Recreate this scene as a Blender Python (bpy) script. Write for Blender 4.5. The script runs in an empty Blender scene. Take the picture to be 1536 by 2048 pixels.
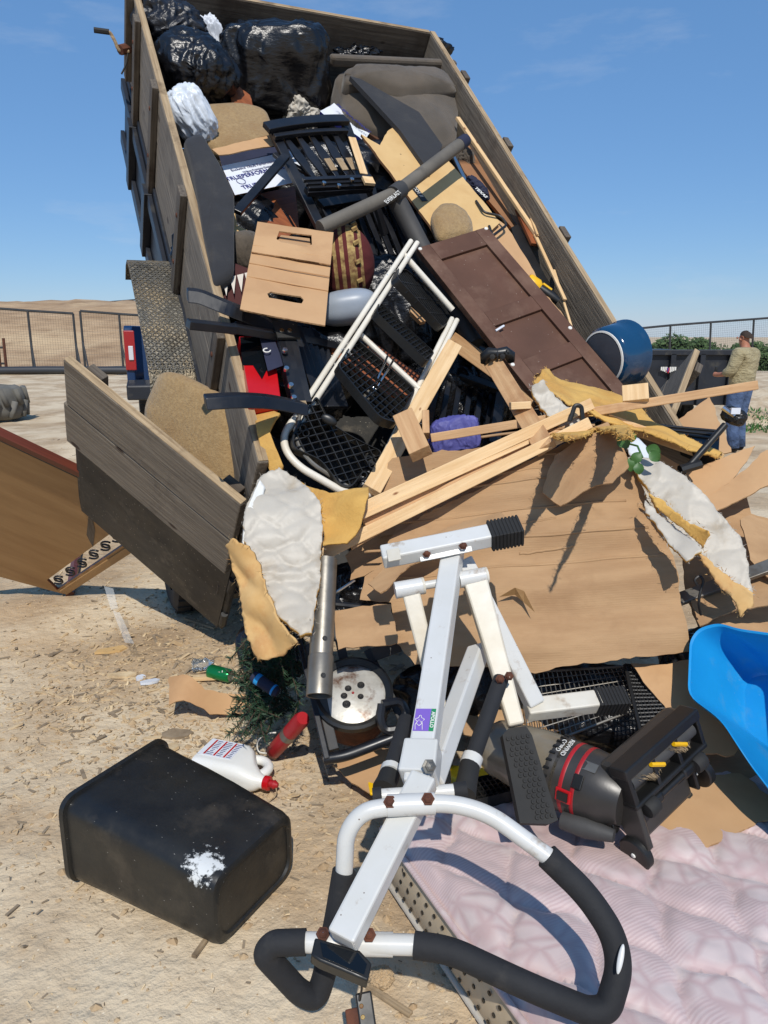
import bpy, bmesh, math, random
from mathutils import Vector as V, Matrix, noise
from mathutils.geometry import delaunay_2d_cdt
S = bpy.context.scene
# ------------------------------------------------------------------ camera, sky, sun, exposure
F = 1500.0; PITCH = math.atan(364 / F); EYE = V((0, 0, 1.65))
cam = bpy.data.objects.new('camera', bpy.data.cameras.new('camera')); S.collection.objects.link(cam); S.camera = cam
cam.location = EYE; cam.rotation_euler = (math.pi / 2 - PITCH, 0, 0)
cam.data.sensor_fit = 'VERTICAL'; cam.data.sensor_height = 36; cam.data.lens = 36 * F / 2048
cam.data.clip_start = .05; cam.data.clip_end = 3000
SUN_EL, SUN_AZ = math.radians(48), math.radians(174)     # azimuth from +Y (straight ahead) towards +X (right)
wd = bpy.data.worlds.new('World'); S.world = wd; wd.use_nodes = True
wn = wd.node_tree.nodes; wl = wd.node_tree.links; bg = wn['Background']
sky = wn.new('ShaderNodeTexSky'); sky.sky_type = 'NISHITA'; sky.sun_disc = False
sky.sun_elevation = SUN_EL; sky.sun_rotation = SUN_AZ
sky.altitude = 0; sky.air_density = 1.0; sky.dust_density = .05; sky.ozone_density = 6.0
tc = wn.new('ShaderNodeTexCoord'); mp = wn.new('ShaderNodeMapping'); mp.inputs['Scale'].default_value = (1.2, 1.2, 5)
cn = wn.new('ShaderNodeTexNoise'); cn.inputs['Scale'].default_value = 3.2; cn.inputs['Detail'].default_value = 7; cn.inputs['Roughness'].default_value = .6
cr = wn.new('ShaderNodeValToRGB'); cr.color_ramp.elements[0].position = .58; cr.color_ramp.elements[1].position = .85
cr.color_ramp.elements[1].color = (.3, .3, .3, 1)
cm = wn.new('ShaderNodeMixRGB'); cm.inputs[2].default_value = (5.5, 5.9, 6.4, 1)
wl.new(tc.outputs['Generated'], mp.inputs['Vector']); wl.new(mp.outputs['Vector'], cn.inputs['Vector'])
wl.new(cn.outputs['Fac'], cr.inputs['Fac']); wl.new(cr.outputs['Color'], cm.inputs[0]); wl.new(sky.outputs['Color'], cm.inputs[1])
hz = wn.new('ShaderNodeMixRGB'); hz.inputs[0].default_value = .55; hz.inputs[2].default_value = (.95, 2.5, 5.3, 1)      # summer haze evens the blue out
wl.new(sky.outputs['Color'], hz.inputs[1]); wl.new(hz.outputs['Color'], cm.inputs[1])
wl.new(cm.outputs['Color'], bg.inputs['Color']); bg.inputs['Strength'].default_value = .12
sd = bpy.data.lights.new('sun', 'SUN'); sd.energy = 3.9; sd.angle = math.radians(.55); sd.color = (1, .955, .88)
sun = bpy.data.objects.new('sun', sd); S.collection.objects.link(sun)
sdir = V((math.sin(SUN_AZ) * math.cos(SUN_EL), math.cos(SUN_AZ) * math.cos(SUN_EL), math.sin(SUN_EL)))
sun.rotation_euler = sdir.to_track_quat('Z', 'Y').to_euler(); sun.location = (0, 0, 30)
S.view_settings.view_transform = 'Standard'; S.view_settings.look = 'None'; S.view_settings.exposure = 0; S.view_settings.gamma = 1
S.view_settings.use_curve_mapping = False
S.render.engine = 'CYCLES'
# ------------------------------------------------------------------ placing helpers
FW = V((0, math.cos(PITCH), -math.sin(PITCH))); UP = V((0, math.sin(PITCH), math.cos(PITCH))); RT = V((1, 0, 0))
def ray(x, y): return FW + RT * ((x - 768) / F) + UP * ((1024 - y) / F)
def P(x, y, d): return EYE + ray(x, y) * d                    # a point at distance d ahead of the eye
def hit(x, y, pl):
    r = ray(x, y); return EYE + r * ((pl[0] - EYE).dot(pl[1]) / r.dot(pl[1]))
def PL(a, b, c): return (a, (b - a).cross(c - a).normalized())
def G(x, y, z=0.0): return hit(x, y, (V((0, 0, z)), V((0, 0, 1))))
BO = V((-.443, 2.836, 1.172)); YAW = .417; TILT = .761; BW = 2.065; BL = 3.79     # the tipped dump bed
BE = V((-math.sin(YAW) * math.cos(TILT), math.cos(YAW) * math.cos(TILT), math.sin(TILT)))
BX = V((math.cos(YAW), math.sin(YAW), 0)); BN = BX.cross(BE)
def bed(s, t, h): return BO + BX * s + BE * t + BN * h
def B(x, y, h): return hit(x, y, (BO + BN * h, BN))
BED = Matrix((BX, BE, BN)).transposed().to_4x4(); BED.translation = BO
def sm(a, b, x):
    t = min(1, max(0, (x - a) / (b - a))); return t * t * (3 - 2 * t)
def nz(x, y, z=0.0): return noise.noise(V((x, y, z)))
def fbm(x, y, z=0.0, o=4): return noise.fractal(V((x, y, z)), 1.0, 2.0, o)
def gz(x, y):                                                # height of the ground
    r = math.hypot(x, y)
    z = .25 * math.exp(-((x + 3.6) ** 2 + (y - 10) ** 2) / 7) - .2 * sm(2, 5.5, x) * sm(7, 11, y)
    z -= 7 * sm(0, 60, x) * sm(24, 90, y)
    z += .05 * fbm(x * .45, y * .45, 3) * sm(2.5, 6, r)
    z += .018 * fbm(x * 2.1, y * 2.1, 1) + .007 * fbm(x * 9, y * 9, 2, 3) * (1 - sm(5, 10, r))
    z += .35 * max(0, fbm(x * .8, y * .8, 9) + .25) * sm(6.2, 8, x) * sm(12, 15, y) * (1 - sm(22, 30, y))
    return z
# ------------------------------------------------------------------ object helpers
def link(o, parent=None):
    S.collection.objects.link(o)
    if parent:
        o.parent = parent; o.matrix_parent_inverse = WM[parent.name].inverted()
WM = {}
def tag(o, label, cat, group=None):
    o['label'] = label; o['category'] = cat
    if group: o['group'] = group
    return o
def thing(name, label, cat, loc, group=None):
    o = bpy.data.objects.new(name, None); o.empty_display_size = .1; link(o); o.location = loc
    WM[o.name] = Matrix.Translation(loc); return tag(o, label, cat, group)
def fr(o, x, y):
    X = x.normalized(); Z = X.cross(y).normalized(); Y = Z.cross(X)
    m = Matrix((X, Y, Z)).transposed().to_4x4(); m.translation = o; return m
def col(c):
    f = lambda v: (v / 255 / 12.92) if v / 255 <= .04045 else ((v / 255 + .055) / 1.055) ** 2.4
    return (f(c[0]), f(c[1]), f(c[2]), 1)
class MB:
    def __init__(s): s.v = []; s.f = []; s.m = []
    def add(s, v, f, mi=0):
        b = len(s.v); s.v += [V(p) for p in v]; s.f += [[i + b for i in q] for q in f]; s.m += [mi] * len(f); return s
    def box(s, c, h, R=None, mi=0):
        c = V(c); vs = []
        for x in (-1, 1):
            for y in (-1, 1):
                for z in (-1, 1):
                    p = V((x * h[0], y * h[1], z * h[2])); vs.append(c + (R @ p if R else p))
        return s.add(vs, [(0, 1, 3, 2), (4, 6, 7, 5), (0, 4, 5, 1), (2, 3, 7, 6), (0, 2, 6, 4), (1, 5, 7, 3)], mi)
    def loft(s, rings, cap0=True, cap1=True, closed=True, mi=0):
        n = len(rings[0]); vs = [p for r in rings for p in r]; fs = []
        for i in range(len(rings) - 1):
            for j in range(n if closed else n - 1):
                k = (j + 1) % n; fs.append((i * n + j, i * n + k, (i + 1) * n + k, (i + 1) * n + j))
        if cap0: fs.append(tuple(range(n - 1, -1, -1)))
        if cap1: fs.append(tuple((len(rings) - 1) * n + j for j in range(n)))
        return s.add(vs, fs, mi)
    def tube(s, pts, r, n=10, sx=1.0, up=None, mi=0, cap=True):
        pts = [V(p) for p in pts]; rs = r if isinstance(r, (list, tuple)) else [r] * len(pts)
        t0 = (pts[1] - pts[0]).normalized(); a = V(up) if up else (V((0, 0, 1)) if abs(t0.z) < .9 else V((1, 0, 0)))
        N = (a - t0 * a.dot(t0)).normalized(); rings = []
        for i, p in enumerate(pts):
            t = (pts[min(i + 1, len(pts) - 1)] - pts[max(i - 1, 0)]).normalized()
            N = (N - t * N.dot(t)).normalized(); Bn = t.cross(N)
            rings.append([p + (N * math.cos(q) + Bn * math.sin(q) * sx) * rs[i] for q in [2 * math.pi * k / n for k in range(n)]])
        return s.loft(rings, cap, cap, mi=mi)
    def lathe(s, prof, o=V(), ax=V((0, 0, 1)), n=24, mi=0, cap=False):
        ax = V(ax).normalized(); a = V((1, 0, 0)) if abs(ax.x) < .8 else V((0, 1, 0)); x = (a - ax * a.dot(ax)).normalized(); y = ax.cross(x)
        return s.loft([[V(o) + ax * z + (x * math.cos(q) + y * math.sin(q)) * r for q in [2 * math.pi * k / n for k in range(n)]] for r, z in prof], cap, cap, mi=mi)
    def prism(s, poly, z0, z1, mi=0):                          # poly: 2-D outline
        n = len(poly)
        return s.loft([[V((x, y, z0)) for x, y in poly], [V((x, y, z1)) for x, y in poly]], mi=mi)
    def obj(s, name, mats, parent=None, M=None, smooth=False, bev=0, sub=0, world=False):
        """verts are local to frame M (world=True: given in world space, moved into M's space)"""
        M = M or Matrix.Identity(4)
        if world:
            if M == Matrix.Identity(4):
                c = sum(s.v, V()) / len(s.v); M = Matrix.Translation(c)
            I = M.inverted(); vs = [I @ p for p in s.v]
        else: vs = s.v
        me = bpy.data.meshes.new(name); me.from_pydata([tuple(p) for p in vs], [], s.f); me.update()
        mats = mats if isinstance(mats, (list, tuple)) else [mats]
        for m in mats: me.materials.append(m)
        if len(mats) > 1: me.polygons.foreach_set('material_index', s.m)
        bm = bmesh.new(); bm.from_mesh(me); bmesh.ops.recalc_face_normals(bm, faces=bm.faces); bm.to_mesh(me); bm.free()
        if smooth:
            me.polygons.foreach_set('use_smooth', [True] * len(me.polygons))
            if smooth is not True:
                me.set_sharp_from_angle(angle=math.radians(smooth))
        o = bpy.data.objects.new(name, me); link(o, parent); o.matrix_basis = M; WM[o.name] = M.copy()
        if bev:
            b = o.modifiers.new('bevel', 'BEVEL'); b.width = bev; b.segments = 2; b.limit_method = 'ANGLE'; b.angle_limit = math.radians(50)
        if sub:
            b = o.modifiers.new('sub', 'SUBSURF'); b.levels = sub; b.render_levels = sub
        return o
def beam(name, a, b, w, t, mat, parent=None, up=None, bev=.003, bend=0, taper=1):
    """a straight bar from a to b: w wide, t thick; up = direction the wide face looks to"""
    a, b = V(a), V(b); up = V(up) if up is not None else (EYE - (a + b) / 2)
    X = (b - a).normalized(); M = fr(a, X, up.cross(X)); l = (b - a).length; m = MB()
    if bend:
        n = 10; rings = []
        for i in range(n + 1):
            x = l * i / n; y = bend * 4 * (i / n) * (1 - i / n); k = 1 + (taper - 1) * i / n
            rings.append([V((x, y + w / 2 * sy * k, t / 2 * sz)) for sy, sz in ((-1, -1), (1, -1), (1, 1), (-1, 1))])
        m.loft(rings)
    else:
        m.loft([[V((x, w / 2 * sy * k, t / 2 * sz)) for sy, sz in ((-1, -1), (1, -1), (1, 1), (-1, 1))] for x, k in ((0, 1), (l, taper))])
    return m.obj(name, mat, parent, M, bev=bev)
def inside(x, y, poly):
    c = False; n = len(poly)
    for i in range(n):
        x1, y1 = poly[i]; x2, y2 = poly[i - 1]
        if (y1 > y) != (y2 > y) and x < (x2 - x1) * (y - y1) / (y2 - y1) + x1: c = not c
    return c
def densify(poly, step, jag, rnd):
    out = []; n = len(poly); off = rnd.uniform(0, 90)
    for i in range(n):
        a = V(poly[i]); b = V(poly[(i + 1) % n]); l = (b - a).length; k = max(1, int(l / step)); t = (b - a) / max(l, 1e-9); nn = V((-t.y, t.x))
        for j in range(k):
            p = a + (b - a) * (j / k)
            if jag and j: u = len(out) * step / .02 + off; p += nn * jag * (2.4 * nz(u * .16, off) + 1.1 * nz(u * .6, off + 9) + .35 * rnd.gauss(0, 1))
            out.append((p.x, p.y))
    return out
def sheet2(name, poly, M, thick, mats, parent=None, step=.03, jag=0, warp=None, holes=(), seed=1, smooth=40, bev=0):
    """sheet of material with a free outline (2-D, metres, in frame M), bent by warp(x, y) -> z"""
    rnd = random.Random(seed); out = densify(poly, step, jag, rnd); vs = [V(p) for p in out]; es = [(i, (i + 1) % len(out)) for i in range(len(out))]; hs = []
    for h in holes:
        hh = densify(h, step, 0, rnd); b = len(vs); vs += [V(p) for p in hh]; es += [(b + i, b + (i + 1) % len(hh)) for i in range(len(hh))]; hs.append(hh)
    x0 = min(p[0] for p in out); x1 = max(p[0] for p in out); y0 = min(p[1] for p in out); y1 = max(p[1] for p in out)
    if warp:
        nx = int((x1 - x0) / step) + 1; ny = int((y1 - y0) / step) + 1
        for i in range(nx + 1):
            for j in range(ny + 1):
                x = x0 + i * step + (step / 2 if j % 2 else 0); y = y0 + j * step
                if inside(x, y, out) and not any(inside(x, y, h) for h in hs): vs.append(V((x, y)))
    r = delaunay_2d_cdt(vs, es, [], 0, 1e-5); pv = r[0]; tri = []
    for t in r[2]:
        c = sum((pv[i] for i in t), V((0, 0))) / 3
        if inside(c.x, c.y, out) and not any(inside(c.x, c.y, h) for h in hs): tri.append(list(t))
    wz = warp or (lambda x, y: 0.0)
    top = [V((p.x, p.y, wz(p.x, p.y))) for p in pv]; n = len(top); m = MB()
    cnt = {}
    for t in tri:
        for k in range(3): cnt[(t[k], t[(k + 1) % 3])] = 1
    fs = [list(t) for t in tri] + [[i + n for i in reversed(t)] for t in tri]; mi = [0] * len(tri) + [0] * len(tri)
    for (a, b) in cnt:
        if (b, a) not in cnt: fs.append([b, a, a + n, b + n]); mi.append(1)
    m.add(top + [p - V((0, 0, thick)) for p in top], fs); m.m = mi
    used = set(i for f in m.f for i in f); mpx = {}; nv = []
    for i, p in enumerate(m.v):
        if i in used: mpx[i] = len(nv); nv.append(p)
    m.v = nv; m.f = [[mpx[i] for i in f] for f in m.f]
    ml = mats if isinstance(mats, (list, tuple)) else [mats, mats]
    return m.obj(name, ml, parent, M, smooth=smooth, bev=bev)
def pframe(pix, pl, xi=(0, 1)):
    """frame lying on plane pl, origin at pix[0], X from pix[xi0] to pix[xi1], Z to the camera; also the outline in it"""
    pts = [hit(x, y, pl) for x, y in pix]; z = pl[1] if pl[1].dot(EYE - pts[0]) > 0 else -pl[1]
    X = (pts[xi[1]] - pts[xi[0]]); M = fr(pts[0], X, z.cross(X)); I = M.inverted()
    return M, [((I @ p).x, (I @ p).y) for p in pts]
def sheet(name, pix, pl, thick, mats, parent=None, xi=(0, 1), holes=(), **k):
    M, poly = pframe(pix, pl, xi); I = M.inverted(); hs = []
    for h in holes: hs.append([((I @ hit(x, y, pl)).x, (I @ hit(x, y, pl)).y) for x, y in h])
    return sheet2(name, poly, M, thick, mats, parent, holes=hs, **k)
def wob(amp, sc=3, seed=0, cre=0, csc=2):
    def f(x, y):
        z = amp * fbm(x * sc, y * sc, seed * 7.3, 3)
        if cre: z += cre * abs(nz(x * csc, y * csc, seed + .5))
        return z
    return f
def rpath(pts, rad, k=6):
    """polyline with rounded corners"""
    pts = [V(p) for p in pts]; out = [pts[0]]
    for i in range(1, len(pts) - 1):
        a, b, c = pts[i - 1], pts[i], pts[i + 1]; r = min(rad, (a - b).length * .49, (c - b).length * .49)
        p = b + (a - b).normalized() * r; q = b + (c - b).normalized() * r
        for j in range(k + 1):
            t = j / k; out.append(p * (1 - t) ** 2 + b * 2 * t * (1 - t) + q * t * t)
    return out + [pts[-1]]
def text(name, s, M, size, mat, parent=None, d=.0008, bold=0):
    cu = bpy.data.curves.new(name, 'FONT'); cu.body = s; cu.size = size; cu.extrude = d; cu.offset = bold; cu.align_x = 'CENTER'; cu.align_y = 'CENTER'
    t = bpy.data.objects.new(name, cu); S.collection.objects.link(t); dg = bpy.context.evaluated_depsgraph_get()
    me = bpy.data.meshes.new_from_object(t.evaluated_get(dg)); bpy.data.objects.remove(t)
    me.materials.clear(); me.materials.append(mat); o = bpy.data.objects.new(name, me); link(o, parent); o.matrix_basis = M; WM[o.name] = M.copy(); return o
# ------------------------------------------------------------------ procedural materials
def mat(name, c, c2=None, sc=4, st=(1, 1, 1), rough=.6, metal=0, bump=0, bsc=30, bst=None, c3=None, sc3=2, f3=(.55, .7), spec=.5, wave=None, coat=0, sheen=0, trans=0, alpha=1, ramp=(.35, .65), rvar=0, vor=0, spots=None, dist=.01, sub=0):
    m = bpy.data.materials.new(name); m.use_nodes = True; nt = m.node_tree; N = nt.nodes; L = nt.links; b = N['Principled BSDF']
    def nd(t, **kw):
        q = N.new(t)
        for k, v in kw.items(): q.inputs[k].default_value = v
        return q
    tcn = N.new('ShaderNodeTexCoord'); oi = N.new('ShaderNodeObjectInfo')
    vm = N.new('ShaderNodeVectorMath'); vm.operation = 'SCALE'; L.new(oi.outputs['Random'], vm.inputs[3]); vm.inputs[0].default_value = (37, 71, 53)
    va = N.new('ShaderNodeVectorMath'); va.operation = 'ADD'; L.new(tcn.outputs['Object'], va.inputs[0]); L.new(vm.outputs[0], va.inputs[1]); base = va.outputs[0]
    def mapped(s):
        q = N.new('ShaderNodeMapping'); q.inputs['Scale'].default_value = s; L.new(base, q.inputs['Vector']); return q.outputs[0]
    def nse(scale, s, det=6, r=.6, dst=0):
        q = nd('ShaderNodeTexNoise', Scale=scale, Detail=det, Roughness=r, Distortion=dst); L.new(mapped(s), q.inputs['Vector']); return q.outputs['Fac']
    def rmp(fac, a, bb):
        q = N.new('ShaderNodeMapRange'); q.inputs[1].default_value = a; q.inputs[2].default_value = bb; L.new(fac, q.inputs[0]); return q.outputs[0]
    def mix(fac, x, y):
        q = N.new('ShaderNodeMixRGB'); L.new(fac, q.inputs[0])
        for i, w in ((1, x), (2, y)):
            if isinstance(w, tuple): q.inputs[i].default_value = w
            else: L.new(w, q.inputs[i])
        return q.outputs[0]
    cur = col(c)
    if c2: cur = mix(rmp(nse(sc, st), *ramp), cur, col(c2))
    if c3: cur = mix(rmp(nse(sc3, (1, 1, 1), 5, .65), *f3), cur, col(c3))
    hts = []
    if wave:
        wv = nd('ShaderNodeTexWave', Scale=wave[0], Distortion=wave[3] if len(wave) > 3 else .3, Detail=2); wv.bands_direction = wave[1]; L.new(mapped((1, 1, 1)), wv.inputs['Vector'])
        hts.append((wv.outputs['Fac'], wave[2]))
        if len(wave) > 4: cur = mix(rmp(wv.outputs['Fac'], .2, .9), cur, col(wave[4]))
    if spots:
        vo = nd('ShaderNodeTexVoronoi', Scale=spots[0]); L.new(mapped(spots[3] if len(spots) > 3 else (1, 1, 1)), vo.inputs['Vector']); cur = mix(rmp(vo.outputs['Distance'], spots[1], spots[1] * .6), cur, col(spots[2]))
    if isinstance(cur, tuple): b.inputs['Base Color'].default_value = cur
    else: L.new(cur, b.inputs['Base Color'])
    b.inputs['Roughness'].default_value = rough; b.inputs['Metallic'].default_value = metal; b.inputs['Specular IOR Level'].default_value = spec
    if rvar:
        q = N.new('ShaderNodeMapRange'); q.inputs[1].default_value = .3; q.inputs[2].default_value = .7; q.inputs[3].default_value = max(.03, rough - rvar); q.inputs[4].default_value = min(1, rough + rvar)
        L.new(nse(sc * 1.7, (1, 1, 1)), q.inputs[0]); L.new(q.outputs[0], b.inputs['Roughness'])
    b.inputs['Coat Weight'].default_value = coat; b.inputs['Sheen Weight'].default_value = sheen; b.inputs['Transmission Weight'].default_value = trans; b.inputs['Alpha'].default_value = alpha
    if bump: hts.append((nse(bsc, bst or st), bump))
    if vor:
        vo = nd('ShaderNodeTexVoronoi', Scale=vor[0]); vo.feature = 'DISTANCE_TO_EDGE'; L.new(mapped((1, 1, 1)), vo.inputs['Vector']); hts.append((vo.outputs['Distance'], vor[1]))
    nrm = None
    for h, s in hts:
        q = nd('ShaderNodeBump', Strength=s, Distance=dist); L.new(h, q.inputs['Height'])
        if nrm: L.new(nrm, q.inputs['Normal'])
        nrm = q.outputs[0]
    if nrm: L.new(nrm, b.inputs['Normal'])
    return m
GR = (.6, 14, 14)
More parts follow.
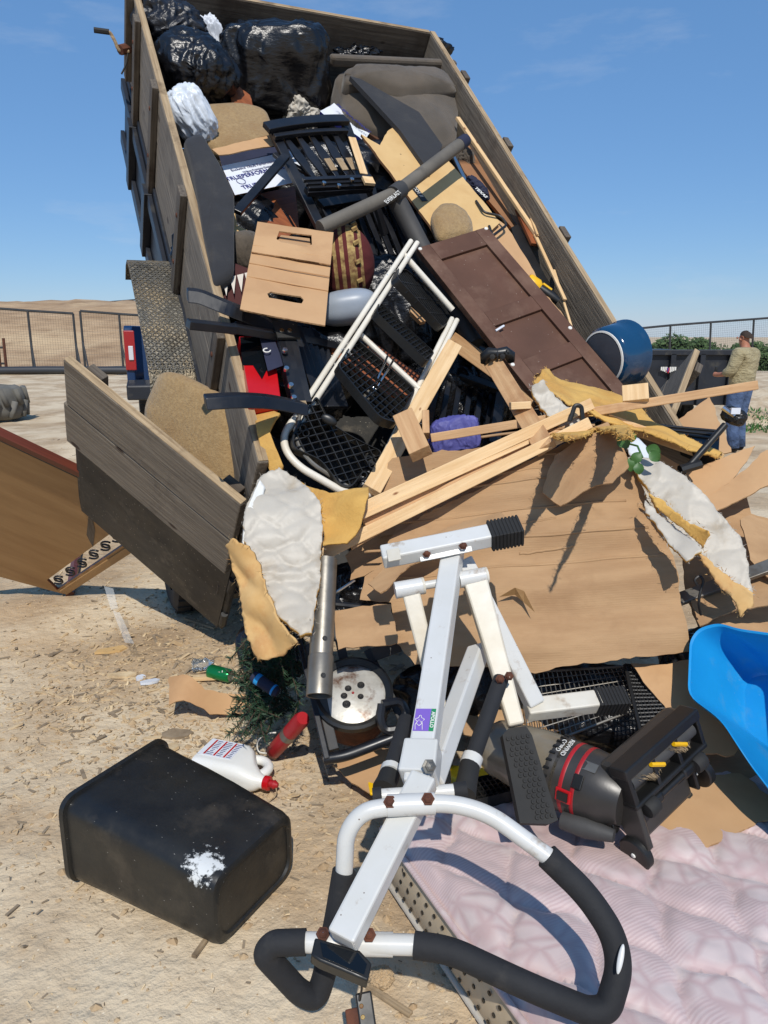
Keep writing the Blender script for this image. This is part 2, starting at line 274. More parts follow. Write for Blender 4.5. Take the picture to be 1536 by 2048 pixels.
M_ = dict(
 dirt=mat('dirt', (193, 169, 136), (162, 138, 108), 2.6, rough=.95, bump=1, bsc=18, c3=(208, 189, 159), sc3=.9, f3=(.45, .6), spots=(38, .13, (222, 206, 178)), dist=.02),
 hill=mat('hill_dirt', (180, 152, 118), (146, 118, 88), .9, (.5, .5, 4), rough=.95, bump=1, bsc=2.5, c3=(190, 164, 128), sc3=.2, dist=.1),
 oldwood=mat('weathered_wood', (132, 122, 108), (98, 89, 78), 6, GR, rough=.85, bump=.5, bsc=9, c3=(70, 62, 54), sc3=3, f3=(.55, .75), spots=(2.6, .10, (58, 44, 34), (1, 2.2, 2.2))),
 oldwood2=mat('weathered_plank', (108, 99, 87), (78, 69, 60), 5, GR, rough=.85, bump=.5, bsc=9, c3=(62, 50, 40), sc3=2.5, f3=(.5, .7), spots=(3, .1, (50, 38, 28), (1, 2, 2))),
 oldend=mat('weathered_pale_edge', (176, 154, 122), (134, 112, 84), 5, GR, rough=.9, bump=.5, bsc=10, c3=(110, 92, 70), sc3=5),
 pine=mat('fresh_pine', (224, 192, 146), (206, 168, 118), 4, (.7, 10, 10), rough=.65, bump=.25, bsc=8, spots=(5, .09, (134, 84, 44), (1, 2.4, 2.4)), c3=(196, 154, 108), sc3=3),
 pine2=mat('dull_pine', (200, 162, 118), (178, 136, 94), 4, (.7, 10, 10), rough=.7, bump=.25, bsc=8, spots=(4, .1, (110, 70, 40), (1, 2.4, 2.4)), c3=(160, 116, 78), sc3=3),
 card=mat('cardboard', (174, 140, 102), (158, 124, 88), 3.5, (1, 4, 1), rough=.85, wave=(40, 'Y', .06, .3), c3=(148, 114, 80), sc3=2.6, f3=(.54, .74), bump=.25, bsc=9, bst=(1, 5, 1)),
 card2=mat('smooth_cardboard', (192, 153, 110), (180, 140, 99), 3, rough=.8, c3=(172, 132, 92), sc3=2, bump=.1, bsc=8),
 cardedge=mat('torn_cardboard_edge', (150, 112, 74), (196, 160, 118), 60, rough=.9, bump=.5, bsc=80),
 bag=mat('black_bag_plastic', (14, 14, 16), (20, 20, 23), 3, rough=.27, bump=.5, bsc=9, bst=(1, 2.2, 1), spec=.55, dist=.02),
 bag2=mat('sheen_bag_plastic', (22, 22, 26), (34, 35, 40), 3, rough=.33, bump=.6, bsc=11, bst=(1, 2.2, 1), dist=.02),  # grey sheen of the bag put into its base colour
 blackpaint=mat('black_paint', (18, 19, 23), (30, 31, 35), 5, rough=.35, rvar=.12, bump=.06, bsc=20, c3=(48, 46, 44), sc3=6, f3=(.62, .8)),
 blackplast=mat('black_plastic', (20, 20, 20), (27, 27, 26), 4, rough=.42, rvar=.1, bump=.05, bsc=60),
 binplast=mat('bin_plastic', (24, 24, 24), (36, 35, 32), 7, rough=.4, rvar=.12, bump=.08, bsc=40, c3=(66, 60, 52), sc3=5, f3=(.54, .76), spots=(22, .06, (150, 146, 138), (1, 3, 3))),
 foamgrip=mat('foam_grip', (24, 25, 28), (33, 34, 37), 6, rough=.8, bump=.2, bsc=60, c3=(54, 52, 50), sc3=7, f3=(.6, .8)),
 rubber=mat('rubber', (24, 24, 24), (36, 35, 33), 5, rough=.75, bump=.15, bsc=40),
 tyre=mat('tyre_rubber', (40, 38, 35), (66, 60, 52), 5, rough=.9, bump=.4, bsc=20),
 steel=mat('black_steel', (34, 34, 33), (46, 45, 43), 4, rough=.55, rvar=.1, bump=.15, bsc=30, c3=(86, 80, 70), sc3=5, f3=(.6, .75), spots=(36, .13, (130, 124, 112))),
 navysteel=mat('dark_painted_steel', (24, 27, 34), (34, 37, 44), 3, rough=.45, bump=.1, bsc=20, c3=(60, 58, 54), sc3=4),
 plate=mat('diamond_plate', (120, 116, 106), (92, 88, 78), 9, rough=.45, metal=.55, bump=.5, bsc=90, c3=(142, 128, 104), sc3=7, vor=(42, .8), f3=(.45, .65)),
 white=mat('white_enamel', (204, 204, 201), (196, 195, 189), 4, rough=.32, rvar=.06, bump=.04, bsc=30, c3=(150, 130, 106), sc3=13, f3=(.6, .74), spots=(24, .05, (92, 70, 56))),
 whitedirt=mat('grimy_white_enamel', (208, 203, 190), (190, 180, 160), 5, rough=.45, bump=.08, bsc=40, c3=(140, 112, 80), sc3=9, f3=(.6, .78)),
 cartw=mat('chipped_white_paint', (224, 218, 204), (212, 204, 188), 5, rough=.4, bump=.1, bsc=30, c3=(96, 130, 160), sc3=26, f3=(.66, .72)),
 foam=mat('yellow_foam', (206, 166, 92), (192, 148, 76), 5, rough=.95, bump=.35, bsc=90, c3=(172, 126, 66), sc3=4, f3=(.5, .75)),
 foam2=mat('stained_foam', (208, 174, 120), (188, 146, 88), 4, rough=.9, bump=.15, bsc=30, c3=(180, 122, 70), sc3=6, f3=(.5, .72)),
 quilt=mat('white_quilt_satin', (184, 177, 164), (172, 164, 150), 5, rough=.5, sheen=.3, bump=.12, bsc=60, c3=(150, 133, 107), sc3=5, f3=(.55, .75)),
 pink=mat('pink_satin', (198, 168, 168), (218, 199, 196), 9, rough=.38, sheen=.3, bump=.12, bsc=50, wave=(20, 'DIAGONAL', .3, 7, (208, 184, 182)), c3=(190, 154, 156), sc3=5, f3=(.48, .6)),
 ticking=mat('mattress_side', (196, 178, 150), (184, 166, 138), 6, rough=.8, bump=.1, bsc=60, spots=(16, .13, (48, 42, 38), (1, 1, .6))),
 tanup=mat('tan_upholstery', (160, 133, 92), (142, 115, 76), 60, rough=.95, bump=.7, bsc=110, c3=(142, 112, 72), sc3=4, f3=(.5, .75), sheen=.2),
 greyup=mat('grey_brown_upholstery', (92, 82, 70), (78, 70, 60), 5, rough=.95, bump=.35, bsc=160, c3=(64, 57, 50), sc3=4, sheen=.2),
 darkup=mat('charcoal_upholstery', (34, 34, 37), (42, 42, 44), 5, rough=.9, bump=.3, bsc=160, c3=(58, 55, 52), sc3=5, f3=(.55, .8), sheen=.1),
 cab=mat('brown_cabinet_paint', (92, 63, 49), (80, 54, 41), 3, rough=.6, rvar=.1, spec=.3, bump=.05, bsc=30, c3=(118, 92, 76), sc3=3.5, f3=(.5, .8), spots=(30, .06, (170, 156, 142))),
 partb=mat('particle_board', (206, 172, 118), (196, 160, 106), 5, rough=.75, bump=.06, bsc=60, c3=(188, 150, 98), sc3=2, spots=(9, .06, (90, 64, 40))),
 hard=mat('hardboard', (150, 108, 74), (136, 96, 64), 4, rough=.7, bump=.08, bsc=40, c3=(120, 84, 56), sc3=3),
 redwood=mat('reddish_wood', (148, 84, 46), (118, 62, 32), 4, (.8, 9, 9), rough=.5, bump=.15, bsc=8),
 greyfoam=mat('grey_tube', (106, 100, 90), (90, 85, 77), 4, rough=.7, bump=.1, bsc=40, c3=(76, 71, 64), sc3=5),
 darktube=mat('dark_tube', (52, 52, 52), (66, 64, 62), 4, rough=.65, bump=.1, bsc=40),
 steelgrey=mat('bare_steel', (140, 136, 128), (116, 112, 104), 6, rough=.42, metal=.7, bump=.06, bsc=30, c3=(96, 84, 70), sc3=6, f3=(.55, .75)),
 chrome=mat('chrome', (200, 200, 198), rough=.2, metal=1),
 rust=mat('rust', (98, 56, 36), (66, 36, 24), 20, rough=.85, bump=.4, bsc=60),
 blue=mat('blue_plastic', (22, 136, 200), (28, 146, 208), 2, rough=.34, bump=.04, bsc=20, c3=(84, 150, 186), sc3=6, f3=(.55, .8), spots=(16, .06, (120, 176, 206), (1, 4, 1))),
 enamelblue=mat('blue_enamel', (16, 58, 92), (20, 66, 102), 3, rough=.12, coat=.5),
 slate=mat('worn_pot_base', (72, 76, 84), (58, 62, 70), 4, rough=.6, bump=.1, bsc=30),
 offwhite=mat('off_white', (220, 218, 210), rough=.5),
 paper=mat('paper_white', (216, 220, 226), (206, 210, 218), 4, rough=.7),
 ink=mat('blue_ink', (40, 44, 120), rough=.6), inkgrey=mat('grey_ink', (96, 100, 130), rough=.6),
 navy=mat('navy', (26, 30, 52), (34, 38, 62), 5, rough=.8, bump=.3, bsc=20),
 red=mat('red_gloss', (190, 22, 28), (170, 18, 24), 4, rough=.22), redm=mat('red_plastic', (168, 28, 36), (150, 24, 30), 4, rough=.45, bump=.05, bsc=30),
 yellow=mat('yellow_plastic', (236, 186, 20), (226, 172, 14), 5, rough=.4), purple=mat('purple_cloth', (84, 84, 150), (70, 70, 134), 4, rough=.6, bump=.2, bsc=30),
 lilac=mat('purple_print', (120, 92, 180), rough=.45), green=mat('green_print', (36, 130, 82), rough=.45), cangreen=mat('green_can', (18, 122, 66), (26, 136, 76), 6, rough=.28, metal=.6),
 glassp=mat('clear_plastic', (225, 232, 236), rough=.12, trans=.92, bump=.4, bsc=14), smoke=mat('smoky_cup', (140, 130, 112), (118, 108, 92), 5, rough=.2, trans=.25, bump=.05, bsc=20),
 whiteplast=mat('white_plastic', (226, 226, 222), (218, 217, 210), 3, rough=.35, c3=(200, 192, 176), sc3=5, f3=(.6, .85)),
 bluewhite=mat('pale_bag_plastic', (196, 204, 214), (210, 216, 222), 3, rough=.35, bump=.5, bsc=8, vor=(8, .4)),
 maroon=mat('maroon_cloth', (92, 28, 26), (76, 22, 22), 5, rough=.9, bump=.2, bsc=60), gold=mat('gold_cloth', (176, 150, 92), (110, 74, 44), 40, rough=.8),
 zig=mat('zigzag_white', (206, 198, 186), rough=.9), zigm=mat('zigzag_maroon', (70, 34, 32), rough=.9),
 leaf=mat('leaf', (52, 92, 40), (72, 112, 52), 6, rough=.5), needle=mat('dark_green_needles', (26, 54, 34), (36, 66, 40), 8, rough=.7), crown=mat('tree_leaf', (58, 80, 42), (76, 98, 52), .6, rough=.8), bark=mat('bark', (70, 58, 46), rough=.9),
 skin=mat('skin', (176, 118, 90), (160, 104, 80), 8, rough=.6), shirt=mat('khaki_shirt', (172, 160, 126), (148, 136, 104), 5, (1, 1, 2), rough=.95, bump=1, bsc=9, dist=.06), jean=mat('blue_jeans', (84, 104, 138), (58, 76, 108), 6, rough=.95, bump=1, bsc=10, dist=.05), hair=mat('short_hair', (52, 40, 32), rough=.9), shoe=mat('shoe', (40, 34, 30), rough=.8),
 carpaint=mat('dark_blue_car_paint', (22, 48, 84), rough=.3), lens=mat('red_lens', (150, 14, 22), rough=.15, coat=.5), lensw=mat('clear_lens', (200, 200, 204), rough=.12, coat=.5), glass=mat('dark_glass', (14, 18, 22), rough=.08),
 chip=mat('wood_chip', (214, 192, 154), (180, 152, 114), 14, rough=.9), chipd=mat('grey_chip', (150, 134, 112), (120, 104, 84), 14, rough=.9), rock=mat('clod', (180, 156, 122), (158, 132, 100), 6, rough=.95, bump=.5, bsc=30),
 mud=mat('mud_grey', (112, 110, 104), (92, 90, 84), 3, rough=.95, bump=.6, bsc=8), orange=mat('varnished_panel', (158, 124, 82), (142, 108, 68), 3, (.6, 4, 4), rough=.5), redtrim=mat('red_brown_trim', (104, 50, 32), (86, 40, 26), 5, GR, rough=.4),
 wire=mat('black_wire', (22, 22, 22), (34, 33, 32), 5, rough=.5), fencepost=mat('fence_post', (44, 46, 48), (58, 58, 58), 4, rough=.6), pipe=mat('black_pipe', (46, 48, 52), rough=.5),
)
M_['void'] = M_['blackplast']; M_['tubgrey'] = mat('grey_white_plastic', (150, 158, 168), (140, 148, 158), 3, rough=.4); M_['film'] = mat('clear_film', (225, 230, 232), rough=.15, alpha=.16)
def pinkmat():
    m = bpy.data.materials.new('pink_brocade'); m.use_nodes = True; N, L = m.node_tree.nodes, m.node_tree.links; b = N['Principled BSDF']; t = N.new('ShaderNodeTexCoord').outputs['Object']
    def nz_(sc, det=3, src=t): q = N.new('ShaderNodeTexNoise'); q.inputs['Scale'].default_value = sc; q.inputs['Detail'].default_value = det; L.new(src, q.inputs['Vector']); return q
    def mr(x, a, c): q = N.new('ShaderNodeMapRange'); q.inputs[1].default_value = a; q.inputs[2].default_value = c; L.new(x, q.inputs[0]); return q.outputs[0]
    def mx(f, x, y):
        q = N.new('ShaderNodeMixRGB'); L.new(f, q.inputs[0])
        for i, w in ((1, x), (2, y)):
            if isinstance(w, tuple): q.inputs[i].default_value = w
            else: L.new(w, q.inputs[i])
        return q.outputs[0]
    wp = N.new('ShaderNodeVectorMath'); wp.operation = 'MULTIPLY_ADD'; L.new(nz_(2.6, 2).outputs['Color'], wp.inputs[0]); wp.inputs[1].default_value = (.16, .16, .16); L.new(t, wp.inputs[2])
    wv = N.new('ShaderNodeTexWave'); wv.inputs['Scale'].default_value = 34; wv.inputs['Distortion'].default_value = 1.2; wv.inputs['Detail'].default_value = 1; L.new(wp.outputs[0], wv.inputs['Vector'])
    vo = N.new('ShaderNodeTexVoronoi'); vo.inputs['Scale'].default_value = 15; vo.feature = 'DISTANCE_TO_EDGE'; L.new(wp.outputs[0], vo.inputs['Vector']); pet = mr(vo.outputs['Distance'], .02, .2)
    mask = mr(nz_(4.2, 2).outputs['Fac'], .46, .54); stripe = mr(wv.outputs['Fac'], .3, .8)
    c = mx(mask, mx(stripe, col((201, 180, 176)), col((190, 166, 163))), mx(pet, col((190, 165, 162)), col((204, 187, 182)))); c = mx(mr(nz_(1.7, 5).outputs['Fac'], .5, .75), c, col((174, 148, 144))); L.new(c, b.inputs['Base Color'])
    b.inputs['Roughness'].default_value = .4; b.inputs['Sheen Weight'].default_value = .25; h = mx(mask, wv.outputs['Fac'], pet); bu = N.new('ShaderNodeBump'); bu.inputs['Strength'].default_value = .06; bu.inputs['Distance'].default_value = .008; L.new(h, bu.inputs['Height']); L.new(bu.outputs[0], b.inputs['Normal']); return m
M_['pink'] = pinkmat()
# ------------------------------------------------------------------ the setting
def structure(o): o['kind'] = 'structure'; return o
def build_ground():
    n = 340; m = MB(); vs = []; fs = []
    def cx(u): return 2.2 * u + 900 * u ** 7 if True else 0
    for j in range(n + 1):
        for i in range(n + 1):
            u = i / n * 2 - 1; v = j / n * 2 - 1
            x = 7 * u + 60 * u ** 3 + 900 * u ** 9; y = 5 + 7 * v + 60 * v ** 3 + 900 * v ** 9
            vs.append((x, y, gz(x, y)))
    for j in range(n):
        for i in range(n): a = j * (n + 1) + i; fs.append((a, a + 1, a + n + 2, a + n + 1))
    m.add(vs, fs); return structure(m.obj('ground', M_['dirt'], smooth=True))
build_ground()
def build_hill():
    m = MB(); nx, ny = 90, 30; vs = []; fs = []
    for j in range(ny + 1):
        for i in range(nx + 1):
            x = -70 + 64 * i / nx; y = 31 + 45 * j / ny
            t = j / ny; h = 3.55 * sm(0, .4, t) * (1 - sm(.8, 1, t)) * sm(-6, -11, x)
            h += (.1 * fbm(x * .25, y * .3, 4) + .18 * fbm(x * .9, y * .9, 5)) * sm(0, .15, t) * sm(-6, -10, x)
            vs.append((x, y, gz(x, y) - .15 + h))
    for j in range(ny):
        for i in range(nx): a = j * (nx + 1) + i; fs.append((a, a + 1, a + nx + 2, a + nx + 1))
    m.add(vs, fs); return structure(m.obj('dirt_hill', M_['hill'], smooth=True))
build_hill()
def stuffpart(o): o['kind'] = 'stuff'; return o
def litter_fence(label, posts, toppx, d0, d1, basez, brace, net=.1, group=None, lean=0):
    """posts: pixel columns; posts stand on the ground at distance d0..d1, tops at toppx"""
    pts = []
    for k, x in enumerate(posts):
        d = d0 + (d1 - d0) * k / max(1, len(posts) - 1); y = toppx[0] + (toppx[1] - toppx[0]) * k / max(1, len(posts) - 1)
        tp = P(x, y, d); z = gz(tp.x, tp.y) - .05 if basez is None else tp.z + basez
        pts.append((V((tp.x + lean, tp.y, z)), tp))
    root = thing('litter_fence', label, 'fence', pts[0][0], group)
    for b, tp in pts: MB().tube([b, tp], .05, 6).obj('post', M_['fencepost'], root, world=True)
    MB().tube([tp for b, tp in pts], .05, 6).obj('top_rail', M_['fencepost'], root, world=True)
    m = MB(); nv = max(2, int((pts[-1][1] - pts[0][1]).length / net))
    for i in range(nv + 1):
        t = i / nv; m.tube([pts[0][0].lerp(pts[-1][0], t), pts[0][1].lerp(pts[-1][1], t)], .003, 3)
    hh = (pts[0][1] - pts[0][0]).length; nh = int(hh / net)
    for i in range(1, nh):
        t = i / nh; m.tube([pts[0][0].lerp(pts[0][1], t), pts[-1][0].lerp(pts[-1][1], t)], .003, 3)
    stuffpart(m.obj('net', M_['wire'], root, world=True))
    if brace:
        for b, tp in pts:
            MB().tube([b.lerp(tp, .5), b + V((brace, -.9, 0))], .035, 6).obj('brace', M_['fencepost'], root, world=True)
    return root
litter_fence('black wire fence along the foot of the dirt hill, left stretch', [-90, -20, 55, 146], (610, 627), 30, 30.5, None, .5)
litter_fence('black wire fence along the foot of the dirt hill, stretch beside the pickup', [160, 238, 330], (622, 634), 30.5, 31.5, None, .5)
litter_fence('small wire fence panel tilted on the hill crest, farther left one', [118, 132, 147, 161], (616, 613), 62, 62, -1.6, 0, .14, lean=.3)
litter_fence('larger tilted wire fence panel on the hill crest above the pickup', [214, 235, 255, 275], (604, 599), 55, 55, -2.0, 0, .14, lean=.4)
litter_fence('tall black wire fence at right with trees behind it', [1210, 1278, 1341, 1422, 1508, 1590], (663, 632), 34, 36, -4.4, 0, .1, lean=.25)
a = G(-150, 750); b = G(330, 748); a.z = gz(a.x, a.y) + .12; b.z = gz(b.x, b.y) + .12
tag(MB().tube([a, a.lerp(b, .5) + V((0, 0, .03)), b], .15, 10).obj('drain_pipe', M_['pipe'], world=True, smooth=40), 'long black pipe lying at the foot of the fence', 'pipe')
r_ = thing('steel_stand', 'small dark steel stand in front of the left fence', 'stand', G(10, 745)); b0 = G(2, 748); b1 = G(14, 748)
for q in (b0, b1): MB().tube([q, q + V((.02, 0, 1.35))], .06, 6).obj('upright', M_['rust'], r_, world=True)
for z in (.4, 1.0): MB().tube([b0 + V((0, 0, z)), b1 + V((0, 0, z))], .04, 6).obj('rail', M_['fencepost'], r_, world=True)
def build_tyre():
    c = G(-22, 842); c.z = gz(c.x, c.y); root = thing('loader_tyre', 'huge mud-caked grey tyre lying flat at the left edge', 'tyre', c)
    prof = [(.38, .1), (.5, .02), (.62, .06), (.66, .2), (.66, .46), (.62, .6), (.5, .64), (.38, .56)]
    m = MB().lathe(prof, c, V((0, 0, 1)), 40)
    for i, p in enumerate(m.v): p += (p - c).normalized() * .035 * fbm(p.x * 4, p.y * 4, p.z * 4)
    m.obj('carcass', M_['mud'], root, world=True, smooth=True)
    for k in range(26):
        a = 2 * math.pi * k / 26; d = V((math.cos(a), math.sin(a), 0)); t = V((-d.y, d.x, 0)); up = 1 if k % 2 else -1
        p0 = c + d * .66 + V((0, 0, .34 + .26 * up)); p1 = c + d * .675 + t * .09 + V((0, 0, .34 - .03 * up))
        MB().tube([p0, p1], [.05, .06], 6).obj('lug', M_['mud'], root, world=True, smooth=True)
build_tyre()
HD = V((-math.sin(YAW), math.cos(YAW), 0))
def wheel(root, c, ax, r, w, name='wheel', rimm='steelgrey'):
    o = MB().lathe([(r * .62, -w * .45), (r * .86, -w / 2), (r * .97, -w * .42), (r, -w * .2), (r, w * .2), (r * .97, w * .42), (r * .86, w / 2), (r * .62, w * .45)], c, ax, 36).obj(name, M_['tyre'], root, world=True, smooth=50)
    m = MB()
    for k in range(30):
        for s in (-1, 1):
            a = 2 * math.pi * (k + .25 * s) / 30; x = V((0, 0, 1)); y = V(ax).normalized().cross(x)
            p = c + (x * math.cos(a) + y * math.sin(a)) * (r + .002) + V(ax).normalized() * s * w * .24
            R = Matrix((V(ax).normalized(), (x * -math.sin(a) + y * math.cos(a)), (x * math.cos(a) + y * math.sin(a)))).transposed()
            m.box(p, (w * .19, r * .07, .006), R)
    m.obj('tread', M_['tyre'], o, world=True)
    MB().lathe([(r * .63, w * .4), (r * .55, w * .3), (r * .3, w * .22), (r * .28, w * .32), (.001, w * .33)], c, ax, 24).obj('rim', M_[rimm], o, world=True, smooth=40)
    MB().lathe([(r * .63, -w * .4), (r * .5, -w * .2), (.001, -w * .2)], c, ax, 24).obj('rim', M_[rimm], o, world=True, smooth=40)
    return o
def build_pickup():
    p = P(248, 720, 9.3); c = p + BX * 1.02; c.z = gz(c.x, c.y) + .05; TX = V((math.cos(.2), math.sin(.2), 0)); TH = V((-math.sin(.2), math.cos(.2), 0)); c = p + TX * 1.02; c.z = gz(c.x, c.y) + .05; Mx = fr(c, TX, TH)     # x right, y forward, z up
    root = thing('pickup_truck', 'dark blue pickup truck parked behind the tipped trailer', 'pickup', c); W = lambda v: Mx @ V(v)
    def part(name, m, mt, par=root, bev=.02, sm_=False):
        m.v = [Mx @ q for q in m.v]; return m.obj(name, M_[mt], par, world=True, bev=bev, smooth=sm_)
    body = MB(); pr = [(0, .62), (0, 1.42), (.05, 1.46), (2.0, 1.46), (2.0, .55), (1.75, .55), (1.55, .9), (1.0, .9), (.8, .6)]
    for s in (-1, 1): part('bed_side', MB().loft([[V((s * x, y, z)) for y, z in pr] for x in (.90, .985, 1.0)]), 'carpaint')
    tg = part('tailgate', MB().box((0, .03, 1.04), (.80, .035, .40)), 'carpaint'); part('handle', MB().box((0, -.012, 1.25), (.14, .012, .035)), 'blackplast', tg, .004)
    part('bed_floor', MB().box((0, 1.0, .75), (.88, .98, .04)), 'blackplast')
    part('cab', MB().loft([[V((x * .98, 2.02, z * 1)) for x, z in ((-1, .5), (1, .5), (1, 1.3), (.82, 1.95), (-.82, 1.95), (-1, 1.3))], [V((x * .98, 4.0, z)) for x, z in ((-1, .5), (1, .5), (1, 1.3), (.8, 1.95), (-.8, 1.95), (-1, 1.3))], [V((x * .98, 4.6, z)) for x, z in ((-1, .5), (1, .5), (1, 1.25), (.9, 1.3), (-.9, 1.3), (-1, 1.25))]]), 'carpaint')
    part('hood', MB().box((0, 5.15, .85), (.97, .62, .36)), 'carpaint', bev=.08)
    part('rear_window', MB().box((0, 2.005, 1.62), (.66, .006, .2)), 'glass')
    bp = part('bumper', MB().loft([[V((x, y, z)) for y, z in ((-.16, .56), (-.16, .74), (-.02, .80), (.06, .8), (.06, .56))] for x in (-1.0, -.8, .8, 1.0)]), 'navysteel')
    for s in (-1, 1):
        l = part('tail_light', MB().loft([[V((s * x, y, z)) for x, y in ((.87, -.035), (1.0, -.03), (1.02, .12), (.98, .12))] for z in (.92, 1.12, 1.36, 1.40)]), 'lens', bev=.01)
        part('reversing_lens', MB().box((s * .925, -.04, 1.13), (.028, .012, .085)), 'lensw', l, .005)
    for s in (-1, 1):
        for y in (1.28, 4.85): wheel(root, W((s * .86, y, .40)), TX * s, .40, .26)
build_pickup()
def build_blacktrailer():
    d = 14.0; a = P(1288, 800, d); b = P(1438, 800, d); t = P(1360, 707, d); z0 = gz(a.x, a.y); z1 = t.z
    root = thing('dump_trailer', 'black dump trailer with winged logo parked behind the man', 'trailer', V((a.x, a.y, z0)))
    x0, x1, y = a.x, b.x + .25, t.y; zt = z1; zb = z0 + .45
    MB().box(((x0 + x1) / 2, y + 1.9, (zt + zb) / 2), ((x1 - x0) / 2, 1.85, (zt - zb) / 2)).obj('body', M_['navysteel'], root, world=True, bev=.02)
    MB().box(((x0 + x1) / 2, y + .02, zt + .02), ((x1 - x0) / 2 + .03, .06, .05)).obj('top_rail', M_['navysteel'], root, world=True, bev=.01)
    for k in range(4):
        x = x0 + (x1 - x0) * k / 3; MB().box((x, y + .02, (zt + zb) / 2), (.05, .06, (zt - zb) / 2)).obj('rib', M_['navysteel'], root, world=True, bev=.01)
    for s in (x0 + .25, x1 - .25):
        for yy in (1.5, 2.3): wheel(root, V((s, y + yy, z0 + .36)), V((1, 0, 0)), .36, .22)
    m = MB(); lo = P(1338, 741, d); lo.y = y + .02
    lg = thing  # logo: a pair of white wings, a star state shape between
    fx = V((1, 0, 0)); M2 = fr(lo + V((0, -.06, 0)), fx, V((0, 0, 1)))
    for s in (-1, 1):
        for k in range(4): m.box((s * (.035 + .032 * k), .015 + .006 * k, 0), (.012, .05 - .006 * k, .004))
    w = m.obj('logo_wing', M_['offwhite'], root, M2)
    MB().prism([(-.03, .05), (.02, .05), (.025, 0), (.0, -.06), (-.02, -.03), (-.05, -.01), (-.03, .01)], .005, .012).obj('logo_star_state', M_['redm'], root, M2)
    MB().prism([(-.03, .05), (-.005, .05), (-.005, -.03), (-.03, -.01)], .0125, .016).obj('logo_blue_field', M_['ink'], root, M2)
    text('lettering', 'www', fr(P(1332, 769, d) + V((0, -.25, 0)), fx, V((0, 0, 1))), .09, M_['offwhite'], root)
build_blacktrailer()
def leaves(m, rnd, c, R, n, size, flat=1.0):
    for k in range(n):
        while True:
            p = V((rnd.uniform(-1, 1), rnd.uniform(-1, 1), rnd.uniform(-1, 1)))
            if .35 < p.length < 1: break
        q = c + V((p.x * R[0], p.y * R[1], p.z * R[2])); s = size * rnd.uniform(.6, 1.4)
        u = V((rnd.gauss(0, 1), rnd.gauss(0, 1), rnd.gauss(0, 1))).normalized(); v = u.orthogonal().normalized()
        m.add([q - u * s, q + v * s * .5, q + u * s, q - v * s * .5], [(0, 1, 2, 3)])
def tree(x, ytop, d, wpx, label, seed):
    rnd = random.Random(seed); tp = P(x, ytop, d); R = wpx / 2 * d / F; zb = min(gz(tp.x, tp.y), tp.z - 2.6 * R); base = V((tp.x, tp.y, zb)); H = tp.z - zb
    root = thing('tree', label, 'tree', base, 'trees beyond the fence'); m = MB().tube([base, base + V((.1, 0, H * .45)), base + V((.2, .1, H * .8))], [.22, .16, .05], 7)
    for k in range(5):
        a = rnd.uniform(0, 6.3); m.tube([base + V((.1, 0, H * (.35 + .08 * k))), base + V((math.cos(a) * R * .7, math.sin(a) * R * .7, H * (.55 + .08 * k)))], [.1, .03], 5)
    m.obj('trunk', M_['bark'], root, world=True); m = MB()
    for k in range(16):
        a = rnd.uniform(0, 6.3); rr = rnd.uniform(0, .7) * R; zz = rnd.uniform(.35, .88); s = R * rnd.uniform(.3, .5)
        c = base + V((math.cos(a) * rr, math.sin(a) * rr, H * zz)); c.z = min(c.z, tp.z - s * .8); leaves(m, rnd, c, (s, s, s * .8), 230, .22)
    leaves(m, rnd, tp - V((0, 0, R * .5)), (R * .55, R * .5, R * .5), 300, .2); m.obj('crown', M_['crown'], root, world=True)
for k, (x, y, d, w_, lb) in enumerate([(1352, 664, 70, 120, 'rounded green tree rising highest behind the black trailer'), (1398, 674, 72, 90, 'green tree just left of the man, beyond the fence'), (1316, 688, 74, 80, 'low dark tree at the left end of the distant row'),
        (1440, 688, 75, 90, 'green tree mostly hidden behind the man'), (1505, 682, 72, 90, 'green tree right of the man, beyond the fence'), (1550, 686, 70, 90, 'green tree cut by the right edge of the frame'), (1418, 692, 66, 80, 'short bushy tree at the man\'s left shoulder'), (1475, 694, 66, 90, 'short bushy tree at the man\'s right shoulder'), (1290, 694, 78, 80, 'low green tree just right of the blue pot'), (1370, 682, 80, 90, 'green tree filling the gap behind the highest tree'), (1525, 694, 80, 90, 'low green tree at the far right behind the fence')]): tree(x, y, d, w_, lb, k + 3)
def skinmesh(name, verts, edges, rad, mt, parent, root=0, sub=2, M=None):
    bm = bmesh.new(); ly = bm.verts.layers.skin.verify(); vs = []
    for p, r in zip(verts, rad):
        v = bm.verts.new(p); v[ly].radius = r if isinstance(r, tuple) else (r, r); vs.append(v)
    vs[root][ly].use_root = True
    for a, b in edges: bm.edges.new((vs[a], vs[b]))
    me = bpy.data.meshes.new(name); bm.to_mesh(me); bm.free(); me.materials.append(mt); o = bpy.data.objects.new(name, me); link(o, parent); o.matrix_basis = M; WM[o.name] = M.copy()
    s = o.modifiers.new('skin', 'SKIN'); s.use_smooth_shade = True; b = o.modifiers.new('sub', 'SUBSURF'); b.levels = sub; b.render_levels = sub; return o
def blob_hair(root, M):
    m = MB(); rings = []
    for j in range(9):
        b = math.radians(8 + 78 * j / 8); rings.append([V((.086 * math.cos(b) * math.cos(a), .0 + .108 * math.cos(b) * math.sin(a) - (.02 if math.sin(a) > 0 else 0), 1.655 + .098 * math.sin(b) - .03 * max(0, -math.sin(a)) * math.cos(b) + .03 * max(0, math.sin(a)) * math.cos(b))) for a in [k * math.pi / 10 for k in range(20)]])
    m.loft(rings, False, True).obj('hair', M_['hair'], root, M, smooth=True)
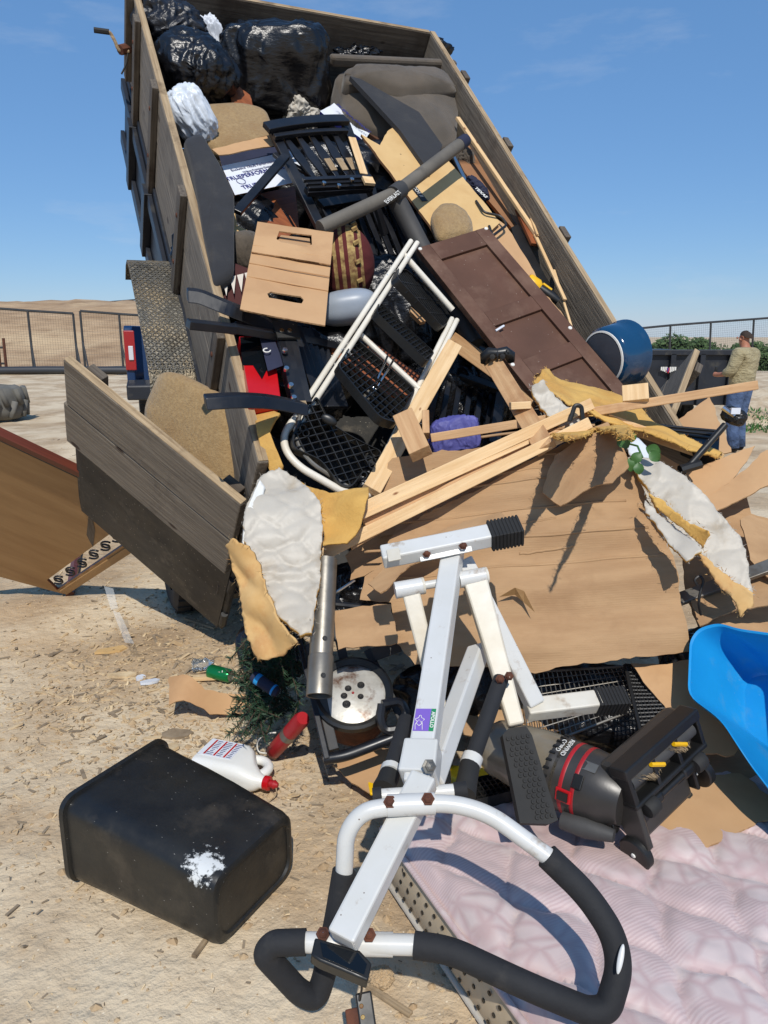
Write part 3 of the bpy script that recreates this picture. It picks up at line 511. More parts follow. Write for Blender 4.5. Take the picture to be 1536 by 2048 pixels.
def build_man():
    p = P(1468, 893, 11.9); p.z = gz(p.x, p.y); root = thing('person', 'man in khaki shirt and blue jeans standing with his back turned', 'person', p)
    f = V((-.62, .78, 0)).normalized(); M = fr(p, V((f.y, -f.x, 0)), f) @ Matrix.Scale(1.06, 4)              # x = his right, y = where he faces
    v = [(0, 0, .98), (0, -.01, 1.2), (0, -.02, 1.42), (0, 0, 1.52), (0, .03, 1.63), (0, .03, 1.73),
         (.2, -.02, 1.42), (.27, -.02, 1.16), (.22, .24, 1.14), (.2, .33, 1.15), (-.2, -.02, 1.42), (-.29, .02, 1.16), (-.2, .26, 1.12), (-.17, .34, 1.13),
         (.1, 0, .92), (.12, .03, .5), (.13, 0, .08), (.14, .17, .04), (-.1, 0, .92), (-.11, .02, .5), (-.12, -.04, .08), (-.13, .12, .04)]
    e = [(0, 1), (1, 2), (2, 3), (3, 4), (4, 5), (2, 6), (6, 7), (7, 8), (8, 9), (2, 10), (10, 11), (11, 12), (12, 13), (0, 14), (14, 15), (15, 16), (16, 17), (0, 18), (18, 19), (19, 20), (20, 21)]
    r = [(.15, .11), (.16, .11), (.16, .1), .06, .082, .06, .06, .045, .035, .04, .06, .045, .035, .04, .085, .06, .045, .04, .085, .06, .045, .04]
    body = skinmesh('body', v, e, r, M_['skin'], root, M=M)
    MB().tube([(0, .12, 1.66), (0, .135, 1.645)], .014, 6).obj('nose', M_['skin'], body, M, smooth=True)
    for s in (-1, 1): MB().lathe([(.03, -.008), (.034, 0), (.02, .008)], V((s * .088, .02, 1.65)), V((1, 0, 0)), 8).obj('ear', M_['skin'], body, M, smooth=True)
    blob_hair(root, M)
    skinmesh('shirt', [(0, 0, .88), (0, -.01, 1.1), (0, -.02, 1.28), (0, -.02, 1.44), (0, 0, 1.5), (.2, -.02, 1.43), (.28, -.02, 1.17), (.24, .14, 1.15), (-.2, -.02, 1.43), (-.3, .02, 1.17), (-.25, .16, 1.14)],
             [(0, 1), (1, 2), (2, 3), (3, 4), (3, 5), (5, 6), (6, 7), (3, 8), (8, 9), (9, 10)], [(.235, .19), (.225, .185), (.22, .17), (.18, .125), .075, .105, .085, .07, .105, .085, .07], M_['shirt'], root, M=M)
    jm = MB()
    for s, y in ((1, 0), (-1, -.04)): jm.tube([(s * .07, 0, 1.0), (s * .085, 0, .9), (s * .105, .01, .78), (s * .115, .025, .5), (s * .125, y * .6, .25), (s * .13, y - .01, .06)], [.115, .125, .11, .085, .078, .085], 14, 1.1)
    jm.obj('jeans', M_['jean'], root, M, smooth=True)
    for s, y in ((1, 0), (-1, -.04)): MB().loft([[V((s * .13 + x * .048, y + yy, z)) for x, z in ((-1, 0), (1, 0), (.9, h), (-.9, h))] for yy, h in ((-.1, .1), (.05, .1), (.19, .06), (.22, .03))]).obj('shoe', M_['shoe'], root, M, sub=1, smooth=True)
    MB().box((0, .4, 1.16), (.04, .005, .07)).obj('phone', M_['blackplast'], root, M, bev=.004)['label'] = 'small dark phone held up in both hands'
build_man()
# ------------------------------------------------------------------ the tipped dump trailer
def build_trailer():
    root = thing('dump_trailer', 'tipped dump trailer with weathered plank sides spilling junk', 'trailer', G(430, 1250))
    rnd = random.Random(4)
    def bb(name, s0, s1, t0, t1, h0, h1, mt, par=root, bev=.004):
        """box in bed coordinates with its own frame (grain runs along its longest side)"""
        dims = [s1 - s0, t1 - t0, h1 - h0]; c = bed((s0 + s1) / 2, (t0 + t1) / 2, (h0 + h1) / 2); k = dims.index(max(dims)); ax = [BX, BE, BN]
        M = fr(c, ax[k], ax[(k + 1) % 3]); d = [dims[k], dims[(k + 1) % 3], dims[(k + 2) % 3]]
        return MB().box((0, 0, 0), [q / 2 for q in d]).obj(name, M_[mt], par, M, bev=bev)
    HB = -1.1
    bb('bed_floor', -.04, BW + .04, 0, BL, HB - .06, HB, 'steel')
    bb('side_panel', -.055, -.005, 0, BL, HB, -.58, 'navysteel'); bb('side_panel', BW + .005, BW + .055, 0, BL, HB, -.58, 'navysteel')
    bb('front_panel', -.05, BW + .05, BL + .003, BL + .05, HB, -.52, 'navysteel')
    for s0, s1 in ((-.042, 0), (BW, BW + .042)):                 # plank sides
        for k, (h0, h1) in enumerate(((-.575, -.292), (-.286, 0))):
            q = bb('side_plank', s0 - .002 * k, s1 + .002 * k, -.03 + .015 * k, BL, h0, h1, 'oldwood', bev=.008)
            if k: bb('plank_edge', s0 + .002, s1 - .002, -.01, BL - .01, h1 + .0005, h1 + .004, 'oldend', q, 0)
    for k, (h0, h1) in enumerate(((-.515, -.262), (-.256, 0))):
        q = bb('front_plank', .004, BW - .004, BL - .002 * k - .04, BL, h0, h1, 'oldwood2', bev=.006)
        if k: bb('plank_edge', .01, BW - .01, BL - .038, BL - .004, h1 + .0005, h1 + .004, 'oldend', q, 0)
    for t in (3.25, 2.55, 1.62, .67):                            # stakes outside the left side
        bb('stake', -.08, -.045, t - .045, t + .045, -.62, .02, 'oldwood2'); bb('stake_pocket', -.105, -.057, t - .055, t + .055, -1.08, -.62, 'navysteel')
        for hh in (-.12, -.4): MB().lathe([(.012, -.002), (.012, .004), (.007, .006), (.001, .007)], bed(-.08, t, hh), -BX, 8).obj('bolt', M_['rust'], root, world=True)
    for t in (3.2, 2.4, 1.5, .6): bb('stake', BW + .047, BW + .087, t - .05, t + .05, -.62, .012, 'oldwood2')
    bb('bed_rail', -.085, -.058, .0, BL, -.70, -.625, 'navysteel'); bb('bed_rail', -.085, -.058, .0, BL, -1.09, -1.0, 'navysteel')
    # left fender of diamond plate, fixed to the bed
    def strip(prof, s0, s1, th, name, mt, par):
        m = MB(); rings = []
        for t, h, nt, nh in prof: rings.append([V((s0, t, h)), V((s1, t, h)), V((s1, t - nt * th, h - nh * th)), V((s0, t - nt * th, h - nh * th))])
        return m.loft(rings).obj(name, M_[mt], par, BED, smooth=35)
    pr = [(.86, -.86, -.9, .4), (.90, -.72, -.8, .6), (.98, -.62, -.4, .9), (1.08, -.585, 0, 1), (1.45, -.58, 0, 1), (1.80, -.585, 0, 1), (1.88, -.61, .4, .9), (1.92, -.68, .9, .4), (1.925, -.78, 1, 0)]
    fd = strip(pr, -.28, -.05, .008, 'fender', 'plate', root); lug = MB()
    for i in range(46):
        for j in range(13):
            t = 1.03 + i * .0176; s = -.272 + j * .0175; sg = 1 if (i + j) % 2 else -1; R = Matrix.Rotation(sg * math.pi / 4, 3, 'Z')
            lug.box((s, t, -.5795), (.0085, .0022, .0022), R)
    stuffpart(lug.obj('tread_lugs', M_['steelgrey'], fd, BED))
    # crank of the tarp at the front left corner
    cr_ = [P(258, 103, 4.75), P(236, 100, 4.72), P(231, 84, 4.70), P(222, 68, 4.69), P(218, 64, 4.68), P(188, 60, 4.66)]
    ck = MB().tube(rpath(cr_, .02), .011, 8).obj('crank', M_['oldend'], root, world=True, smooth=40); MB().tube([cr_[-1], cr_[-2]], .017, 8).obj('grip', M_['rubber'], ck, world=True, smooth=40)
    MB().tube([P(262, 95, 4.78), P(240, 100, 4.72)], .03, 8).obj('crank_hub', M_['rust'], ck, world=True, smooth=40)
    bb('crank_post', -.09, -.046, BL - .28, BL - .2, -.5, .0, 'oldwood2')
    MB().tube(rpath([P(256, 105, 4.75), P(252, 130, 4.75), P(243, 148, 4.75)], .02), .006, 6).obj('tie_strap', M_['rubber'], root, world=True)
    # the two barn doors of the tail
    def door(h, th, w, par, top, bot, flip):
        D = (-BX * flip * math.cos(th) + BE * math.sin(th)); c = bed(*h); X = D; M = fr(c, X, BN)      # x out along the door, y up
        if M.col[2].to_3d().dot(EYE - c) < 0: pass
        d_ = MB().box((w / 2, (bot + top - .52) / 2, 0), (w / 2, (top - .52 - bot) / 2, .006)).obj('tailgate', M_['steel'], par, M, bev=.002)
        zs = 1 if M.col[2].to_3d().dot(EYE - c) > 0 else -1
        for k, (y0, y1, x0, x1) in enumerate(((top - .56, top - .285, .0, w + .02), (top - .28, top, .0, w))):
            Mq = M @ Matrix.Translation(((x0 + x1) / 2, (y0 + y1) / 2, zs * .028))
            pk = MB().box((0, 0, 0), ((x1 - x0) / 2, (y1 - y0) / 2, .02)).obj('plank', M_['oldwood'], d_, Mq, bev=.006)
        Mq = M @ Matrix.Translation((w / 2, top + .002, zs * .028)); MB().box((0, 0, 0), (w / 2 - .004, .002, .017)).obj('plank', M_['oldend'], d_, Mq)
        for x in (.1, w - .12):
            Mq = M @ Matrix.Translation((x, top - .3, -zs * .026)); MB().box((0, 0, 0), (.045, .28, .02)).obj('stake', M_['oldwood2'], d_, Mq, bev=.004)
        for x in (.0, w):
            Mq = M @ Matrix.Translation((x, (bot + top - .52) / 2, -zs * .02)); MB().box((0, 0, 0), (.025, (top - .52 - bot) / 2, .018)).obj('frame_tube', M_['steel'], d_, Mq, bev=.004)
        for y in (bot + .02, bot + .35):
            Mq = M @ Matrix.Translation((w / 2, y, -zs * .02)); MB().box((0, 0, 0), (w / 2 - .03, .02, .016)).obj('frame_tube', M_['steel'], d_, Mq, bev=.004)
        for y in (bot + .12, top - .7):
            Mq = M @ Matrix.Translation((-.02, y, 0)); MB().lathe([(.001, -.06), (.018, -.06), (.018, .06), (.001, .06)], V(), V((0, 1, 0)), 10).obj('hinge', M_['steel'], d_, Mq, smooth=40)
        return d_
    door((-.05, -.03, -.2), math.radians(54), 1.0, root, -.02, -1.2, 1)
    door((BW + .07, .02, -.2), math.radians(44), 1.0, root, -.0, -1.1, -1)
    # chassis and wheels left behind on the ground
    pv = bed(BW / 2, .1, HB - .1); c = V((pv.x, pv.y, 0)) + HD * 1.25
    for s in (-.5, .5):
        a_ = c + BX * s - HD * 1.2; b_ = c + BX * s + HD * 3.0; beam('chassis_rail', V((a_.x, a_.y, .5)), V((b_.x, b_.y, .5)), .14, .07, M_['navysteel'], root, up=BX)
    for k in (-.42, .42):
        q = c + HD * k + V((0, 0, .36)); MB().tube([q - BX * .95, q + BX * .95], .045, 8).obj('axle', M_['navysteel'], root, world=True)
        for s in (-1.12, 1.12):
            w_ = q + BX * s; w_.z = gz(w_.x, w_.y) + .335; wheel(root, w_, BX * (1 if s > 0 else -1), .35, .2, rimm='offwhite')
    a_ = c + HD * 3.0; t_ = c + HD * 4.4
    for s in (-.5, .5): beam('tongue', V((a_.x, a_.y, .5)) + BX * s, V((t_.x, t_.y, .5)), .12, .06, M_['navysteel'], root, up=BX)
    q0 = V((c.x, c.y, .5)) + HD * .9; q1 = bed(BW / 2, 2.2, HB - .08); MB().tube([q0, q0.lerp(q1, .55), q0.lerp(q1, .56), q1], [.06, .06, .035, .035], 12).obj('hydraulic_ram', M_['steelgrey'], root, world=True, smooth=40)
build_trailer()
# ------------------------------------------------------------------ makers for soft and simple junk
def blob(name, c, ax, mt, parent=None, e=1.0, crum=.0, csc=4, seed=0, nu=100, nv=64, fold=0):
    if not crum: nu, nv = 40, 26
    """cushion- or bag-like closed body: three half-axis vectors, superellipsoid exponent e, crumple"""
    m = MB(); X, Y, Z = ax; rings = []
    sg = lambda v: math.copysign(abs(v) ** e, v)
    for j in range(nv + 1):
        b = -math.pi / 2 + math.pi * min(max(j / nv, .004), .996); r = []
        for i in range(nu):
            a = 2 * math.pi * i / nu; p = X * (sg(math.cos(b)) * sg(math.cos(a))) + Y * (sg(math.cos(b)) * sg(math.sin(a))) + Z * sg(math.sin(b))
            if crum:
                lx, ly, lz = sg(math.cos(b)) * sg(math.cos(a)), sg(math.cos(b)) * sg(math.sin(a)), sg(math.sin(b)); f = csc * .28; wv = .5 * nz(lx * 1.2, ly * 1.2, lz * 1.2 + seed)
                k = .7 * nz(lx * f, ly * f, lz * f + seed) - .9 * abs(nz(lx * 2.2 * f + wv, ly * .8 * f, lz * 2.2 * f + seed)) - .55 * abs(nz(lx * 5 * f + wv * 2, ly * 1.6 * f + 5, lz * 4 * f + seed)) - .2 * abs(nz(lx * 11 * f + wv * 3, ly * 4 * f, lz * 9 * f + seed))
                p = p * (1 + crum * k)
            r.append(c + p)
        rings.append(r)
    m.loft(rings); X, Y = ax[0], ax[1]
    return m.obj(name, mt, parent, fr(c, X, Y), smooth=True, world=True)
def pad(name, pix, pl, thick, mt, parent=None, round_=.06, puff=.02, seed=1, back=None, xi=(0, 1), step=.035):
    """padded panel with rounded outline and rounded rim"""
    M, poly = pframe(pix, pl, xi); poly = rnd2(poly, round_); cx = sum(p[0] for p in poly) / len(poly); cy = sum(p[1] for p in poly) / len(poly)
    rings = []; n = 8
    Rm = sum(math.hypot(p[0] - cx, p[1] - cy) for p in poly) / len(poly); rr = min(.03, thick * .3)
    for z, k in [(-thick, .0), (-thick, 1 - rr / Rm), (-thick + rr * .4, 1 - rr * .3 / Rm), (-thick * .6, 1), (-rr, 1), (-rr * .35, 1 - rr * .3 / Rm), (0, 1 - rr / Rm), (puff * .35, .86), (puff * .65, .68), (puff * .85, .48), (puff * .97, .24), (puff, 0.002)]:
        r = []
        for x, y in poly:
            kk = max(k, .002); px, py = cx + (x - cx) * kk, cy + (y - cy) * kk; r.append(V((px, py, z + (.010 * fbm(px * 6, py * 6, seed) - .008 * abs(nz(px * 11, py * 5, seed)) if z >= 0 else 0))))
        rings.append(r)
    return MB().loft(rings).obj(name, mt, parent, M, smooth=True)
def rnd2(poly, rad, k=6):
    n = len(poly); out = []
    for i in range(n):
        a, b, c = V(poly[i - 1]), V(poly[i]), V(poly[(i + 1) % n]); r = min(rad, (a - b).length * .48, (c - b).length * .48)
        p = b + (a - b).normalized() * r; q = b + (c - b).normalized() * r
        for j in range(k + 1):
            t = j / k; w = p * (1 - t) ** 2 + b * 2 * t * (1 - t) + q * t * t; out.append((w.x, w.y))
    res = []
    for i in range(len(out)):
        a, b = V(out[i]), V(out[(i + 1) % len(out)]); l = (b - a).length; k2 = max(1, int(l / .03))
        for j in range(k2): w = a + (b - a) * (j / k2); res.append((w.x, w.y))
    return res
def ogee(x, y, s=.16, lam=.22, A=.05):
    """height of a quilted surface: seams run along wavy lines that meet in ogee shapes"""
    a = A * math.sin(2 * math.pi * y / lam); d = []
    for sg in (1, -1):
        u = ((x + sg * a) / s + (0 if sg > 0 else .5)) % 1.0; d.append(min(u, 1 - u) * s)
    return 1 - math.exp(-min(d) / .014)
def quiltwarp(amp, base, sc, seed, s=.13, lam=.2, A=.035, fl=0):
    def f(x, y): return amp * ogee(x, y, s, lam, A) + base * fbm(x * sc, y * sc, seed, 3) + .35 * base * abs(nz(x * sc * 2.5, y * sc * 2.5, seed + 4)) + fl * x * x
    return f
def bp(h): return (BO + BN * h, BN)                                   # plane parallel to the bed floor
def pl3(*q): return PL(*[P(*w) for w in q])
K = M_
# ------------------------------------------------------------------ load at the top of the bed
def ax3(c, sx, sy, sz, t=0, tilt=None):
    """half axes: screen-right, screen-up, towards the camera (turned by t)"""
    z = (EYE - c).normalized(); x = V((0, 0, 1)).cross(z).normalized(); y = z.cross(x); ct, st = math.cos(t), math.sin(t)
    return (x * ct + y * st) * sx, (y * ct - x * st) * sy, z * sz
def bagat(x, y, h, wpx, hpx, dep, label, t=0, e=.8, crum=.22, csc=4, mt='bag', seed=0, name='trash_bag', cat='trash bag', knot=None):
    c = B(x, y, h); d = (c - EYE).dot(FW); k = d / F / 2
    o = blob(name, c, ax3(c, wpx * k * 1.08, hpx * k * 1.08, dep, t), K[mt], None, e, crum, csc, seed); return tag(o, label, cat)
bagat(338, 55, -.12, 150, 105, .25, 'grey-sheened black trash bag at the top left corner of the bed', -.25, .9, .25, 5, 'bag2', 1)
bagat(392, 140, -.12, 165, 130, .28, 'round black trash bag under the top left bag', -.3, .95, .16, 6, 'bag', 2)
bagat(548, 140, -.2, 215, 165, .3, 'big boxy black trash bag in the middle of the bed', -.05, .5, .2, 3.2, 'bag', 3)
bagat(690, 102, -.25, 130, 50, .14, 'small shiny black bag behind the sofa, left one', 0, .9, .3, 6, 'bag', 4)
bagat(828, 106, -.24, 150, 50, .12, 'shiny black trash bag behind the sofa at the top right', .05, .8, .3, 6, 'bag', 5)
bagat(384, 232, -.08, 85, 110, .12, 'pale bluish white plastic bag tucked against the left side', .5, .8, .22, 5, 'bluewhite', 6, 'plastic_bag', 'plastic bag')
bagat(600, 225, -.32, 90, 60, .14, 'cream cloth bundle above the black folding chair', -.5, .8, .35, 6, 'quilt', 7, 'cloth_bundle', 'cloth')
bagat(420, 85, -.22, 60, 90, .04, 'torn white paper sheet sticking up between the black bags', .35, .6, .3, 6, 'paper', 8, 'paper_sheet', 'paper')
tag(pad('sofa_cushion', [(430, 95), (478, 160), (500, 215), (432, 200)], bp(-.36), .14, K['greyup']), 'grey-brown cushion squeezed between two black bags', 'cushion')
tag(sheet('wood_scrap', [(462, 160), (500, 190), (506, 214), (462, 214)], bp(-.18), .02, K['redwood'], jag=.004, step=.02), 'reddish wood splinter below the round black bag', 'wood scrap')
def build_sofa():
    root = thing('sofa', 'grey-brown sofa tumbled in the upper right of the bed', 'sofa', B(800, 250, -.5))
    hp = bp(-.16)
    o = pad('back_cushion', [(668, 150), (705, 128), (905, 140), (922, 170), (915, 285), (860, 300), (700, 230)], bp(-.14), .3, K['greyup'], root, .08, .08)
    pad('cushion_roll', [(690, 132), (900, 142), (918, 178), (800, 190), (690, 160)], bp(-.05), .16, K['greyup'], root, .05, .07, seed=3)
    M, poly = pframe([(658, 113), (908, 124), (910, 138), (660, 130)], bp(-.12))
    beam('top_rail', B(660, 120, -.08), B(910, 131, -.08), .06, .07, K['greyup'], root, up=BN, bev=.02)
    sheet('arm_panel', [(700, 152), (722, 158), (838, 224), (885, 290), (860, 345), (800, 260), (745, 200)], bp(-.02), .03, K['darkup'], root, bev=.008)
    sheet('arm_inside', [(668, 175), (700, 152), (745, 200), (800, 265), (770, 290), (700, 240)], bp(-.2), .05, K['cab'], root, bev=.006)
    MB().tube(rpath([B(690, 148, -.06), B(790, 165, -.06), B(860, 176, -.06), B(918, 172, -.06)], .1), .008, 6).obj('piping', K['greyup'], root, world=True)
build_sofa()
tag(pad('chair_back', [(388, 206), (480, 200), (532, 212), (556, 272), (552, 300), (430, 300), (404, 270)], bp(-.14), .08, K['tanup'], None, .09, .015), 'tan upholstered chair back below the big black bag', 'chair back')
def build_openbox():
    pl = bp(-.16); root = thing('open_carton', 'open carton with printed white label left of the black folding chair', 'carton', B(520, 345, -.2))
    sheet('flap', [(424, 296), (538, 270), (553, 291), (438, 309)], bp(-.03), .006, [K['card2'], K['cardedge']], root, warp=wob(.01, 5, 2), step=.03)
    o = sheet('label_face', [(443, 332), (588, 300), (612, 360), (470, 390)], bp(-.12), .004, [K['paper'], K['cardedge']], root)
    sheet('dark_side', [(438, 309), (553, 291), (588, 302), (444, 334)], bp(-.14), .004, [K['navy'], K['cardedge']], root)
    sheet('side', [(443, 332), (470, 390), (462, 398), (436, 340)], bp(-.16), .15, [K['navy'], K['cardedge']], root)
    pA = bp(-.117); a = hit(480, 356, pA); b = hit(560, 338, pA); X = (b - a).normalized(); Y = BN.cross(X)
    def tx(x, y, s, size, m): text('lettering', s, fr(hit(x, y, pA), X, Y), size, K[m], o)
    tx(512, 346, 'TRUEPERFORMANCE', .042, 'ink'); tx(500, 372, 'TRUE', .042, 'ink'); tx(508, 331, 'Exclusive TRUE Performance', .026, 'inkgrey'); tx(515, 338, 'Wilton Premium Design', .02, 'inkgrey')
    c = hit(482, 362, pA); MB().lathe([(.022, 0), (.026, .001), (.026, 0)], c, BN, 20).obj('emblem', K['inkgrey'], o, world=True)
build_openbox()
def build_envelope():
    pl = pl3((640, 212, 5.0), (690, 205, 4.9), (740, 275, 4.6)); o = sheet('packet', [(640, 222), (668, 206), (742, 262), (728, 285), (700, 262), (668, 240)], bp(-.2), .03, [K['paper'], K['ink']], warp=wob(.02, 5, 3), step=.04)
    tag(o, 'white and blue printed packet behind the black folding chair', 'packet'); p = bp(-.17); X = hit(735, 262, p) - hit(680, 215, p)
    text('lettering', 'TRUEPERFORMANCE', fr(hit(705, 240, p) + BN * .012, X, BN.cross(X)), .035, K['ink'], o)
build_envelope()
tag(pad('seat_cushion', [(366, 272), (402, 258), (444, 330), (470, 385), (470, 545), (430, 570), (408, 470), (384, 330)], bp(.03), .22, K['darkup'], None, .05, .01), 'long charcoal seat cushion standing along the left side', 'cushion')
# ------------------------------------------------------------------ black folding chairs
def build_chair():
    root = thing('folding_chair', 'black slatted folding chair on top of the load', 'chair', B(640, 400, -.3)); bk = K['blackpaint']; h = .0; up = BN
    Q = lambda x, y, hh=.0: B(x, y, hh)
    beam('top_rail', Q(532, 256, .05), Q(692, 240, .05), .07, .03, bk, root, up=up, bend=.02); beam('top_rail', Q(548, 274, .03), Q(694, 262, .03), .03, .024, bk, root, up=up, bend=.015)
    beam('back_post', Q(540, 250, .02), Q(644, 462, -.12), .055, .028, bk, root, up=up); r = beam('back_post', Q(688, 240, .02), Q(748, 400, -.1), .05, .028, bk, root, up=up)
    beam('bare_wood_break', Q(704, 275, .045), Q(728, 348, .04), .045, .008, K['pine'], r, up=up)
    for k, (x0, x1) in enumerate(((570, 634), (596, 658), (621, 682), (646, 704), (668, 722))):
        a = Q(x0, 272 - k * 2, .015); b = Q(x1, 362, -.035); X = (b - a); l = X.length; M = fr(a, X, BN.cross(X))
        s = sheet2('slat', [(0, -.012), (l * .45, -.03), (l, -.010), (l, .010), (l * .45, .03), (0, .012)], M, .012, [bk, bk], root, step=.1, bev=.002)
        if k in (2, 3, 4): MB().box((l * .66, 0, .002), (.045, .02, .0025)).obj('worn_patch', K['oldend'], s, M)
    for k, y in enumerate((356, 364, 372)): beam('seat_slat', Q(606 + k * 5, y + 4, .03 - k * .012), Q(742 + k * 3, y - 2, .03 - k * .012), .026, .02, bk, root, up=up)
    beam('seat_rail', Q(612, 384, -.02), Q(742, 376, -.02), .05, .03, bk, root, up=up)
    for x, y in ((648, 366), (678, 371), (704, 359)): MB().lathe([(.001, .006), (.011, .006), (.013, 0), (.013, -.01)], Q(x, y, .05), BN, 12).obj('bolt', K['chrome'], root, world=True, smooth=40)
    MB().box(Q(737, 362, .042), (.03, .03, .008), BED.to_3x3()).obj('bare_wood_break', K['pine'], root, world=True)
    beam('front_leg', Q(572, 312, .02), Q(474, 425, -.02), .045, .024, bk, root, up=up); beam('front_leg', Q(600, 380, -.1), Q(640, 460, -.2), .045, .024, bk, root, up=up)
    beam('brace', Q(560, 318, -.05), Q(626, 352, -.06), .035, .02, bk, root, up=up); beam('brace', Q(548, 308, -.03), Q(632, 380, -.06), .03, .02, bk, root, up=up)
    beam('back_leg', Q(742, 372, -.03), Q(770, 470, -.25), .045, .024, bk, root, up=up)
build_chair()
def build_chair2():
    root = thing('folding_chair', 'black folding chair upside down against the left side of the bed', 'chair', B(560, 720, -.3)); bk = K['blackpaint']; Q = B
    def arm(pts, w, t):
        for i in range(len(pts) - 1): pass
        m = MB(); ps = rpath([Q(*p) for p in pts], .12); m.tube(ps, w / 2, 4, t / w, up=BE); return m.obj('armrest', bk, root, world=True, bev=.006)
    arm([(374, 590, .12), (398, 592, .12), (470, 622, .1), (520, 640, .05), (560, 668, 0)], .1, .045)
    beam('front_leg', Q(376, 648, .16), Q(470, 658, .12), .05, .034, bk, root, up=BN + BE * .5); beam('front_leg', Q(468, 657, .12), Q(560, 672, .06), .05, .034, bk, root, up=BN + BE * .5)
    arm([(410, 804, .2), (470, 800, .2), (540, 802, .16), (612, 818, .1)], .085, .045)
    for k in range(3): beam('seat_slat', Q(556 + k * 12, 655, .08), Q(592 + k * 12, 806, .06), .032, .02, bk, root, up=BN)
    beam('seat_rail', Q(552, 660, .05), Q(590, 815, .03), .05, .03, bk, root, up=BX); MB().box(Q(573, 660, .10), (.05, .05, .006), BED.to_3x3()).obj('hinge_plate', K['steel'], root, world=True)
    for x, y in ((563, 662), (579, 662), (570, 700), (573, 737), (582, 770), (588, 795)): MB().lathe([(.001, .006), (.010, .006), (.012, 0), (.012, -.01)], Q(x, y, .105), BN, 10).obj('bolt', K['chrome'], root, world=True, smooth=40)
    for k in range(6): beam('slat', Q(585 + k * 11, 650 + k * 3, -.08 - .02 * k), Q(640 + k * 10, 815, -.1), .03, .016, bk, root, up=BN)
    beam('back_post', Q(470, 655, 0), Q(700, 700, -.2), .05, .03, bk, root, up=BN); beam('back_leg', Q(520, 640, -.1), Q(690, 760, -.2), .05, .03, bk, root, up=BN)
    MB().box(Q(598, 812, .1), (.03, .018, .01), BED.to_3x3()).obj('splintered_end', K['oldend'], root, world=True)
build_chair2()
def build_chair3():
    root = thing('folding_chair', 'extra black folding chair added as dark fill behind the patterned cushion', 'chair', B(760, 500, -.5)); bk = K['blackpaint']
    for k in range(7): beam('slat', B(672 + k * 17, 400, -.34), B(748 + k * 18, 600, -.38), .035, .016, bk, root, up=BN)  # extra chair added as dark clutter to fill this gap
    beam('back_post', B(650, 420, -.32), B(760, 640, -.36), .05, .03, bk, root, up=BN); beam('back_post', B(800, 400, -.36), B(890, 600, -.4), .05, .03, bk, root, up=BN)
    beam('top_rail', B(640, 410, -.3), B(820, 380, -.3), .07, .03, bk, root, up=BN)
build_chair3()
def build_chair4():
    root = thing('folding_chair', 'black folding chair in the dark gap between the lumber', 'chair', B(930, 810, -.35)); bk = K['blackpaint']
    for k in range(7): beam('slat', B(880 + k * 22, 740, -.42), B(850 + k * 24, 890, -.3), .03, .016, bk, root, up=BN)
    beam('back_post', B(860, 730, -.4), B(1000, 780, -.3), .05, .03, bk, root, up=BN); beam('back_post', B(1010, 720, -.4), B(985, 890, -.2), .05, .03, bk, root, up=BN)
build_chair4()
for k, (x, y, h, w_, hh, lb) in enumerate([(700, 420, -.55, 330, 240, 'black bag added as dark fill deep under the folding chair'), (740, 640, -.6, 260, 240, 'black bag added as dark fill deep behind the white cart'), (900, 810, -.62, 240, 200, 'black bag added as dark fill in the gap between lumber'), (850, 560, -.65, 220, 260, 'black bag added as dark fill deep under the cabinet door'), (520, 560, -.55, 230, 320, 'black bag added as dark fill deep along the left side'), (620, 760, -.45, 240, 180, 'black bag added as dark fill under the upturned folding chair'), (1000, 730, -.62, 200, 160, 'black bag added as dark fill under the lower end of the cabinet door')]):
    bagat(x, y, h, w_, hh, .25, lb, .2 * k, .7, .2, 4, 'bag', 20 + k)  # black bags added as dark fill for the gaps in the load
# ------------------------------------------------------------------ boards, tubes, cartons on the load
tag(sheet('particle_board', [(722, 268), (760, 290), (775, 262), (800, 246), (822, 243), (905, 330), (960, 395), (1000, 445), (960, 485), (885, 505), (860, 450)], bp(-.05), .016, [K['partb'], K['hard']], xi=(4, 6), jag=.003, step=.03, bev=.001), 'long tan particle board with a torn upper end', 'board')
o = bpy.data.objects['particle_board']; pA = bp(-.048); X = hit(850, 402, pA) - hit(820, 365, pA)
st_ = MB().box((0, 0, .001), (X.length / 2, .02, .0008)).obj('sticker', K['blackplast'], o, fr(hit(835, 384, pA), X, BN.cross(X)), bev=0)
text('lettering', 'CO1 II', fr(hit(835, 384, pA) + BN * .003, X, BN.cross(X)), .035, K['offwhite'], st_)
tag(pad('seat_pad', [(862, 425), (885, 402), (915, 405), (945, 432), (950, 470), (880, 478)], bp(.0), .06, K['tanup'], None, .07, .02), 'tan padded chair seat poking out above the brown cabinet door', 'seat pad')
def build_stand():
    root = thing('bag_stand', 'grey tube stand with T joint lying across the load', 'stand', B(800, 390, 0)); a = B(640, 456, .04); b = B(792, 386, .12); c = B(930, 281, .14)
    MB().tube([a, b, c], .036, 16).obj('crossbar', K['greyfoam'], root, world=True, smooth=40); MB().tube([c - (c - b).normalized() * .08, c + (c - b).normalized() * .004], .0375, 16).obj('end_cap', K['navy'], root, world=True, smooth=40)
    p = MB().tube([B(785, 385, .1), B(840, 490, -.06), B(950, 690, -.16)], .052, 16).obj('upright', K['darktube'], root, world=True, smooth=40)
    j = MB().tube([b - (c - b).normalized() * .03 + BN * .0, b + (c - b).normalized() * .055], .046, 16).obj('joint', K['darktube'], root, world=True, smooth=40)
    q = B(786, 394, .175); X = (c - b); text('lettering', 'EVERLAST', fr(q, X, BN.cross(X)), .034, K['offwhite'], j)
build_stand()
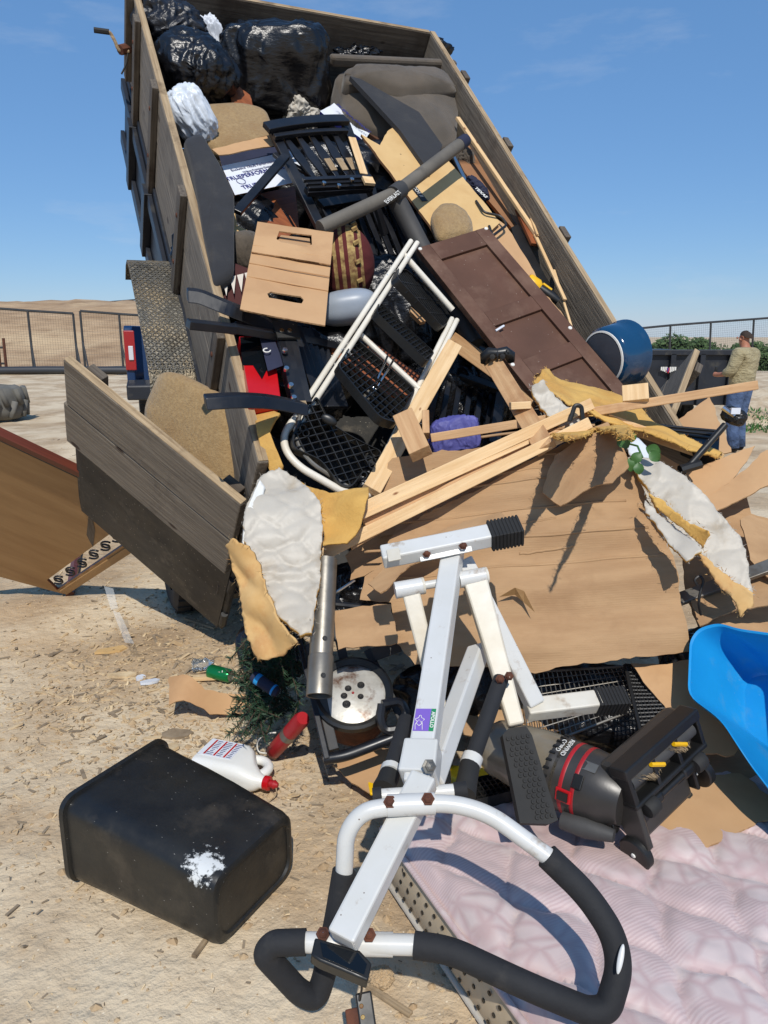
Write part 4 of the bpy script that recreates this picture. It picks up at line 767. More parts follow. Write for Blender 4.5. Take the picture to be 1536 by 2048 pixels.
def build_cabdoor():
    pl = pl3((833, 502, 3.92), (948, 437, 4.1), (1238, 774, 3.58)); a, b, c = [hit(*q, pl) for q in ((833, 502), (948, 437), (1238, 774))]
    Y = b - a; X = c - b; wy = Y.length; M = fr(a, X, Y); lx = X.length + .03
    if M.col[2].to_3d().dot(EYE - a) < 0: M = M @ Matrix.Scale(-1, 4, V((0, 0, 1)))
    sg = 1; root = thing('cabinet_door', 'dark brown three-panel cabinet door sliding down the load', 'cabinet door', a); t = .02; cb = K['cab']
    def bx(n, x0, x1, y0, y1, z0, z1, m=cb, par=root, bev=.003): return MB().box(((x0 + x1) / 2, (y0 + y1) / 2, (z0 + z1) / 2), ((x1 - x0) / 2, (y1 - y0) / 2, (z1 - z0) / 2)).obj(n, m, par, M, bev=bev)
    R = [0, .09, .40, .475, .655, .735, .965, 1]; sw = wy * .17
    bx('stile', 0, lx, 0, sw, -t, t); bx('stile', 0, lx, wy - sw, wy, -t, t)
    for i in range(0, 8, 2): bx('rail', R[i] * lx + .0005, R[i + 1] * lx - .0005, sw + .0005, wy - sw - .0005, -t, t - .0006)
    for i in range(1, 7, 2): bx('panel', R[i] * lx - .01, R[i + 1] * lx + .01, sw - .01, wy - sw + .01, -.012, .002)
    for x, y in ((.012, .012), (.012, wy - .012), (lx - .02, wy - .015), (lx * .66, .015), (lx * .6, wy - .02)): MB().lathe([(.001, .004), (.009, .003), (.011, 0)], V((x, y, t)), V((0, 0, 1)), 10).obj('plug', K['offwhite'], root, M)
    for x, y in ((lx * .5, wy * .13), (lx * .765, wy * .15)): MB().tube([(x, y, t + .004), (x - .01, y + .055, t + .006)], .006, 6).obj('chipped_mark', K['paper'], root, M)
build_cabdoor()
tag(sheet('hardboard_panel', [(905, 300), (945, 270), (1068, 448), (1078, 480), (1055, 492), (925, 340)], bp(-.22), .02, [K['hard'], K['redwood']], xi=(1, 2), step=.05, bev=.002), 'brown hardboard panel along the right side of the load', 'board')
def trim(label, pts, w, t, m='pine', group=None, up=None):
    a, b = pts; o = beam('wood_trim', a, b, w, t, K[m], None, up=up or BN, bev=.002); return tag(o, label, 'wood trim', group)
trim('long pale wood strip along the right plank side, upper one', (B(915, 236, -.08), B(1076, 474, -.12)), .03, .02); trim('reddish board end below the upper wood strip', (B(1040, 420, -.14), B(1072, 490, -.14)), .07, .02, 'redwood')
trim('thin split wood strip crossing the upper strip', (B(1038, 374, -.1), B(1075, 470, -.1)), .014, .012); trim('thin wood strip hanging down to the yellow tool', (B(1070, 470, -.12), B(1130, 600, -.12)), .022, .012); trim('thin wood strip between yellow tool and blue pot', (B(1108, 540, -.14), B(1150, 678, -.14)), .014, .01)
tag(sheet('cardboard_sheet', [(938, 400), (970, 420), (1012, 452), (1024, 470), (1130, 640), (1100, 640), (1000, 520), (950, 440)], bp(-.08), .006, [K['card2'], K['cardedge']], xi=(3, 4), jag=.002, warp=wob(.02, 3, 4), step=.03), 'tan cardboard strip right of the cabinet door', 'cardboard')
tag(MB().tube(rpath([B(952, 402, -.04), B(968, 425, -.03), B(1002, 432, -.03), B(1014, 450, -.03), B(985, 472, -.03), B(978, 452, -.03)], .03), .008, 6).obj('coat_hanger', K['wire'], world=True, smooth=40), 'bent dark wire hook on the cardboard strip', 'wire hook')
tag(sheet('black_panel', [(1022, 455), (1036, 448), (1100, 570), (1115, 590), (1098, 592), (1050, 540)], bp(-.16), .02, K['blackplast'], step=.05, bev=.002), 'narrow black panel beside the yellow tool', 'panel')
def build_yellowtool():
    root = thing('work_light', 'yellow and black hand tool lying on the right plank side', 'hand tool', B(1090, 580, -.1)); a = B(1068, 568, -.08); b = B(1120, 606, -.1); X = (b - a).normalized()
    M = fr(a, X, BN.cross(X)); MB().loft([[V((x, y * r, z * r)) for y, z in [(math.cos(q) * 1.0, math.sin(q) * .8) for q in [2 * math.pi * k / 16 for k in range(16)]]] for x, r in ((-.045, .034), (-.035, .044), (.02, .046), (.04, .032))]).obj('housing', K['yellow'], root, M, smooth=40)
    MB().lathe([(.038, -.047), (.030, -.047), (.026, -.03), (.001, -.025)], V(), V((1, 0, 0)), 16).obj('rim', K['yellow'], root, M, smooth=40); MB().lathe([(.001, -.032), (.014, -.032), (.014, -.03)], V(), V((1, 0, 0)), 10).obj('bulb', K['rust'], root, M)
    MB().tube([(.035, 0, 0), (.07, 0, 0), (.12, 0, 0), (.165, 0, 0)], [.024, .026, .028, .022], 12).obj('handle', K['blackplast'], root, M, smooth=40); MB().box((.07, .018, .02), (.03, .008, .008)).obj('trigger', K['yellow'], root, M, bev=.002)
build_yellowtool()
o = blob('cap', B(955, 378, -.16), ax3(B(955, 378, -.16), .1, .045, .06, -.8), K['navy'], None, .8, .2, 8, 5); tag(o, 'crumpled navy cloth cap with white letters by the right side', 'cap')
c_ = B(962, 385, -.08); X = B(985, 402, -.08) - B(940, 362, -.08); text('lettering', 'TEXAS', fr(c_, X, BN.cross(X)), .035, K['offwhite'], o, bold=.001)
tag(MB().tube([B(900, 300, -.2), B(945, 392, -.2)], .02, 10).obj('metal_tube', K['chrome'], world=True, smooth=40), 'short pale metal tube beside the sofa', 'metal tube')
bagat(925, 325, -.26, 50, 60, .08, 'pale crumpled cloth beside the sofa and metal tube', .4, .8, .3, 9, 'greyup', 9, 'cloth_bundle', 'cloth')
tag(sheet('broken_furniture', [(470, 398), (590, 372), (598, 455), (555, 470), (480, 452)], bp(-.3), .02, K['redwood'], xi=(0, 1), step=.05, bev=.003), 'reddish brown wood panel under the open carton', 'wood panel')
tag(sheet('broken_furniture', [(522, 440), (548, 395), (590, 460), (575, 475), (520, 470)], bp(-.2), .02, K['redwood'], xi=(0, 3), step=.05, bev=.003), 'pointed reddish wood piece above the flat carton', 'wood panel')
tag(sheet('broken_furniture', [(458, 438), (466, 395), (474, 450), (512, 468), (508, 478), (462, 468)], bp(-.12), .02, K['partb'], step=.05, bev=.003), 'pale edged drawer side left of the flat carton', 'drawer')
bagat(492, 505, -.14, 60, 80, .1, 'grey padded cushion left of the flat carton', .1, .7, .08, 5, 'greyup', 11, 'cushion', 'cushion')
def build_zig():
    pl = bp(-.06); pix = [(437, 560), (470, 530), (502, 548), (500, 606), (470, 612), (440, 590)]
    o = sheet('zigzag_cloth', pix, pl, .01, K['zigm'], warp=wob(.04, 6, 8), step=.025); tag(o, 'maroon and white zigzag cloth left of the flat carton', 'cloth')
    for k in range(4):
        m = MB(); x = 444 + k * 15; y = 558 - k * 4; m.add([B(x, y, -.025), B(x + 13, y - 3, -.025), B(x + 9, y + 34, -.025), B(x, y, -.03), B(x + 13, y - 3, -.03), B(x + 9, y + 34, -.03)], [(0, 1, 2), (5, 4, 3), (0, 3, 4, 1), (1, 4, 5, 2), (2, 5, 3, 0)]); m.obj('zigzag_tooth', K['zig'], o, world=True)
build_zig()
def build_flatcarton():
    a, b, c, d = (515, 443), (667, 465), (650, 652), (480, 618); pl = PL(B(*a, .02), B(*b, .06), B(*c, .2)); root = thing('flat_carton', 'folded-open tan carton with two hand holes on the load', 'carton', hit(*d, pl))
    def L(u, v): return (a[0] + (b[0] - a[0]) * u + (d[0] - a[0]) * v + (a[0] - b[0] + c[0] - d[0]) * u * v, a[1] + (b[1] - a[1]) * u + (d[1] - a[1]) * v + (a[1] - b[1] + c[1] - d[1]) * u * v)
    hA = [L(.28, .16), L(.30, .07), L(.72, .06), L(.74, .16), L(.68, .19), L(.34, .19)]; hB = [L(.28, .77), L(.32, .74), L(.68, .73), L(.72, .76), L(.70, .80), L(.31, .81)]
    q = [K['card2'], K['cardedge']]
    sheet('upper_flap', [L(0, 0), L(1, 0), L(1, .345), L(0, .345)], pl, .006, q, root, holes=[hA], warp=wob(.006, 4, 3), step=.025)
    sheet('lower_flap', [L(0, .355), L(1, .355), L(1, 1), L(0, 1)], PL(*[hit(*L(u, v), pl) + BN * w for u, v, w in ((0, .35, -.012), (1, .35, -.012), (.5, 1, .01))]), .006, q, root, holes=[hB], warp=wob(.006, 4, 5), step=.025)
    sheet('hole_flap', [L(.29, .19), L(.33, .11), L(.70, .10), L(.73, .19)], PL(hit(*L(.3, .19), pl), hit(*L(.7, .19), pl), hit(*L(.5, .05), pl) - BN * .05), .005, q, root)
    for v in (.27, .47, .62):
        p0, p1 = hit(*L(.0, v), pl), hit(*L(1, v), pl); n = pl[1] if pl[1].dot(EYE - p0) > 0 else -pl[1]; MB().tube([p0 + n * (-.001), p1 + n * (-.001)], .0035, 6).obj('crease', q[0], root, world=True)
build_flatcarton()
def build_redcushion():
    c = B(690, 528, -.16); ax = ax3(c, .155, .19, .13, .1); o = thing('round_cushion', 'round red and gold patterned cushion beside the flat carton', 'cushion', c)
    X, Y, Z = ax; m = MB(); rings = []; nu, nv = 48, 24
    for j in range(nv + 1):
        b = -math.pi / 2 + math.pi * min(max(j / nv, .01), .99); r = []
        for i in range(nu):
            a = 2 * math.pi * i / nu; g = 1 + .05 * abs(math.sin(6 * a)); r.append(c + (X * math.sin(b) + (Y * math.cos(a) + Z * math.sin(a)) * math.cos(b) * g))
        rings.append(r)
    n0 = len(m.f); m.loft(rings); m.m = [1 if (k // nu) in (9, 11, 13, 14, 16) else 0 for k in range(len(m.f))]
    m.obj('cover', [K['maroon'], K['gold']], o, world=True, smooth=True)
    for k in range(12):
        a = 2 * math.pi * k / 12; p = c + X * .35 + (Y * math.cos(a) + Z * math.sin(a)) * .97; MB().tube([p, p + X * .18 + Y * .05], .012, 5).obj('motif', K['gold'], o, world=True)
build_redcushion()
o = blob('plastic_bowl', B(695, 615, -.08), ax3(B(695, 622, -.12), .15, .085, .12, .15), K['tubgrey'], None, .75, 0, 4, 1); tag(o, 'smooth pale grey-white plastic tub behind the white cart', 'tub')
tag(sheet('broken_furniture', [(655, 640), (700, 650), (842, 752), (846, 790), (780, 790), (655, 700)], bp(-.18), .02, K['redwood'], xi=(0, 3), step=.06, bev=.003), 'red-brown panel showing through the white cart', 'wood panel')
tag(sheet('orange_lid', [(820, 612), (835, 625), (852, 642), (842, 644), (822, 626)], bp(-.1), .02, K['pine2'], step=.05), 'short bright wood scrap inside the white cart', 'wood scrap')
def build_redbox():
    root = thing('red_carton', 'glossy red and black carton under the upturned folding chair', 'carton', B(525, 790, -.05))
    a, b, c, d = B(478, 672, .0), B(545, 672, .0), B(562, 798, .06), B(500, 800, .06); Z = BN * .12
    m = MB(); m.add([a, b, c, d, a - Z, b - Z, c - Z, d - Z], [(0, 1, 2, 3), (7, 6, 5, 4), (0, 4, 5, 1), (1, 5, 6, 2), (2, 6, 7, 3), (3, 7, 4, 0)]); m.obj('body', K['red'], root, world=True, bev=.004)
    pA = PL(a + BN * .003, b + BN * .003, c + BN * .003); sheet('black_print', [(480, 674), (520, 674), (536, 735), (524, 758), (506, 730), (484, 730)], pA, .002, K['glass'], root); sheet('flap', [(518, 668), (545, 668), (568, 730), (536, 742)], PL(a + BN * .05, b + BN * .05, c + BN * .02), .004, K['navy'], root)
    MB().tube([hit(530 + 7 * math.cos(q), 718 + 4 * math.sin(q), pA) + BN * .05 for q in [k * .6 for k in range(9)]], .003, 5).obj('white_mark', K['offwhite'], root, world=True)
build_redbox()
tag(pad('chair_back', [(282, 812), (314, 738), (352, 742), (460, 796), (470, 850), (466, 960), (440, 1000), (360, 960), (284, 850)], pl3((312, 742, 3.5), (458, 800, 3.3), (450, 960, 3.25)), .1, K['tanup'], None, .1, .02), 'tan woven chair back wedged between left tailgate and bed', 'chair back')
# ------------------------------------------------------------------ white cart with black trays
def gridtray(name, pix, pl, parent, nx, ny, lip=.035, bar=.004, xi=(0, 1)):
    M, poly = pframe(pix, pl, xi); rp = rnd2(poly, .03, 4); m = MB(); x0 = min(p[0] for p in rp); x1 = max(p[0] for p in rp); y0 = min(p[1] for p in rp); y1 = max(p[1] for p in rp)
    def span(v, axis):
        xs = []
        for i in range(len(rp)):
            a, b = rp[i - 1], rp[i]
            if (a[1 - axis] > v) != (b[1 - axis] > v): t = (v - a[1 - axis]) / (b[1 - axis] - a[1 - axis]); xs.append(a[axis] + t * (b[axis] - a[axis]))
        return sorted(xs)
    for k in range(1, nx):
        x = x0 + (x1 - x0) * k / nx; s = span(x, 1)
        for a, b in zip(s[::2], s[1::2]): m.box((x, (a + b) / 2, -.008), (bar / 2, (b - a) / 2, .008))
    for k in range(1, ny):
        y = y0 + (y1 - y0) * k / ny; s = span(y, 0)
        for a, b in zip(s[::2], s[1::2]): m.box(((a + b) / 2, y, -.0085), ((b - a) / 2, bar / 2, .0075))
    t = m.obj('grid', K['blackplast'], parent, M); stuffpart(t)
    m = MB(); n = len(rp); q = [V((x, y, 0)) for x, y in rp]; cx = sum(q, V()) / n; inn = [cx + (p - cx) * .965 for p in q]
    m.loft([[p + V((0, 0, .006)) for p in q], [p - V((0, 0, lip)) for p in q], [p - V((0, 0, lip)) for p in inn], [p + V((0, 0, .006)) for p in inn], [p + V((0, 0, .006)) for p in q]], False, False)
    m.obj('tray_rim', K['blackplast'], parent, M); return M
def build_cart():
    root = thing('utility_cart', 'white metal cart with black grid trays lying on the load', 'cart', B(655, 960, .1)); w = K['cartw']; D = lambda x, y, dd: P(x, y, dd)
    tl, bl, tr, br = D(822, 482, 3.75), D(566, 872, 3.0), D(914, 640, 3.75), D(748, 980, 3.05)
    for off in (0, .035):
        o3 = RT * off * .9 - UP * off * .25
        MB().tube([tl + o3, bl.lerp(tl, .03) + o3], .013, 10).obj('rail', w, root, world=True, smooth=40)
        MB().tube([tr - o3 * .8, br.lerp(tr, .05) - o3 * .8], .013, 10).obj('rail', w, root, world=True, smooth=40)
    bar = lambda a, b, r=.013: MB().tube([a, b], r, 10).obj('crossbar', w, root, world=True, smooth=40)
    bar(D(806, 508, 3.7), D(905, 620, 3.78), .016); bar(D(704, 654, 3.42), D(838, 778, 3.42), .014)
    MB().tube(rpath([bl.lerp(tl, .06), bl, D(572, 905, 2.96), D(600, 935, 2.95), D(690, 986, 2.98), D(738, 994, 3.0), br.lerp(tr, .08)], .05, 8), .016, 10).obj('handle_bow', w, root, world=True, smooth=40)
    MB().tube(rpath([bl.lerp(tl, .12) + UP * .02, D(590, 884, 2.98), D(620, 925, 2.97), D(700, 976, 3.0)], .05, 8), .009, 8).obj('handle_bow', K['steelgrey'], root, world=True, smooth=40)
    for i, (pix, nx, ny, q) in enumerate([
        ([(795, 536), (812, 540), (878, 596), (904, 642), (884, 656), (792, 556)], 14, 4, ((795, 536, 3.62), (884, 656, 3.62), (904, 620, 3.95))),
        ([(757, 604), (868, 706), (855, 726), (750, 624)], 16, 4, ((757, 604, 3.5), (868, 706, 3.5), (855, 726, 3.35))),
        ([(709, 676), (830, 780), (794, 848), (760, 838), (674, 733)], 15, 8, ((709, 676, 3.4), (830, 780, 3.4), (794, 848, 3.1))),
        ([(632, 790), (660, 846), (700, 872), (738, 892), (766, 904), (742, 950), (728, 942), (702, 976), (680, 972), (640, 920), (584, 896), (584, 870)], 13, 9, ((632, 790, 3.1), (742, 940, 3.05), (584, 890, 2.95)))]):
        gridtray('tray', pix, pl3(*q), root, nx, ny)
    for x, y in ((596, 862), (606, 856), (590, 882), (612, 866), (745, 930), (738, 918), (728, 950)): MB().lathe([(.014, -.012), (.014, .012), (.011, .012), (.011, -.012), (.014, -.012)], D(x, y, 3.0), (EYE - D(x, y, 3.0)), 14).obj('cup_ring', K['blackplast'], root, world=True)
    blob('caster', D(658, 840, 3.02), ax3(D(658, 840, 3.02), .035, .02, .012, -.5), K['blackplast'], root, 1, 0)
build_cart()
o = thing('tongs', 'steel kitchen tongs hooked over the white cart', 'tongs', P(745, 790, 3.28))
for dx in (0, 13): MB().tube([P(775 + dx, 712 + dx * .5, 3.36), P(752 + dx * .6, 765, 3.28), P(738 + dx * .3, 795, 3.24)], [.005, .006, .009], 6).obj('arm', K['chrome'], o, world=True, smooth=True)
MB().tube([P(742, 780, 3.25), P(730, 800, 3.22)], .018, 8).obj('grip', K['greyfoam'], o, world=True, smooth=True)
# ------------------------------------------------------------------ lumber
def lum(label, a, b, w=.085, t=.038, m='pine', up=None, name='lumber'):
    return tag(beam(name, P(*a), P(*b), w, t, K[m], None, up=up, bev=.003), label, 'lumber')
lum('pine stud running along the right rail of the white cart', (908, 690, 3.62), (742, 982, 2.98), .075)
lum('shaded brown stud behind the game controller', (905, 680, 3.9), (1075, 800, 3.5), .08, m='pine2')
lum('pine stud with worn edges under the game controller', (980, 715, 3.42), (1092, 898, 2.88), .08, m='pine2'); lum('short pine block nailed under the worn stud', (1020, 812, 3.05), (1060, 810, 3.05), .03, .05, 'pine')
lum('short thick pine block beside the purple cloth', (808, 832, 3.05), (842, 908, 2.92), .085, .06, 'pine2'); lum('short pine offcut behind the thick block', (851, 826, 3.15), (852, 872, 3.1), .03, .05, 'pine2')
lum('long thin pine strip reaching out to the far right', (862, 876, 3.1), (1514, 770, 2.95), .036, .03, 'pine2'); 
lum('uppermost stud of the pine bundle on the big cardboard', (722, 1018, 2.82), (1182, 808, 3.0), .046, .036)
lum('middle stud of the pine bundle on the big cardboard', (728, 1048, 2.84), (1140, 860, 3.0), .05, .035, 'pine2'); lum('broad stud of the pine bundle, lower one', (640, 1112, 2.78), (1178, 846, 2.92), .045, .036); lum('thin lath between the two upper studs of the pine bundle', (724, 1034, 2.80), (1090, 868, 2.96), .02, .02); lum('thin pale lath along the lower stud of the pine bundle', (690, 1078, 2.78), (1120, 872, 2.94), .022, .018); lum('lowest stud of the pine bundle peeking out', (700, 1092, 2.80), (1000, 915, 2.94), .035, .03, 'pine2')
lum('chunky pine block standing on the thin strip at right', (1270, 774, 3.02), (1272, 806, 3.0), .1, .06, 'pine'); lum('pine stud at right sloping under the yellow foam', (1210, 838, 3.05), (1440, 918, 3.2), .05, .035, 'pine'); lum('pine stud at right edge of the white satin', (1300, 905, 3.1), (1362, 942, 3.1), .035, .03, 'pine2')
lum('grey board under the sloping pine stud at right', (1230, 870, 3.12), (1410, 935, 3.25), .1, .02, 'oldwood')
# ------------------------------------------------------------------ small things on the lumber
c = P(910, 872, 3.25); o = blob('purple_bag', c, ax3(c, .115, .09, .05, .1), K['purple'], None, .6, .22, 4.5, 3); tag(o, 'crumpled purple cloth bag between the lumber', 'cloth bag')
def build_pad():
    c = P(995, 712, 3.36); X, Y, Z = ax3(c, 1, 1, 1, .05); root = thing('game_controller', 'black game controller on the end of a stud', 'game controller', c); M = fr(c, X, Y); m = MB()
    m.tube([(-.06, -.03, 0), (-.055, .0, .008), (-.035, .014, .012), (0, .012, .012), (.035, .014, .012), (.055, .0, .008), (.06, -.03, 0)], [.016, .026, .028, .022, .028, .026, .016], 12).obj('shell', K['blackplast'], root, M, smooth=True)
    for x in (-.022, .022): MB().lathe([(.009, .03), (.009, .044), (.012, .048), (.001, .05)], V((x, -.002, 0)), V((0, 0, 1)), 12).obj('thumbstick', K['rubber'], root, M, smooth=40)
    for x, y in ((.04, .022), (.048, .014), (.04, .006), (.032, .014)): MB().lathe([(.005, .034), (.004, .042), (.001, .043)], V((x, y, 0)), V((0, 0, 1)), 8).obj('button', K['rubber'], root, M)
    MB().tube(rpath([(0, .03, .02), (0, .0, .042), (0, -.03, .02)], .02), .005, 6).obj('cable', K['wire'], root, M)
build_pad()
def build_pot():
    c = P(1222, 712, 3.72); root = thing('roasting_pot', 'dark blue enamel pot on its side at the right', 'pot', c); ax = (P(1272, 705, 3.75) - P(1212, 718, 3.68)).normalized(); ax = (ax + V((0, .12, .0))).normalized(); o = P(1205, 716, 3.66)
    MB().lathe([(.115, -.002), (.13, .0), (.146, .02), (.150, .08), (.152, .14), (.162, .15), (.162, .165), (.150, .165), (.14, .15), (.136, .02), (.001, .015)], o, ax, 40).obj('body', K['enamelblue'], root, world=True, smooth=50)
    MB().lathe([(.001, -.006), (.110, -.006), (.124, -.003)], o, ax, 40).obj('base', K['slate'], root, world=True, smooth=50); MB().lathe([(.123, -.006), (.131, -.004), (.131, .003), (.123, .0)], o, ax, 40).obj('base_ring', K['offwhite'], root, world=True, smooth=50)
build_pot()
c = P(1330, 830, 3.3)
# ------------------------------------------------------------------ foam and quilt rags, cardboard on the heap
CQ = [K['card'], K['cardedge']]
def crd(label, pix, q, xi=(0, 1), warp=None, jag=.005, step=.025, m=None, seed=1, name='cardboard_sheet'):
    return tag(sheet(name, pix, pl3(*q), .006, m or CQ, None, xi, jag=jag, step=step, warp=warp or wob(.02, 2.5, seed), seed=seed), label, 'cardboard')
def bigwarp(x, y): return .05 * fbm(x * 1.4, y * 1.4, 2, 2) + .05 * abs((((y + .03 * nz(x * 2, y * 2, 4) - .03 * x) / .21) % 1) - .5) + .02 * abs(nz(x * 2.4, y * 5, 5)) + .025 * abs(((x / .47 + .2 * nz(x, y * 3, 2)) % 1) - .5) - .05 * sm(.75, 1.25, x) * sm(.0, .5, y) + .004 * math.sin(y * 36) * sm(.1, .3, abs(nz(x, y * 1.5, 8)))
crd('largest torn cardboard sheet leaning on the heap behind the white machine', [(722, 1205), (730, 1155), (770, 1125), (783, 1078), (848, 1028), (947, 991), (1050, 934), (1120, 897), (1214, 848), (1240, 880), (1258, 939), (1300, 1010), (1333, 1078), (1357, 1167), (1381, 1300), (1323, 1309), (1234, 1321), (1155, 1329), (1056, 1343), (960, 1335), (830, 1330), (790, 1285), (783, 1208)],
    ((722, 1205, 2.8), (1214, 848, 3.0), (1381, 1300, 2.62)), (20, 14), bigwarp, .0045, .022)
o = bpy.data.objects['cardboard_sheet.001'] if 'cardboard_sheet.001' in bpy.data.objects else None
bc = [q for q in S.objects if q.get('label', '').startswith('largest torn')][0]; Mb = WM[bc.name]
for y0, x0, x1 in ((.085, .05, 1.12), (.19, .02, 1.08), (.31, .0, 1.02), (.42, .12, 1.0), (.53, .3, .98), (.64, .5, .95), (.14, .6, .8), (.25, .55, .75), (.47, .5, .85)):
    pts = [V((x0 + (x1 - x0) * k / 40, y0 + .004 * nz(k * .2, y0 * 9) + .02 * (k / 40), 0)) for k in range(41)]; pts = [p for p in pts]
    for p in pts: p.z = bigwarp(p.x, p.y) - .0012
    MB().tube(pts, .0055, 6).obj('crease', K['card'], bc, Mb, smooth=True)
crd('bent upper corner of the big cardboard, folded forward', [(1085, 985), (1110, 920), (1160, 885), (1216, 850), (1240, 882), (1258, 940), (1225, 975), (1165, 990), (1120, 1010)], ((1085, 985, 2.82), (1216, 850, 2.93), (1258, 940, 2.78)), (0, 3), seed=21, warp=lambda x, y: .02 * fbm(x * 4, y * 4, 3) + .03 * math.sin(x * 9))
crd('long torn cardboard strip lying on the big sheet', [(735, 1165), (800, 1100), (900, 1050), (1000, 1020), (1010, 1035), (900, 1085), (820, 1130), (760, 1185)], ((735, 1165, 2.70), (1000, 1020, 2.78), (820, 1130, 2.70)), (0, 3), seed=22)
crd('cardboard sheet behind the pine bundle', [(742, 1015), (785, 915), (860, 905), (1040, 893), (1065, 935), (900, 1020), (760, 1075)], ((742, 1015, 2.98), (1065, 935, 3.12), (785, 915, 3.05)), (1, 3), seed=2)
crd('brown cardboard sheet in shadow under the pine bundle', [(720, 1070), (800, 1020), (860, 1030), (790, 1080), (770, 1130), (700, 1160), (690, 1110)], ((720, 1070, 2.98), (860, 1030, 3.0), (700, 1160, 2.9)), (0, 1), seed=3)
crd('small torn cardboard flap left of the big sheet', [(667, 1223), (783, 1209), (795, 1287), (720, 1296), (677, 1302)], ((667, 1223, 2.68), (783, 1209, 2.7), (677, 1302, 2.6)), (0, 1), seed=4)
crd('cardboard triangle beside the right tailgate', [(1352, 845), (1385, 822), (1418, 792), (1440, 850), (1463, 907), (1440, 912), (1390, 885)], ((1352, 845, 3.75), (1418, 792, 3.8), (1463, 907, 3.5)), (0, 2), seed=5, m=[K['card2'], K['cardedge']])
crd('cardboard panel at right below the trimmer pole', [(1352, 958), (1430, 922), (1510, 892), (1480, 940), (1420, 1005), (1385, 985)], ((1352, 958, 3.05), (1510, 892, 3.1), (1420, 1005, 2.95)), (0, 2), seed=6, m=[K['card2'], K['cardedge']])
crd('cardboard panel standing at the right frame edge', [(1412, 1000), (1532, 903), (1640, 880), (1640, 940), (1520, 975), (1430, 1022)], ((1412, 1000, 2.95), (1532, 903, 3.05), (1640, 940, 2.9)), (0, 1), seed=7, m=[K['card2'], K['cardedge']])
crd('wide flattened carton under the white quilt at right', [(1355, 1020), (1490, 980), (1500, 1030), (1640, 1060), (1640, 1290), (1480, 1285), (1395, 1255), (1370, 1180)], ((1355, 1020, 3.05), (1640, 1060, 3.0), (1480, 1285, 2.75)), (0, 3), seed=8)
crd('carton flap with a fold beside the blue tub', [(1480, 1040), (1500, 1030), (1640, 1080), (1640, 1180), (1560, 1170), (1500, 1120)], ((1480, 1040, 2.85), (1640, 1080, 2.8), (1500, 1120, 2.75)), (1, 2), seed=18)
crd('lower carton strip right of the big sheet', [(1378, 1190), (1500, 1150), (1640, 1140), (1640, 1190), (1470, 1215), (1400, 1250)], ((1378, 1190, 2.78), (1640, 1140, 2.7), (1400, 1250, 2.68)), (0, 2), seed=19)
crd('cardboard box flap between wire rack and blue tub', [(1262, 1328), (1390, 1318), (1425, 1400), (1482, 1490), (1470, 1508), (1380, 1505), (1368, 1460)], ((1262, 1328, 2.72), (1390, 1318, 2.7), (1470, 1508, 2.45)), (0, 5), seed=9, m=[K['card2'], K['cardedge']])
crd('cardboard sheet under the vacuum head at right', [(1330, 1690), (1310, 1640), (1360, 1560), (1480, 1545), (1550, 1600), (1545, 1635), (1420, 1690), (1378, 1707)], ((1330, 1690, 2.16), (1480, 1545, 2.45), (1545, 1635, 2.26)), (0, 4), seed=10, m=[K['card2'], K['cardedge']], warp=wob(.012, 3, 3))
crd('dark cardboard in the shade under the blue tub', [(1380, 1490), (1480, 1480), (1640, 1560), (1640, 1660), (1500, 1570), (1400, 1580)], ((1380, 1490, 2.6), (1480, 1480, 2.62), (1640, 1660, 2.3)), (0, 1), seed=11)
crd('curled cardboard strip on the ground by the left tailgate', [(338, 1354), (380, 1362), (412, 1385), (490, 1376), (488, 1418), (418, 1426), (372, 1412), (342, 1420)], ((338, 1354, 3.35), (490, 1376, 3.3), (418, 1426, 3.22)), (0, 3), seed=12, m=[K['card2'], K['cardedge']], warp=lambda x, y: .05 * math.sin(x * 14))
crd('stained cardboard on the ground under the burner', [(665, 1530), (740, 1490), (830, 1500), (850, 1590), (760, 1602), (715, 1570)], ((665, 1530, 2.8), (830, 1500, 2.78), (760, 1602, 2.6)), (0, 2), seed=13, m=[K['card2'], K['cardedge']])
tag(MB().add([P(*q) for q in ((998, 1194, 2.68), (1030, 1175, 2.66), (1048, 1182, 2.67), (1070, 1225, 2.66), (1048, 1205, 2.68), (1030, 1190, 2.68))], [(0, 1, 4, 5), (1, 2, 3, 4)]).obj('packing_tape', K['orange'], world=True), 'curl of brown packing tape on the big cardboard sheet', 'tape')
def quiltwarp(amp, base, sc, seed, s=.13, lam=.2, A=.035, fl=0):
    def f(x, y):
        x0_, y0_ = x, y; x = x + .035 * fbm(x0_ * 5, y0_ * 5, seed + 1, 2); y = y + .035 * fbm(x0_ * 5, y0_ * 5, seed + 8, 2); a = A * math.sin(2 * math.pi * y / lam); d = 9
        for sg in (1, -1):
            u = ((x + sg * a) / s + (0 if sg > 0 else .5)) % 1.0; d = min(d, min(u, 1 - u) * s)
        return amp * .8 * (1 - math.exp(-d / .008)) + base * fbm(x * sc * .55, y * sc * .55, seed, 2) + .55 * base * abs(nz(x * sc * .5, y * sc * 1.6, seed + 4)) + .25 * base * abs(nz(x * sc * 3 + y * sc, y * sc * .9, seed + 6)) + .0012 * nz(x * 40, y * 40, seed)
    return f
